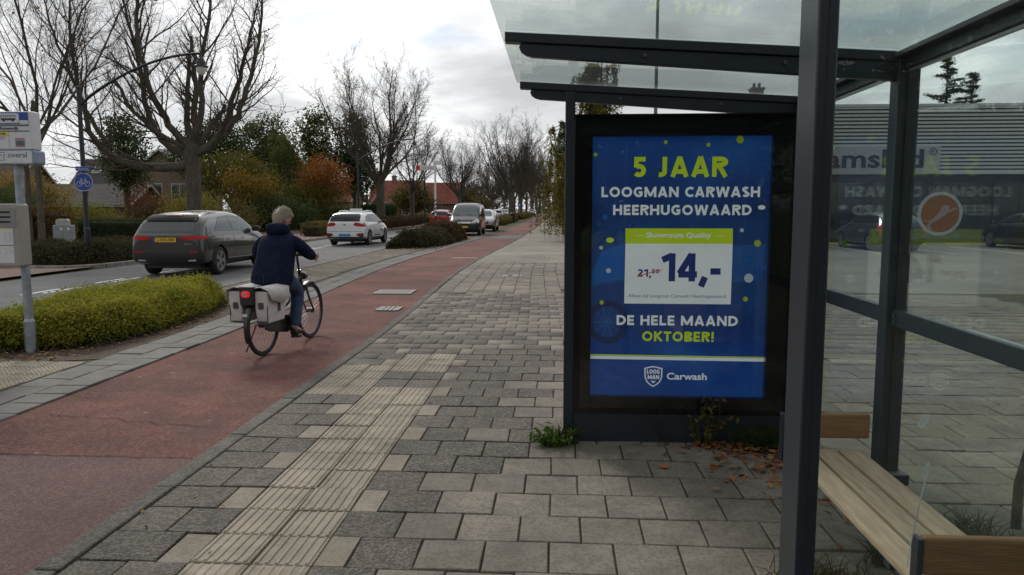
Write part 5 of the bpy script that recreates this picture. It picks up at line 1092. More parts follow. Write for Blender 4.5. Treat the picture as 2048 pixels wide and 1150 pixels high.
c2.patch('tail_light', [(.40,.95),(.52,.88),(.86,.86),(.86,.93),(.70,1.02),(.48,1.05)], 'rear', tail_m, 0.012, mirror=True, step=.05); c2.patch('tail_light_wrap', [(-2.08,.87),(-1.78,.86),(-1.95,1.02),(-2.05,1.03)], 'side', tail_m, 0.010, mirror=True, step=.05)
c2.patch('fog_light', [(.52,.50),(.62,.56),(.84,.57),(.83,.42),(.66,.41)], 'rear', clad_m, 0.014, mirror=True); c2.patch('fog_lens', [(.62,.52),(.80,.53),(.80,.48),(.64,.48)], 'rear', tail_m, 0.020, mirror=True)
c2.patch('lower_bumper', [(-.86,.28),(.86,.28),(.87,.40),(-.87,.40)], 'rear', clad_m, 0.012); c2.patch('number_plate', [(-.26,.43),(.26,.43),(.26,.54),(-.26,.54)], 'rear', plate_b, 0.018)
text('plate_number', 'G-527-ND', s_ink, c2.t, (0, -2.165, .455), .09, width=.42)
c2.patch('sill_trim', [(-.9,.27),(1.02,.27),(1.02,.36),(-.9,.38)], 'side', clad_m, 0.010, mirror=True); c2.patch('door_strip', [(-.55,.42),(.5,.42),(.5,.47),(-.55,.47)], 'side', clad_m, 0.012, mirror=True)
c2.arches(WX, .90, mat('arch_grey', (.05,.05,.052), .6)); c2.seams([-.38, .90, -1.12], .40, 1.0); c2.handles([-.75, .20], .90); c2.mirrors(.95, .84, 1.06, clad_m); c2.patch('boot_gap', [(-.80,.64),(.80,.64),(.80,.652),(-.80,.652)], 'rear', s_slot, 0.005)
text('door_lettering', 'TAXI', clad_m, c2.t, (.915, .62, .62), .17, rot=(math.pi/2, 0, math.pi/2), width=.40)
for sg in (1, -1): MB().tube([(sg*.56,-1.2,1.50),(sg*.56,-1.15,1.545),(sg*.55,-.4,1.585),(sg*.55,.2,1.56),(sg*.55,.28,1.515)], .018, 6).build('roof_rail', white_p, c2.t, smooth=True)
MB().prism(rounded(-.28, .28, 1.55, 1.66, .03), 'Y', -.50, -.34).build('roof_sign', panel_w, c2.t, bevel=.01); c2.patch('emblem', rounded(-.05, .05, .925, .965, .019), 'rear', clad_m, 0.012)
# ---- black and red van parked facing us
van_p = mat('black_paint', (0.010, 0.0095, 0.0095), 0.3, var=0.04, coat=0.4); van_r = paint_m('van_red', (0.36, 0.016, 0.014), 0.3)
st_v = [(-2.38,0.46,0.8,0.8,1.05,0.8,1.86,0.72),(-2.34,0.32,0.92,0.82,1.08,0.9,1.94,0.8),(-2,0.28,0.95,0.82,1.1,0.92,1.97,0.82),(-0.8,0.26,0.95,0.82,1.1,0.92,1.97,0.82),(0.3,0.26,0.95,0.82,1.09,0.92,1.95,0.8),(0.85,0.26,0.95,0.82,1.08,0.91,1.82,0.76),(1.35,0.26,0.95,0.82,1.05,0.9,1.4,0.8),(1.75,0.27,0.94,0.8,1,0.86,1.14,0.72),(2.1,0.28,0.9,0.76,0.92,0.8,1.02,0.66),(2.34,0.3,0.82,0.7,0.82,0.7,0.9,0.54),(2.4,0.4,0.66,0.62,0.7,0.58,0.74,0.4)]
WV = wh(.84, -1.45, 1.50, .34)
c3 = Car('van', 'black delivery van with red side panel parked facing us', (-5.6, 45.6, -0.01), R(181), st_v, van_p, WV, 0.34)
c3.patch('windscreen', [(-.74,1.22),(.74,1.22),(.66,1.72),(.55,1.80),(-.55,1.80),(-.66,1.72)], 'front', win_clear, 0.008); c3.patch('headlight', [(.40,.76),(.62,.74),(.86,.90),(.86,1.02),(.74,.99),(.52,.86)], 'front', lens_m, 0.014, mirror=True, step=.05)
c3.patch('headlight_wrap', [(1.80,.84),(2.24,.76),(2.26,.82),(1.86,1.0)], 'side', lens_m, 0.012, mirror=True, step=.05)
c3.patch('grille', [(-.44,.74),(.44,.74),(.44,.83),(-.44,.83)], 'front', chrome, 0.010); c3.patch('bumper', [(-.84,.34),(.84,.34),(.86,.66),(-.86,.66)], 'front', clad_m, 0.014); c3.patch('number_plate', [(-.26,.48),(.26,.48),(.26,.59),(-.26,.59)], 'front', plate_y, 0.02)
c3.patch('side_window', [(.10,1.18),(1.28,1.14),(.86,1.62),(.62,1.70),(.10,1.70)], 'side', win_dark, mirror=True); c3.patch('red_panel', [(-2.0,.50),(1.1,.46),(1.75,.80),(1.55,1.02),(1.0,1.02),(-2.0,1.06)], 'side', van_r, 0.007, mirror=True, step=.1)
c3.patch('side_window', [(-1.0,1.20),(-.05,1.20),(-.05,1.70),(-1.0,1.70)], 'side', win_dark, mirror=True); c3.mirrors(1.05, .92, 1.22, clad_m); c3.arches(WV, .95, clad_m)
for sg in (-.35, .30): MB().tube([(sg,1.62,1.245),(sg+.25,1.55,1.275),(sg+.5,1.50,1.30)], .012, 5).build('wiper', clad_m, c3.t)
MB().tube([(0,.2,1.94),(0,.05,2.2)], .006, 5).build('aerial', clad_m, c3.t)
# ---- silver SUV parked behind the van
silver_p = paint_m('silver_paint', (0.34, 0.345, 0.35), 0.3, 0.4)
c4 = Car('parked_car', 'silver SUV parked nose forward behind the black van', (-5.35, 53.6, -0.01), R(180), st_x, silver_p, WX, 0.33)
c4.patch('windscreen', [(-.64,1.06),(.64,1.06),(.54,1.40),(.44,1.46),(-.44,1.46),(-.54,1.40)], 'front', win_clear, 0.008); c4.patch('headlight', [(.46,.68),(.80,.76),(.82,.84),(.66,.86),(.48,.78)], 'front', lens_m, 0.014, mirror=True, step=.05)
c4.patch('grille', [(-.42,.56),(.42,.56),(.46,.76),(-.46,.76)], 'front', clad_m, 0.012); c4.patch('grille_bar', [(-.40,.74),(-.30,.74),(-.10,.58),(.10,.58),(.30,.74),(.40,.74),(.14,.53),(-.14,.53)], 'front', chrome, 0.018); c4.patch('lower_bumper', [(-.8,.34),(.8,.34),(.8,.46),(-.8,.46)], 'front', clad_m, 0.012); c4.patch('number_plate', [(-.26,.43),(.26,.43),(.26,.53),(-.26,.53)], 'front', plate_y, 0.02)
c4.patch('side_window', [(-1.55,1.08),(.95,1.02),(.66,1.26),(.34,1.40),(-.9,1.42),(-1.4,1.32)], 'side', win_dark, mirror=True); c4.mirrors(.95, .84, 1.06, silver_p); c4.arches(WX, .90, clad_m)
# ---- cars further off: same shell, own colours
def simple_car(label, loc, rz, m, roof=None, back=True, name='distant_car', group=None):
    c = Car(name, label, loc, R(rz), st_x, m, WX, 0.33, group)
    c.patch('rear_window', [(-.68,1.09),(.68,1.09),(.67,1.34),(.58,1.42),(-.58,1.42),(-.67,1.34)], 'rear', win_dark, 0.008); c.patch('windscreen', [(-.64,1.06),(.64,1.06),(.54,1.40),(.44,1.46),(-.44,1.46),(-.54,1.40)], 'front', win_clear, 0.008)
    c.patch('tail_light', [(.56,.86),(.86,.86),(.86,.96),(.66,1.02)], 'rear', tail_m, 0.012, mirror=True); c.patch('headlight', [(.46,.68),(.80,.76),(.82,.84),(.66,.86),(.48,.78)], 'front', lens_m, 0.014, mirror=True)
    c.patch('number_plate', [(-.26,.62),(.26,.62),(.26,.73),(-.26,.73)], 'rear', plate_y, 0.018); c.patch('number_plate', [(-.26,.43),(.26,.43),(.26,.53),(-.26,.53)], 'front', plate_y, 0.02)
    c.patch('side_window', [(-1.55,1.08),(-.40,1.05),(-.46,1.42),(-.9,1.42),(-1.4,1.32)], 'side', win_dark, mirror=True); c.patch('side_window', [(-.34,1.05),(.95,1.02),(.66,1.26),(.34,1.40),(-.40,1.42)], 'side', win_dark, mirror=True)
    c.patch('bumper', [(-.84,.30),(.84,.30),(.86,.42),(-.86,.42)], 'rear', clad_m, 0.012); c.mirrors(.95, .84, 1.06, m); c.seams([-.38, .90], .40, 1.0); c.arches(WX, .9, clad_m); c.handles([-.75, .20], .90)
    if roof: c.patch('roof_panel', [(-.55,-1.5),(.55,-1.5),(.56,.25),(-.56,.25)], 'top', roof, 0.006, step=.15)
    return c
simple_car('red hatchback with white roof on the road, half hidden by the van', (-10.0, 64.0, ZROAD), 0, paint_m('red_paint', (0.42, 0.012, 0.014)), white_p)
simple_car('small white car coming towards us beyond the silver SUV', (-8.45, 103.0, ZROAD), 0, white_p)
simple_car('far dark blue car parked beside the cycle path avenue', (-5.5, 150.0, -0.01), 180, paint_m('dark_blue_paint', (0.02, 0.025, 0.05)), group='far cars in the avenue')
simple_car('farthest white car at the end of the avenue', (-6.6, 185.0, -0.01), 180, white_p, group='far cars in the avenue')
simple_car('far grey car partly hidden behind the avenue tree trunks', (-9.3, 128.0, ZROAD), 180, grey_p, group='far cars in the avenue')
# ---- estate cars on the car park beyond the shelter glass
ink_p = paint_m('ink_blue_paint', (0.012, 0.016, 0.030), 0.25); blk_p = paint_m('parked_black_paint', (0.012, 0.013, 0.016), 0.25)
st_e = [(-2.34,0.46,0.74,0.66,0.84,0.7,0.98,0.58),(-2.3,0.34,0.86,0.68,0.92,0.8,1.04,0.68),(-2.14,0.28,0.9,0.7,0.96,0.83,1.2,0.66),(-1.85,0.25,0.91,0.7,0.97,0.84,1.38,0.66),(-1.35,0.22,0.91,0.7,0.97,0.84,1.46,0.64),(-0.45,0.2,0.91,0.7,0.96,0.84,1.5,0.64),(0.25,0.2,0.91,0.7,0.95,0.84,1.47,0.64),(0.8,0.2,0.91,0.7,0.94,0.83,1.3,0.66),(1.25,0.22,0.9,0.7,0.92,0.82,1.02,0.68),(1.7,0.24,0.89,0.68,0.88,0.8,0.94,0.66),(2.05,0.28,0.86,0.64,0.8,0.75,0.86,0.62),(2.26,0.32,0.78,0.58,0.7,0.66,0.74,0.52),(2.32,0.42,0.62,0.54,0.62,0.56,0.64,0.42)]
WE = wh(.80, -1.38, 1.42, .32)
def estate(label, loc, rz, m):
    c = Car('parked_car', label, loc, R(rz), st_e, m, WE, 0.32, 'cars on the car park', 7)
    c.patch('rear_window', [(-.62,1.06),(.62,1.06),(.56,1.34),(.46,1.38),(-.46,1.38),(-.56,1.34)], 'rear', win_clear, 0.008); c.patch('tail_light', [(.60,.78),(.84,.78),(.84,.98),(.68,1.0)], 'rear', tail_m, 0.012, mirror=True); c.patch('tail_light_wrap', [(-2.26,.79),(-2.02,.82),(-2.06,.98),(-2.24,.99)], 'side', tail_m, 0.010, mirror=True, step=.05)
    c.patch('number_plate', [(-.26,.74),(.26,.74),(.26,.85),(-.26,.85)], 'rear', plate_y, 0.018); c.patch('bumper', [(-.82,.30),(.82,.30),(.84,.44),(-.84,.44)], 'rear', clad_m, 0.012)
    c.patch('side_window', [(-1.95,1.06),(-1.30,1.03),(-1.30,1.33),(-1.66,1.33)], 'side', win_dark, mirror=True); c.patch('side_window', [(-1.24,1.03),(-.40,1.02),(-.44,1.36),(-1.24,1.34)], 'side', win_dark, mirror=True); c.patch('side_window', [(-.34,1.02),(1.0,.99),(.70,1.20),(.36,1.34),(-.38,1.36)], 'side', win_dark, mirror=True)
    c.patch('window_trim', [(-1.98,1.035),(1.05,.965),(1.05,.985),(-1.98,1.055)], 'side', chrome, 0.012, mirror=True, step=.15); c.patch('windscreen', [(-.6,1.04),(.6,1.04),(.5,1.38),(-.5,1.38)], 'front', win_dark, 0.008)
    c.mirrors(1.0, .84, 1.02, m); c.seams([-.38, .95, -1.16], .36, .98); c.handles([-.75, .20], .88); c.arches(WE, .9, m); c.patch('headlight', [(.46,.60),(.78,.66),(.80,.74),(.48,.70)], 'front', lens_m, 0.014, mirror=True); return c
estate('dark blue estate car with yellow plate parked beyond the shelter post', (12.75, 30.6, -0.01), 0, ink_p)
estate('black estate car parked at the right edge beyond the shelter glass', (18.95, 30.9, -0.01), 0, blk_p)
# ================================================================== CYCLIST: bicycle, bags, rider
BX, BY, BR = -3.25, 7.90, R(-6.5)
blk = mat('bicycle_black', (0.012, 0.012, 0.013), 0.35, var=0.1, coat=0.4); spoke_m = mat('spoke_steel', (0.45, 0.45, 0.45), 0.35, 0.8); alu = mat('rim_aluminium', (0.10, 0.10, 0.105), 0.35, 0.7)
bi = thing('bicycle', 'black upright city bicycle ridden along the red cycle path', 'bicycle', (BX, BY, ZPATH), BR)
WB = 1.17; RW = 0.35
def ring_pts(r, c, n=40): return [(c[0], c[1]+r*math.cos(2*math.pi*k/n), c[2]+r*math.sin(2*math.pi*k/n)) for k in range(n+1)]
for yw, nm in ((0, 'wheel'), (WB, 'wheel')):
    w = MB().tube(ring_pts(RW-.02, (0,0,0)), 0.021, 8, False).build(nm, tyre_m, bi, smooth=True); w.location = (0, yw, RW)
    MB().tube(ring_pts(RW-.045, (0,0,0)), 0.012, 6, False).build('rim', alu, w, smooth=True)
    sp_ = MB()
    for k in range(28):
        a = 2*math.pi*k/28; b = a+(0.55 if k % 2 else -0.55); s_ = 0.025 if k % 4 < 2 else -0.025
        sp_.tube([(s_, .03*math.cos(b), .03*math.sin(b)), (0, (RW-.05)*math.cos(a), (RW-.05)*math.sin(a))], 0.0016, 4, False)
    o = sp_.build('spokes', spoke_m, w); o['kind'] = 'stuff'
    MB().tube([(-.045,0,0),(.045,0,0)], 0.03 if yw else 0.04, 12).build('hub', blk, w, smooth=True)
fr = MB(); BBp = (0, .47, .29); HT = (0, .90, .86); HB = (0, .955, .68); SC = (0, .28, .80)
fr.tube([BBp, SC], .018, 10).tube([HB, (0,.72,.42), BBp], .024, 10).tube([(0,.9,.80), (0,.60,.52), (0,.42,.45)], .018, 10).tube([(0,.895,.88), (0,.96,.66)], .022, 10)
for sx in (.055, -.055): fr.tube([(sx*.4,.47,.29), (sx,0,RW)], .011, 8).tube([(sx*.3,.31,.70), (sx,0,RW)], .010, 8)
fr.build('frame', blk, bi, smooth=True)
fk = MB()
for sx in (.05, -.05): fk.tube([(sx,.965,.68), (sx,1.06,.50), (sx,WB,RW)], [.014,.013,.010], 8)
fk.tube([(-.055,.965,.68),(.055,.965,.68)], .016, 8).build('fork', blk, bi, smooth=True)
MB().tube([(0,.895,.88),(0,.86,1.02),(0,.86,1.06)], .015, 8).build('stem', blk, bi, smooth=True)
hb = MB().tube([(-.31,.60,1.05),(-.29,.70,1.06),(-.22,.82,1.07),(-.10,.87,1.06),(.10,.87,1.06),(.22,.82,1.07),(.29,.70,1.06),(.31,.60,1.05)], .012, 8).build('handlebar', blk, bi, smooth=True)
for sx in (1, -1):
    MB().tube([(sx*.312,.59,1.05),(sx*.29,.71,1.06)], .018, 8).build('grip', clad_m, hb, smooth=True); MB().tube([(sx*.27,.75,1.05),(sx*.31,.70,1.03),(sx*.34,.66,1.01)], .007, 6).build('brake_lever', clad_m, hb)
MB().obox((0,.89,1.12), (.10,.05,.13), (R(-25),0,0)).build('display', mat('display_grey', (.10,.11,.13), .2), bi, bevel=.01)
MB().lathe([(0,0),(.045,0),(.05,.05),(.04,.07),(0,.075)], 16, (0,.98,.80), 'Y').build('headlamp', blk, bi, smooth=True)
def guard(cy_, a0, a1, w, name):
    v = []; n = 18
    for k in range(n+1):
        a = R(a0+(a1-a0)*k/n); 
        for x, dr in ((-w, -.012), (-w*.5, .006), (w*.5, .006), (w, -.012)): v.append((x, cy_+(RW+.022+dr)*math.cos(a), RW+(RW+.022+dr)*math.sin(a)))
    MB().add(v, [(4*i+k, 4*i+k+1, 4*i+k+5, 4*i+k+4) for i in range(n) for k in range(3)]).build(name, blk, bi, smooth=True)
guard(0, 30, 205, .032, 'rear_mudguard'); guard(WB, 60, 160, .030, 'front_mudguard')
MB().prism([(-.06,.30),(-.04,.42),(.10,.44),(.45,.40),(.58,.34),(.58,.22),(.45,.19),(.05,.26)], 'X', .040, .062).build('chain_case', blk, bi, bevel=.01)
MB().obox((0,.46,.30), (.09,.20,.16)).build('motor', blk, bi, bevel=.03)
cr = MB(); cr.tube([(.075,.47,.29),(.085,.50,.14)], .012, 6).tube([(-.075,.47,.29),(-.085,.44,.44)], .012, 6).build('crank', blk, bi)
MB().box(.09,.19,.455,.545,.125,.148).build('pedal', clad_m, bi, bevel=.004); MB().box(-.19,-.09,.395,.485,.43,.453).build('pedal', clad_m, bi, bevel=.004)
rk = MB(); rk.tube([(-.06,.28,.72),(-.06,-.28,.735),(.06,-.28,.735),(.06,.28,.72)], .008, 6)
for sx in (.065, -.065): rk.tube([(sx,.02,RW),(sx,-.10,.73)], .007, 6).tube([(sx,.02,RW),(sx,.12,.73)], .007, 6)
rk.build('luggage_rack', blk, bi, smooth=True)
MB().prism([(-.075,.60),(.075,.60),(.085,.80),(-.085,.80)], 'Y', -.335, -.285).build('rear_carrier_plate', clad_m, bi, bevel=.01)
MB().prism(rounded(-.05,.05,.685,.755,.03), 'Y', -.36, -.336).build('tail_lamp', tail_lit, bi, bevel=.008); MB().prism(rounded(-.028,.028,.70,.74,.018), 'Y', -.364, -.3605).build('tail_lamp_reflector', mat('pale_red', (.6,.25,.22), .3), bi)
MB().obox((0,-.375,.50), (.05,.012,.03)).build('reflector', panel_w, bi)
MB().tube([(-.07,-.02,RW),(-.16,-.10,.03+.02)], .009, 6).build('kickstand', blk, bi)
MB().prism([(-.09,.10),(-.10,.16),(-.05,.30),(-.015,.38),(.015,.38),(.05,.30),(.10,.16),(.09,.10)], 'Z', .83, .88).build('saddle', clad_m, bi, bevel=.02); MB().tube([SC,(0,.26,.84)], .013, 8).build('seat_post', spoke_m, bi)
# ---- double pannier bag on the rack
bag_m = mat('grey_bag_canvas', (0.56, 0.54, 0.52), 0.85, var=0.08, scale=8, bump=0.3, bscale=120); bag_d = mat('bag_trim', (0.055, 0.055, 0.058), 0.7)
pb = thing('pannier_bag', 'pale grey double pannier bag hanging over the bicycle rack', 'bag', (BX, BY, ZPATH), BR)
def soft(name, pts_bottom, pts_top, z0, z1, m, par, bulge=.0):
    n = len(pts_bottom); v = []; rows = 5
    for r_ in range(rows+1):
        t = r_/rows; k = 1+bulge*math.sin(math.pi*t)
        cx_ = sum(p[0] for p in pts_bottom)/n; cy_ = sum(p[1] for p in pts_bottom)/n
        for a, b in zip(pts_bottom, pts_top): x, y = a[0]*(1-t)+b[0]*t, a[1]*(1-t)+b[1]*t; v.append((cx_+(x-cx_)*k, cy_+(y-cy_)*k, z0+(z1-z0)*t))
    f = [(r_*n+i, r_*n+(i+1) % n, (r_+1)*n+(i+1) % n, (r_+1)*n+i) for r_ in range(rows) for i in range(n)]+[tuple(range(n-1,-1,-1)), tuple(rows*n+i for i in range(n))]
    return MB().add(v, f).build(name, m, par, smooth=True, bevel=.012)
for sg in (1, -1):
    rect = lambda x0, x1, y0, y1: [(sg*x0,y0),(sg*x1,y0),(sg*x1,y1),(sg*x0,y1)]
    p_ = soft('pouch', rect(.085,.205,-.27,.10), rect(.075,.225,-.30,.12), .40, .745, bag_m, pb, .06)
    MB().add([(sg*.02,-.31,.775),(sg*.02,.13,.775),(sg*.15,.14,.80),(sg*.15,-.32,.80),(sg*.245,.145,.765),(sg*.245,-.325,.765),(sg*.262,.12,.645),(sg*.268,-.28,.66),(sg*.272,-.06,.60)],
             [(0,1,2,3),(3,2,4,5),(5,4,6,8,7)]).build('flap', bag_m, pb, smooth='all').modifiers.new('t', 'SOLIDIFY').thickness = .008
    MB().box(min(sg*.088,sg*.20), max(sg*.088,sg*.20), -.292, -.288, .41, .43).build('bottom_trim', bag_d, p_)
    MB().prism(rounded(-.03,.03,.56,.63,.012), 'Y', -.300, -.294).build('badge', bag_d, p_).location = (sg*.145, -.004, 0)
    MB().obox((sg*.234,-.06,.56), (.008,.03,.09)).build('buckle', bag_d, p_); MB().obox((sg*.214,-.292,.57), (.008,.008,.33)).build('piping', bag_d, p_)
MB().box(-.085,.085,-.31,.13,.752,.772).build('bridge', bag_d, pb, bevel=.006)
# ---- the rider
def skin(name, verts, edges, radii, m, parent, sub=2, root=0):
    me = bpy.data.meshes.new(name); me.from_pydata(verts, edges, []); o = bpy.data.objects.new(name, me); COL.objects.link(o)
    md = o.modifiers.new('k', 'SKIN'); md.use_smooth_shade = True
    for i, r in enumerate(radii):
        sv = me.skin_vertices[0].data[i]; sv.radius = r if isinstance(r, tuple) else (r, r); sv.use_root = (i == root)
    ss = o.modifiers.new('s', 'SUBSURF'); ss.levels = sub; ss.render_levels = sub
    ev = evaluated(o); bpy.data.objects.remove(o); ev.materials.clear(); ev.materials.append(m); ev.shade_smooth(); ev.name = name
    return link(bpy.data.objects.new(name, ev), parent)
skin_m = mat('skin', (0.42, 0.24, 0.17), 0.55, var=0.08); coat_m = mat('navy_padded_coat', (0.007, 0.010, 0.030), 0.9, spec=0.15, var=0.3, scale=9, bump=0.9, bscale=13); jean_m = mat('blue_jeans', (0.028, 0.055, 0.115), 0.85, var=0.3, scale=10, bump=0.4, bscale=40)
shoe_m = mat('black_shoe', (0.014, 0.013, 0.013), 0.5); hair_m = mat('blond_grey_hair', (0.55, 0.48, 0.36), 0.7, col2=(0.70, 0.64, 0.52), scale=14, stretch=(6, 6, 1.5), bump=0.8, bscale=50)
pe = thing('person', 'cyclist in navy hooded coat and jeans seen from behind', 'person', (BX, BY, ZPATH), BR)
hip, chest, neck, head = (0,.27,.90), (0,.40,1.22), (0,.47,1.37), (0,.50,1.50)
RS, LS = (.185,.43,1.27), (-.185,.43,1.27); RE, LE = (.335,.50,1.09), (-.335,.50,1.09); RH, LH = (.315,.655,1.065), (-.315,.655,1.065)
RK, LK = (.115,.62,.66), (-.115,.66,.86); RA, LA = (.125,.47,.235), (-.125,.36,.53); RT, LT = (.135,.60,.185), (-.135,.49,.49)
V_ = [hip, (0,.33,1.05), chest, neck, (0,.49,1.44), RS, RE, (.325,.60,1.07), LS, LE, (-.325,.60,1.07), (.10,.29,.87), RK, RA, (-.10,.29,.87), LK, LA, RT, LT, RH, LH]
E_ = [(0,1),(1,2),(2,3),(3,4),(2,5),(5,6),(6,7),(2,8),(8,9),(9,10),(0,11),(11,12),(12,13),(0,14),(14,15),(15,16),(13,17),(16,18),(7,19),(10,20)]
skin('body', V_, E_, [.13,.12,.11,.055,.055,.045,.040,.030,.045,.040,.030,.09,.065,.045,.09,.065,.045,.035,.035,.03,.03], skin_m, pe)
# head as a shaped mesh with nose, ears
hd_ = MB(); n, m_ = 24, 16; v = []; cx_, cy_, cz_ = 0, .525, 1.515
for i in range(m_+1):
    th = math.pi*i/m_
    for k in range(n):
        a = 2*math.pi*k/n; x, y, z = math.sin(th)*math.cos(a), math.sin(th)*math.sin(a), math.cos(th)
        rx, ry, rz = .076, .098, .118
        if z < -.1: rx *= 1+.28*z; ry *= 1+(.10*z if y > 0 else .30*z)
        if y > .85 and -.35 < z < .05: y *= 1.16
        v.append((cx_+x*rx, cy_+y*ry, cz_+z*rz))
hd_.add(v, [(i*n+k, i*n+(k+1) % n, (i+1)*n+(k+1) % n, (i+1)*n+k) for i in range(m_) for k in range(n)]).build('head', skin_m, pe, smooth='all')
for sg in (1, -1):
    MB().lathe([(0,.012),(.018,.014),(.026,.006),(.022,-.006),(0,-.008)], 12, (0,0,0), 'X').build('ear', skin_m, pe, smooth=True).location = (sg*.080, .518, 1.505)
    MB().lathe([(0,.0),(.012,.004),(.010,.010),(0,.012)], 10, (0,0,0), 'Y').build('eye', panel_w, pe).location = (sg*.032, .607, 1.515)
MB().tube([(-.028,.612,1.452),(0,.617,1.450),(.028,.612,1.452)], .006, 6).build('mouth', mat('lip', (.3,.12,.1), .6), pe)
rng = np.random.default_rng(3); hl = []
for k in range(2600):                                        # short combed hair
    a = rng.uniform(0, 2*math.pi); zc = rng.uniform(-.60, 1.0); y = math.sin(a)
    if zc < .22 and y > -.05: continue
    if zc < -.15 and abs(math.cos(a)) > .8: continue
    s_ = math.sqrt(max(0, 1-zc*zc)); base = np.array([cx_+.079*s_*math.cos(a), cy_+.101*s_*y, cz_+.120*zc]); out_ = np.array([s_*math.cos(a), s_*y*0.8, zc*0.9]); 
    d = out_*.55+np.array([rng.normal()*.2, .25, -.55+rng.normal()*.15]); d /= np.linalg.norm(d); P_ = np.array([base-out_*.006, base+out_*.004+d*.014, base+out_*.003+d*.036]); hl.append((P_, np.array([.0034, .0030, .001])))
hr = np_mesh('hair', *tubes_np(hl, 4), hair_m, pe, True)
cap = MB(); v = []
for i in range(11):
    th = math.pi*.56*i/10
    for k in range(24):
        a = 2*math.pi*k/24; z = math.cos(th); y = math.sin(th)*math.sin(a); z2 = max(z, .28) if y > -.02 else z
        v.append((cx_+.079*math.sin(th)*math.cos(a), cy_+.103*y, cz_+.122*z2))
cap.add(v, [(i*24+k, i*24+(k+1) % 24, (i+1)*24+(k+1) % 24, (i+1)*24+k) for i in range(10) for k in range(24)]).build('hair_cap', hair_m, hr, smooth='all')
# coat: torso with sleeves
rings = [(.215,.765,.205,.175),(.225,.80,.228,.198),(.25,.88,.232,.200),(.285,.97,.222,.188),(.325,1.06,.215,.178),(.365,1.15,.215,.170),(.395,1.22,.222,.158),(.42,1.28,.205,.135),(.445,1.33,.150,.105),(.46,1.365,.095,.09)]
v = []; n = 36
for i, (cy0, z, rx, ry) in enumerate(rings):
    for k in range(n):
        a = 2*math.pi*k/n; q = 1+.022*math.sin(5*a+z*23)+.014*math.sin(11*a-z*41)+.018*math.sin(z*75+1.3*math.sin(2*a)); ca, sa = math.cos(a), math.sin(a); sq = (abs(ca)**2.6+abs(sa)**2.6)**(-1/2.6)
        v.append((rx*ca*sq*q, cy0+ry*sa*sq*q, z-(.02 if i == 0 and sa < 0 else 0)))
f = [(i*n+k, i*n+(k+1) % n, (i+1)*n+(k+1) % n, (i+1)*n+k) for i in range(len(rings)-1) for k in range(n)]
co = MB().add(v, f).build('coat', coat_m, pe, smooth='all'); ss = co.modifiers.new('s', 'SUBSURF'); ss.levels = 1; ss.render_levels = 2
for sg in (1, -1):
    skin('sleeve', [(sg*.09,.42,1.262),(sg*.19,.425,1.245),(sg*.265,.45,1.175),(sg*.322,.50,1.105),(sg*.33,.555,1.08),(sg*.322,.61,1.070)], [(0,1),(1,2),(2,3),(3,4),(4,5)], [.075,.088,.080,.074,.062,.050], coat_m, co, 2, 0)
MB().tube([(.0,.215-.178*1.02,.80),(.0,.25-.2*1.02,.9)], .004, 4).build('vent_seam', clad_m, co)
ho = skin('hood', [(-.120,.46,1.375),(-.085,.375,1.385),(0,.340,1.39),(.085,.375,1.385),(.120,.46,1.375)], [(0,1),(1,2),(2,3),(3,4)], [(.040,.055),(.060,.072),(.070,.078),(.060,.072),(.040,.055)], coat_m, pe, 2, 2)
skin('collar', [(-.075,.52,1.37),(-.085,.47,1.36),(0,.41,1.36),(.085,.47,1.36),(.075,.52,1.37)], [(0,1),(1,2),(2,3),(3,4)], [.03,.045,.055,.045,.03], coat_m, pe, 2, 2)
# jeans
skin('jeans', [(0,.28,.86),(.105,.33,.84),(.118,.50,.73),(.118,.615,.645),(.124,.55,.44),(.127,.485,.235),(-.105,.33,.84),(-.118,.50,.85),(-.118,.655,.845),(-.124,.50,.68),(-.127,.375,.535)], [(0,1),(1,2),(2,3),(3,4),(4,5),(0,6),(6,7),(7,8),(8,9),(9,10)],
     [(.15,.13),.112,.096,.083,.074,.070,.112,.096,.083,.074,.070], jean_m, pe, 2, 0)
for A_, T_ in ((RA, RT), (LA, LT)):
    ax, ay, az = A_; skin('shoe', [(ax,ay-.035,az-.045),(ax,ay+.03,az-.03),(ax+.004,ay+.12,az-.055),(ax+.006,ay+.20,az-.065)], [(0,1),(1,2),(2,3)], [(.042,.05),(.045,.052),(.044,.036),(.034,.024)], shoe_m, pe, 2, 1)
# hands closed round the grips: palm, four fingers, thumb
for sg in (1, -1):
    px_, py_, pz_ = sg*.315, .63, 1.072
    hnd = MB().obox((px_, py_+.015, pz_+.012), (.052,.085,.030), (R(6),0,0)).build('hand', skin_m, pe, bevel=.012, seg=3)
    for k in range(4):
        y = py_-.022+.024*k; l_ = (.92, 1.05, 1.0, .82)[3-k]
        MB().tube([(px_-sg*.0, y, pz_+.024), (px_+sg*.034, y, pz_+.020*l_), (px_+sg*.040, y, pz_-.010), (px_+sg*.022, y, pz_-.040*l_), (px_-sg*.004, y, pz_-.044*l_)], [.0095,.0095,.009,.0085,.007], 8).build('finger', skin_m, hnd, smooth=True)
    MB().tube([(px_-sg*.020, py_-.01, pz_+.012), (px_-sg*.036, py_+.012, pz_-.004), (px_-sg*.030, py_+.030, pz_-.028), (px_-sg*.016, py_+.040, pz_-.038)], [.012,.011,.010,.008], 8).build('thumb', skin_m, hnd, smooth=True)

# the head is turned a little to the right
turn = Matrix.Translation((0, .525, 0)) @ Matrix.Rotation(R(-32), 4, 'Z') @ Matrix.Translation((0, -.525, 0))
for o in pe.children:
    if o.name.split('.')[0] in ('head', 'ear', 'eye', 'mouth', 'hair'):
        m4 = turn @ Matrix.Translation(o.location); o.location = m4.to_translation(); o.rotation_euler = (0, 0, R(-32))
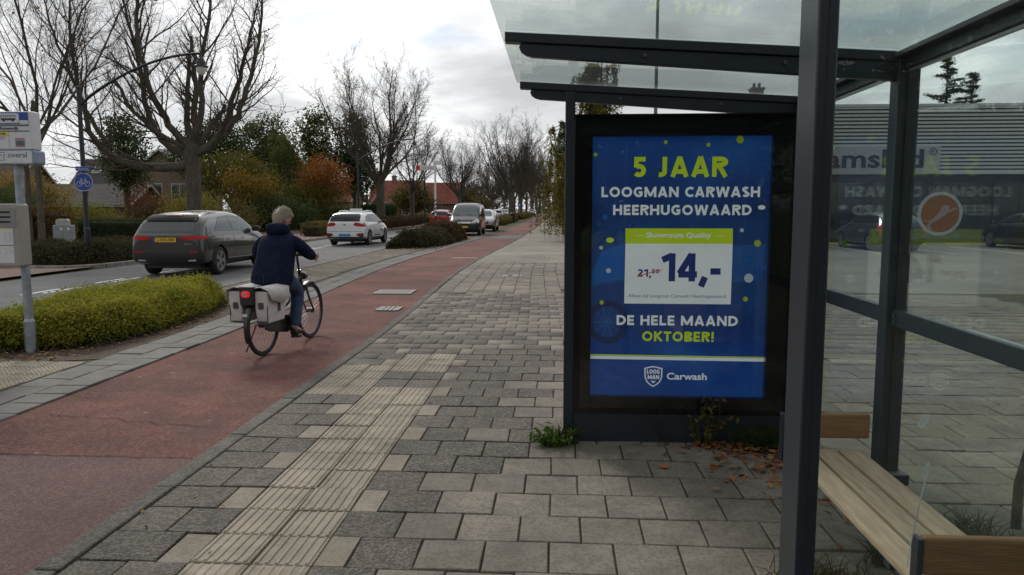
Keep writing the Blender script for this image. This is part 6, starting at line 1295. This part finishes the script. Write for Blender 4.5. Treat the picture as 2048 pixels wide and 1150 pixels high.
# ================================================================== TREES, HEDGES, SHRUBS
# ---- big bare tree beside the road, limbs laid out one by one (metres, relative to the trunk foot)
rng = np.random.default_rng(11)
def limb(pts, r0, depth, r1=0.03):
    P = []; n = len(pts)
    for i, (x, z) in enumerate(pts): P.append((x, depth*math.sin(i/(n-1)*1.4), z))
    # smooth the polyline
    P = np.array(P); t = np.linspace(0, n-1, (n-1)*4+1); Q = np.stack([np.interp(t, np.arange(n), P[:, k]) for k in range(3)], 1)
    for _ in range(2): Q[1:-1] = 0.5*Q[1:-1]+0.25*(Q[:-2]+Q[2:])
    Q[1:] += rng.normal(size=(len(Q)-1, 3))*0.035
    return Q, np.linspace(r0, r1, len(Q))
hero = [limb([(-.1,3.35),(-1.0,3.25),(-2.1,3.35),(-3.2,3.75),(-3.75,4.6),(-4.0,6.2),(-4.2,8.3),(-4.0,10.4)], .21, -1.2),
        limb([(-3.6,4.3),(-4.5,5.3),(-5.2,6.8),(-6.3,9.0),(-6.6,10.5)], .10, 1.0),
        limb([(-.1,3.75),(-1.0,4.1),(-1.9,4.8),(-2.4,5.9),(-2.7,7.6),(-3.2,9.6),(-3.8,11.6)], .20, 1.5),
        limb([(0,4.0),(-.7,4.9),(-1.1,6.2),(-1.4,8.0),(-1.2,10.0),(-1.4,12.4)], .17, -1.6),
        limb([(-.05,4.1),(-.35,5.2),(-.45,6.4),(-.30,8.0)], .15, .9, .07), limb([(.05,4.1),(.35,5.6),(.5,7.4),(.45,8.4)], .15, -.6, .06),
        limb([(.1,3.9),(.9,4.3),(1.7,5.4),(2.2,7.0),(2.6,9.0),(2.9,11.5)], .18, 1.3), limb([(.1,3.8),(1.2,4.2),(1.9,5.2),(2.6,6.6),(3.1,8.0),(3.5,9.4)], .16, -1.4),
        limb([(.05,4.0),(.6,4.9),(1.1,5.9)], .13, 1.0, .08), limb([(0,4.0),(.2,5.6),(-.2,7.8),(.2,10.2),(.1,12.6)], .16, 2.2), limb([(0,3.9),(-1.4,5.0),(-2.0,6.6)], .11, -2.0, .05)]
bare_tree('bare_tree', 'large bare tree with low spreading limb behind the grey SUV', rng, (-15.1, 30.0, 0), hero, trunk_h=4.0, trunk_r=0.31, leaf=(0.012, lf_brown), n2=19, n3=9, n4=4, twig_r=1.15)
b1 = bare_tree('bare_tree', 'tall bare tree behind the white taxi', np.random.default_rng(5), (-15.0, 62.0, 0), height=13.4, trunk_h=4.2, trunk_r=0.36, spread=0.46, nl=13, leaf=(0.02, lf_brown), n2=15, n3=9, n4=4, twig_r=1.6, limb=.75)
b2 = bare_tree('bare_tree', 'bare tree in front of the red-roofed house', np.random.default_rng(9), (-15.1, 76.0, 0), height=10.5, trunk_h=4.0, trunk_r=0.25, spread=0.7, nl=9, leaf=(0.02, lf_brown), n2=14, n3=9, n4=4, twig_r=1.8, limb=.75)
b3 = bare_tree('bare_tree', 'twin-stemmed bare tree behind the bus stop sign', np.random.default_rng(21), (-19.6, 27.0, 0), height=15.5, trunk_h=5.0, trunk_r=0.115, spread=0.62, nl=7, leaf=(0.06, lf_orange), n2=10, n3=7, n4=4, twig_r=1.0, limb=1.05)
def again(src, label, loc, rz, sc):
    c = copy_tree(src); c.location = loc; c.rotation_euler = (0, 0, rz); c.scale = (sc, sc, sc); c['label'] = label; return c
again(b3, 'bare tree at the left edge behind the timetable box', (-22.6, 30.5, 0), 2.1, 0.85)
# avenue trees further off
ORD = ['nearest', 'second', 'third', 'fourth', 'fifth', 'sixth', 'farthest']
for i, (x, y, s_, src) in enumerate([(-6.4, 100, 1.0, b1), (-6.3, 122, .98, b1), (-6.3, 146, 1.0, b2), (-6.2, 172, 1.2, b1), (-6.2, 205, 1.2, b1), (-6.2, 245, 1.2, b1), (-6.2, 300, 1.3, b1),
                                     (-15.0, 112, .9, b1), (-15.0, 140, 1.0, b2), (-15.0, 168, .9, b1), (-15.0, 205, 1.0, b1), (-15.2, 255, 1.2, b1), (-16, 320, 1.4, b1), (-24, 92, .75, b2)]):
    c = again(src, (ORD[i]+' bare avenue tree between road and cycle path' if i < 7 else ORD[i-7]+' bare tree in the far row beyond the road') if i < 13 else 'bare tree in the garden of the red-roofed house', (x, y, 0), 1.7*i+.4, s_); c['group'] = 'bare trees of the far avenue'
# ---- garden trees and bushes behind the far pavement
def gt(name, label, cat, loc, lobes, n, size, m, seed, **k): 
    o = leafy_tree(name, label, cat, loc, lobes, n, size, m, np.random.default_rng(seed), **k)
    if name == 'garden_tree': o.scale = (1.1, 1.1, 1.13)
    return o
gt('garden_tree', 'round dark green tree left of the gabled house', 'tree', (-30.0, 50, 0), [(0,0,5.0,1.35,1.3,1.9),(.3,0,3.6,1.2,1.2,1.2),(-.4,0,6.2,.8,.8,.8)], 7500, .17, lf_dark, 1, trunk=(.14, 3))
gt('garden_tree', 'green tree behind the forked trunk, right of the gabled house', 'tree', (-27.3, 57, 0), [(0,0,6.1,1.9,1.5,1.7),(-1.6,0,5.0,1.3,1.2,1.5),(1.3,0,5.4,1.2,1.2,1.7)], 8000, .19, lf_dark, 2, trunk=(.16, 4))
gt('garden_tree', 'sunlit green tree right of the forked trunk', 'tree', (-26.0, 66, 0), [(0,0,7.0,1.4,1.3,2.0),(.8,0,5.2,1.3,1.2,1.5),(-1.6,0,6.6,1.3,1.3,2.0),(-1.2,0,4.6,1.4,1.2,1.3)], 8000, .20, lf_green, 3, trunk=(.16, 4))
gt('garden_tree', 'tall green tree behind the orange tree', 'tree', (-22.0, 68, 0), [(-.3,0,7.3,1.5,1.3,2.2),(0,0,5.0,1.6,1.3,1.6)], 8500, .20, lf_green, 4, trunk=(.16, 4))
gt('garden_tree', 'dark green tree beside the tall bare tree', 'tree', (-19.2, 69, 0), [(0,0,7.0,1.4,1.3,2.3),(.6,0,4.4,1.2,1.2,2.0),(-.6,0,4.6,1.4,1.2,1.8)], 9000, .20, lf_dark, 5, trunk=(.16, 4))
gt('autumn_tree', 'yellow green autumn tree behind the grey SUV', 'tree', (-23.1, 52, 0), [(0,0,3.6,2.6,1.8,1.7),(-1.2,0,4.3,1.6,1.4,1.2),(1.3,0,3.2,1.8,1.6,1.5),(.3,0,4.7,1.3,1.2,.8)], 14000, .14, lf('leaf_turning', (.085,.098,.018), (.175,.145,.028)), 6, trunk=(.14, 2))
gt('autumn_tree', 'spreading yellow leaved tree low behind the cyclist', 'tree', (-20.9, 50, 0), [(0,0,3.0,1.6,1.3,1.1),(-1.0,0,3.6,1.2,1.1,.8)], 4500, .13, lf_yellow, 7, trunk=(.08, 1.6))
gt('autumn_tree', 'orange autumn tree above the clipped hedge', 'tree', (-18.2, 56, 0), [(0,0,4.3,1.5,1.3,1.1),(.9,0,3.5,1.3,1.2,1.2),(-.4,0,3.6,1.1,1.1,1.0)], 8000, .14, lf_orange, 8, trunk=(.12, 2))
gt('autumn_tree', 'yellow olive bush below the orange tree', 'tree', (-18.4, 55, 0), [(0,0,2.1,1.6,1.3,1.3),(1.3,0,2.0,1.2,1.1,1.4),(-1.5,0,2.2,1.2,1.1,1.4)], 8000, .13, MATS['leaf_turning'], 9, trunk=(.1, 1))
gt('conifer', 'tall dark evergreen between yellow and orange trees', 'tree', (-22.2, 60, 0), [(0,0,4.0,1.6,1.4,2.6),(0,0,6.2,1.0,1.0,1.6),(.9,0,2.6,1.6,1.4,1.8)], 10000, .16, lf_green, 10, trunk=(.15, 3))
gt('evergreen_bush', 'dark evergreen bush behind the clipped hedge', 'bush', (-18.9, 49.5, 0), [(0,0,1.4,1.9,1.2,1.0),(1.2,0,1.2,1.2,1.0,.9),(-1.4,0,1.5,1.3,1.1,1.1)], 8000, .12, lf_dark, 11, trunk=(.07, .6))
gt('bush', 'yellow green round bush beside the big bare trunk', 'bush', (-20.0, 39.3, 0), [(-.3,0,1.5,1.1,1.0,.95),(.6,0,1.4,.9,.9,.85)], 6500, .09, lf_yg, 12, trunk=(.05, .6))
gt('bush', 'loose grey-green bush right of the big bare trunk', 'bush', (-17.7, 40.0, 0), [(0,0,1.3,.8,.7,1.0),(.5,0,1.0,.6,.6,.8)], 2600, .09, lf_olive, 13, trunk=(.04, .5))
gt('bush', 'red leaved bush under the gable window', 'bush', (-25.2, 44, 0), [(0,0,2.1,.8,.8,.9),(-.6,0,1.4,.8,.7,.9),(.7,0,1.4,.9,.7,.9)], 3800, .10, lf_red, 14, trunk=(.05, .8))
gt('bush', 'brown twiggy bush beside the red leaved bush', 'bush', (-23.3, 42, 0), [(0,0,1.4,.9,.8,1.0),(-.9,0,1.2,.8,.7,.8)], 3200, .09, lf_brown, 15, trunk=(.05, .8))
gt('bush', 'spreading yellow green bush beside the lamp post', 'bush', (-24.9, 38.3, 0), [(0,0,1.15,1.0,.8,.75),(.9,0,.95,.8,.7,.6),(-.7,0,1.0,.7,.7,.6)], 5500, .085, lf_yg, 16, trunk=(.05, .5))
gt('bush', 'dark rounded yew behind the lamp post', 'bush', (-27.6, 36.6, 0), [(0,0,1.2,1.7,1.0,1.1),(-.2,0,1.7,1.3,.9,.7)], 9000, .085, lf_dark, 17, trunk=(.06, .5))
gt('conifer', 'small dark cypress left of the rounded yew', 'bush', (-29.4, 37.4, 0), [(0,0,1.4,.55,.55,1.3),(0,0,2.2,.4,.4,.6)], 3500, .09, lf_dark, 18, trunk=(.06, .5))
gt('autumn_tree', 'yellow leaved tree in front of the grey roofs', 'tree', (-32.5, 44, 0), [(0,0,2.6,1.6,1.2,.9),(1.6,0,2.3,1.2,1.0,.7),(-1.0,0,3.0,1.0,.9,.7)], 5500, .12, lf_yellow, 19, trunk=(.09, 1.4))
gt('conifer', 'dark evergreen at the left edge behind the bus stop', 'bush', (-26.0, 33.0, 0), [(0,0,1.2,.8,.7,1.1),(.1,0,2.0,.5,.5,.7)], 4000, .09, lf_dark, 20, trunk=(.06, .5))
# far fillers along the avenue, each a tree of its own
for i, (x, y, z, s_, m, lab) in enumerate([(-19, 96, 3.2, 2.0, lf_olive, 'olive autumn tree right of the red-roofed house'), (-17.5, 128, 3.0, 2.6, lf_olive, 'olive tree above the black van'), (-19, 150, 4.2, 3.2, lf_brown, 'brown autumn tree in the far avenue gardens'),
                                          (-21, 190, 4.5, 4.0, lf_olive, 'big olive tree at the far left of the avenue'), (-20, 240, 5, 5.0, lf_brown, 'brown tree mass far down the left side'), (4, 150, 4, 3.2, lf_yellow, 'yellow tree far down the right pavement'),
                                          (6, 230, 5, 5.0, lf_olive, 'olive tree at the far right of the avenue'), (-10, 420, 6, 9.0, lf_brown, 'tree mass closing the end of the avenue'), (-24, 118, 3.6, 2.4, lf_orange, 'orange brown tree beside the second red roof')]):
    gt('far_tree', lab, 'tree', (x, y, 0), [(0,0,z,s_,s_,s_*.9),(s_*.7,0,z*.75,s_*.7,s_*.7,s_*.7),(-s_*.6,0,z*.8,s_*.7,s_*.7,s_*.8)], 5000, .22+.0009*y, m, 40+i, trunk=(.16, z*.5), csize=.6)
# hedges
H = np.random.default_rng(31)
hedge('clipped_hedge', 'dark clipped hedge along the garden behind the grey SUV', (-23.4, 36.9, 0), (5.6, .9, 1.02), lf_dark, H, 520, .07)
hedge('clipped_hedge', 'long dark clipped hedge behind the cyclist', (-20.3, 47.5, 0), (.9, 22.0, 1.08), lf_dark, H, 420, .08)
hedge('clipped_hedge', 'dark hedge ending at the white taxi', (-18.9, 62.0, 0), (.9, 12.0, 1.5), lf_dark, H, 300, .10)
hedge('clipped_hedge', 'tall dark hedge beside the red-roofed house', (-17.0, 70, 0), (1.2, 9.0, 1.9), lf_dark, H, 260, .12)
hedge('beech_hedge', 'orange brown rounded beech hedge behind the grey cabinet', (-24.2, 31.2, 0), (5.4, 1.3, 1.62), lf_beech, H, 520, .085, round_=.35, core=(.03, .022, .01))
hedge('verge_hedge', 'low brown-green hedge along the kerb ahead of the taxi', (-14.3, 62, 0), (1.1, 26, .85), lf_brown, H, 300, .10, round_=.2, core=(.03, .024, .012))
hedge('verge_hedge', 'small green block hedge on the kerb left of the taxi', (-14.4, 43.8, 0), (1.1, 3.4, .75), lf_olive, H, 420, .08, round_=.2)
hedge('verge_hedge', 'low hedge in the far verge by the red car', (-14.6, 90, 0), (1.2, 22, .9), lf_olive, H, 160, .14, round_=.2)
hedge('verge_hedge', 'low hedge along the far avenue trees', (-6.0, 82, 0), (1.6, 26, .7), lf_olive, H, 240, .11, round_=.25)
hedge('verge_hedge', 'low hedge further along the avenue', (-6.0, 125, 0), (1.6, 40, .8), lf_olive, H, 110, .17, round_=.25)
hedge('side_hedge', 'green hedge beside the far footpath, right', (1.35, 46, 0), (1.6, 22, 1.9), lf_green, H, 320, .10, round_=.3)
hedge('side_hedge', 'yellow orange hedge further along the footpath, right', (1.5, 84, 0), (1.8, 50, 3.0), lf_yellow, H, 110, .17, round_=.4)
# near shrub bed: bushes growing into each other, bright tips above a dark inside
def low_shrub(name, label, poly, h, n, size, m, seed, group=None, edge=.25, twigs=500, tips=None):
    r = np.random.default_rng(seed); P_ = np.array(poly); lo, hi = P_.min(0), P_.max(0)
    def inside(q):
        c = np.zeros(len(q), bool); j = len(P_)-1
        for i in range(len(P_)):
            a, b = P_[i], P_[j]; k = (a[1] > q[:, 1]) != (b[1] > q[:, 1]); c ^= k & (q[:, 0] < (b[0]-a[0])*(q[:, 1]-a[1])/(b[1]-a[1]+1e-12)+a[0]); j = i
        return c
    def dist(q):
        d = np.full(len(q), 9.0)
        for i in range(len(P_)):
            a, b = P_[i], P_[(i+1) % len(P_)]; ab = b-a; t = np.clip(((q-a)@ab)/(ab@ab), 0, 1); d = np.minimum(d, np.linalg.norm(q-(a+t[:, None]*ab), axis=1))
        return d
    ph = r.uniform(0, 6.28, 8); fx = r.uniform(1.2, 5.5, 8); fy_ = r.uniform(1.2, 5.5, 8)
    def top(q): 
        w = sum(np.sin(q[:, 0]*fx[k]+q[:, 1]*fy_[k]+ph[k]) for k in range(8))/8
        return h*(np.clip(dist(q)/edge, 0.0, 1)**.55)*(0.86+.26*w)
    q = r.uniform(lo, hi, (n*2, 2)); q = q[inside(q)][:n]; u = r.random(len(q)); z = top(q)*np.where(u < .62, 1-.16*r.random(len(q)), r.random(len(q))**.7); z += r.normal(size=len(q))*.025
    z = np.where((r.random(len(q)) < .035) & (u < .62), z+r.random(len(q))*.14*h/.5, z)
    # sprays: clump leaves round sprig tips
    k = 9; sel = r.random(len(q)) < 1/k*2.2; C = np.stack([q[sel, 0], q[sel, 1], z[sel]], 1); sp_ = np.repeat(C, k, 0)+r.normal(size=(len(C)*k, 3))*np.array([.035, .035, .04]); P0 = np.concatenate([np.stack([q[:, 0], q[:, 1], z], 1), sp_]); P0 = P0[P0[:, 2] > .01]
    c0 = P_.mean(0); t = thing(name, label, 'shrub', (c0[0], c0[1], 0), 0, group); P0[:, :2] -= c0
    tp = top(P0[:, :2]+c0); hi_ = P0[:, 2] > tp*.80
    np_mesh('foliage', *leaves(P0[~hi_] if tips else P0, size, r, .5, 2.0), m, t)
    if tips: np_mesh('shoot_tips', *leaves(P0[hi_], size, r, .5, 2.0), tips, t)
    q2 = r.uniform(lo, hi, (twigs*2, 2)); q2 = q2[inside(q2)][:twigs]; tz = top(q2); lines = []
    for (x, y), zt in zip(q2, tz):
        d = r.normal(size=2)*.10; lines.append((np.array([(x-c0[0]-d[0]*1.2, y-c0[1]-d[1]*1.2, 0), (x-c0[0], y-c0[1], zt*.55), (x-c0[0]+d[0], y-c0[1]+d[1], zt*(.9+.22*r.random()))]), np.array([.005, .0035, .0015])))
    np_mesh('twigs', *tubes_np(lines, 3), twig_m, t); return t
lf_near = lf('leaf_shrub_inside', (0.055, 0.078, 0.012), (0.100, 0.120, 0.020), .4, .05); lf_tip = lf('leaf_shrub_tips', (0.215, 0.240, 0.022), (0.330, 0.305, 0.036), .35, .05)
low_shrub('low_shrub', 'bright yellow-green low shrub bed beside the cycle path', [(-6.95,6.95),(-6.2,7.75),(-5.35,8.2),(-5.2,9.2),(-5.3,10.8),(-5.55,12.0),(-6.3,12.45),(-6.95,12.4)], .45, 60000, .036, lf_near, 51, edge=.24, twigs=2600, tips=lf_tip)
low_shrub('low_shrub', 'dense grey-green ground-cover shrub at the near end of the planted island', [(-6.9,29.2),(-5.6,29.9),(-4.98,31.5),(-4.9,34.6),(-5.8,35.5),(-6.9,34.8)], .72, 20000, .075, lf_cotone, 52, edge=.5)
low_shrub('low_shrub', 'reddish brown shrub in front of the black van', [(-6.9,34.9),(-5.9,35.6),(-4.9,34.8),(-4.8,38.6),(-5.2,40.0),(-6.9,40.0)], .98, 16000, .08, lf_brown, 53, edge=.5)
low_shrub('low_shrub', 'brown-green cotoneaster mass round the foot of the near lamp', [(-17.6,22.4),(-15.6,20.4),(-14.0,19.9),(-13.0,21.0),(-12.95,32.6),(-15.0,32.6),(-15.9,25)], .62, 30000, .07, lf_cotone, 54, edge=.6, twigs=1500)
# weeping birch by the footpath, right
def weeping(label, loc, h, n, m, seed):
    r = np.random.default_rng(seed); t = thing('weeping_tree', label, 'tree', loc); lines = []; hang = []; P0 = []
    main = grow((0,0,0), (0.02,0,1), h*.95, .17, r, 10, .05, .05, .15); lines.append(main)
    for k in range(44):
        i = r.uniform(.22, 1.0)*10; j = min(int(i), 9); p = main[0][j]; a = r.uniform(0, 2*math.pi); b = grow(p, (math.cos(a), math.sin(a), .75), r.uniform(1.2, 2.9)*(1.25-i/14), .045, r, 6, .1, -.10, .25); lines.append(b)
        for q in range(11):
            s_ = b[0][r.integers(2, 7)]; L_ = r.uniform(.9, 3.4); e = r.normal(size=2)*.15; pts = np.array([s_, s_+[e[0]*.5, e[1]*.5, -.15*L_], s_+[e[0], e[1], -.55*L_], s_+[e[0]*1.2, e[1]*1.2, -L_]]); hang.append((pts, np.array([.012, .009, .006, .003])))
            u = r.random(n); w = np.clip(u*3, 0, 2.999); ii = w.astype(int); f = (w-ii)[:, None]; P0.append(pts[ii]*(1-f)+pts[ii+1]*f+r.normal(size=(n, 3))*.06)
    P0 = np.concatenate(P0); np_mesh('trunk', *tubes_np(lines, 7), bark, t, True); np_mesh('hanging_twigs', *tubes_np(hang, 3), twig_m, t); np_mesh('crown', *leaves(P0[P0[:, 2] > .3], .115, r, -.2, 1.9), m, t)
weeping('weeping birch with yellowing leaves behind the shelter post', (1.35, 37.0, 0), 9.6, 95, lf('leaf_birch', (.125,.115,.022), (.215,.175,.034), tr=.55), 61)
weeping('second weeping birch with green leaves further along the footpath', (0.9, 56.0, 0), 9.0, 80, lf_green, 62)
# conifers behind the shop
def fir(label, loc, h, seed, lean=0.0):
    r = np.random.default_rng(seed); t = thing('conifer', label, 'tree', loc, 0, 'firs behind the shop'); lines = [(np.array([(0,0,0),(lean*.5,0,h*.5),(lean,0,h)]), np.array([.22,.14,.02]))]; P0 = []
    for k in range(46):
        f = (k+1)/47; z = h*(.25+.75*f); L_ = (1-f)*h*.34+.2; L_ *= r.uniform(.55, 1.35); a = r.uniform(0, 2*math.pi); e = np.array([math.cos(a), math.sin(a), r.uniform(-.05, .22)]); p = np.array([lean*z/h, 0, z]); lines.append((np.array([p, p+e*L_*.6, p+e*L_+[0,0,.1]]), np.array([.05,.03,.01])))
        u = r.random(190); P0.append(p+e*(u*L_)[:, None]+r.normal(size=(190, 3))*np.array([.17,.17,.06])*(1-.4*u)[:, None])
    np_mesh('trunk', *tubes_np(lines, 5), bark, t); np_mesh('crown', *leaves(np.concatenate(P0), .17, r, .6, 3.0), lf_fir, t)
fir('blue-green fir with pointed top behind the shop roof', (24.7, 50, 0), 11.7, 71); fir('leaning fir with ragged side branches behind the shop roof', (26.1, 51, 0), 10.4, 72, .8)
# weeds, grass and leaf litter round the shelter
def grass_tuft(label, loc, n, h, spread, seed, m=lf_green):
    r = np.random.default_rng(seed); L_ = []
    for k in range(n):
        b = np.array([r.normal()*spread, r.normal()*spread*.5, 0]); d = np.array([r.normal()*.45, r.normal()*.35, 1]); hh = h*r.uniform(.4, 1.1); L_.append((np.array([b, b+d*hh*.5, b+d*hh*.9+[d[0]*hh*.35, d[1]*hh*.3, -.02]]), np.array([.0028,.0022,.0006])))
    o = np_mesh('grass_tuft', *tubes_np(L_, 3), m); o.location = loc; return tag(o, label, 'grass tuft', 'grass tufts round the shelter')
grass_tuft('grass tuft at the foot of the shelter front post', (.04, 4.93, 0), 110, .19, .035, 81); grass_tuft('thick grass tuft in the corner right of the poster', (1.40, 4.93, 0), 420, .22, .10, 82, lf_dark)
grass_tuft('grass growing under the bench by the glass', (1.53, 3.3, 0), 260, .18, .05, 83); grass_tuft('grass tuft behind the glass near the hoop', (2.0, 3.62, 0), 160, .15, .09, 84); grass_tuft('short grass under the bench front', (1.15, 3.1, 0), 200, .12, .09, 85, lf_olive)
def weed(label, loc, n, h, seed, m=lf_green, lsize=.055, flat_=False):
    r = np.random.default_rng(seed); t = thing('weed', label, 'weed', loc, 0); L_ = []; P0 = []
    for k in range(n):
        a = r.uniform(0, 6.28); b = grow((r.normal()*.03, r.normal()*.02, 0), (math.cos(a)*(.9 if flat_ else .42), math.sin(a)*.3, .35 if flat_ else 1), h*r.uniform(.5, 1.1), .0045, r, 6, .18, .02, .3); L_.append(b)
        for q in b[0][1:]: P0 += [q+r.normal(size=3)*.014 for _ in range(2)]
    np_mesh('stems', *tubes_np(L_, 4), m, t, True); np_mesh('leaves', *leaves(np.array(P0), lsize, r, .2, 2.4), m, t); return t
weed('tall straggly green weed growing in front of the poster case', (.98, 4.93, 0), 9, .36, 91, lf_olive); weed('dried brown weed beside the tall green weed', (.72, 4.94, 0), 3, .28, 92, lf_brown, .03); weed('bright green leafy weed left of the shelter post', (-.03, 4.88, 0), 13, .17, 93, lf('leaf_fresh_weed', (.06,.11,.016), (.10,.15,.025)), .06, True)
r = np.random.default_rng(95)
def litter(name, label, pts, size): 
    o = np_mesh(name, *leaves(pts, size, r, 2.2, 1.5), litter_m); return tag(o, label, 'fallen leaves', None, 'stuff')
n = 520; P0 = np.stack([np.clip(1.50-np.abs(r.normal(size=n))*.25, .6, 1.54), np.where(r.random(n) < .55, 4.95-np.abs(r.normal(size=n))*.06, 4.95-np.abs(r.normal(size=n))*.5), r.uniform(.004, .03, n)], 1); litter('fallen_leaves', 'brown fallen leaves drifted into the shelter corner', P0, .055)
n = 1700; P1 = np.stack([r.uniform(-6.9, -5.0, n), r.uniform(7.3, 12.9, n), r.uniform(.0, .015, n)], 1); P1 = P1[(P1[:, 0]+5.2) < -.25*np.abs(P1[:, 1]-9.5)+.42]; litter('fallen_leaves', 'brown fallen leaves lying under the low shrub bed', P1, .05)
n = 1400; P2 = np.stack([r.uniform(-6.9, -4.7, n), r.uniform(28.8, 40, n), r.uniform(.0, .03, n)], 1); litter('fallen_leaves', 'orange fallen leaves round the planted island', P2, .09)
n = 900; P3 = np.stack([r.uniform(-20, -13, n), r.uniform(34, 62, n), r.uniform(.0, .02, n)], 1); litter('fallen_leaves', 'fallen leaves scattered over the far pavement', P3, .11)
n = 60; P4 = np.stack([r.uniform(-4.1, -1.0, n), 3.2+10*r.random(n)**1.5, np.full(n, .006)], 1); litter('fallen_leaves', 'scattered small leaf scraps on path and tiles', P4, .028)
for x, y, sz, lab in ((.66, 4.50, .075, 'single orange leaf lying on the grey tiles before the poster'), (1.42, 4.42, .09, 'yellow leaf on the leaf drift in the corner')):
    k = 9; pts = [(sz*(.30+.25*(i % 2))*math.cos(2*math.pi*i/(2*k)), sz*(.30+.25*(i % 2))*math.sin(2*math.pi*i/(2*k))) for i in range(2*k)]
    o = MB().add([(a, b, .004+.25*(a*a+b*b)/sz) for a, b in pts]+[(0,0,.002)], [(i, (i+1) % (2*k), 2*k) for i in range(2*k)]).build('leaf', mat('single_leaf'+lab[:12], (.36,.10,.02) if 'orange' in lab else (.42,.27,.03), .7, var=.2)); o.location = (x, y, .003); tag(o, lab, 'leaf')

# trees standing behind the viewer, seen mirrored in the shelter's glass
for i, (x, y, z, s_, lab) in enumerate([(5.5, -9, 4.2, 3.0, 'dark tree behind the viewer mirrored in the near shelter glass'), (11.5, -13, 4.6, 3.6, 'second dark tree behind the viewer mirrored at the right of the glass'), (0.5, -14, 4.4, 3.0, 'tree behind the viewer mirrored in the poster glass')]):
    gt('mirrored_tree', lab, 'tree', (x, y, 0), [(0,0,z,s_,s_,s_*.95),(s_*.6,0,z*.55,s_*.8,s_*.8,s_*.6),(-s_*.6,0,z*.55,s_*.8,s_*.8,s_*.6)], 9000, .30, lf_dark, 140+i, trunk=(.2, z*.5), csize=.5)
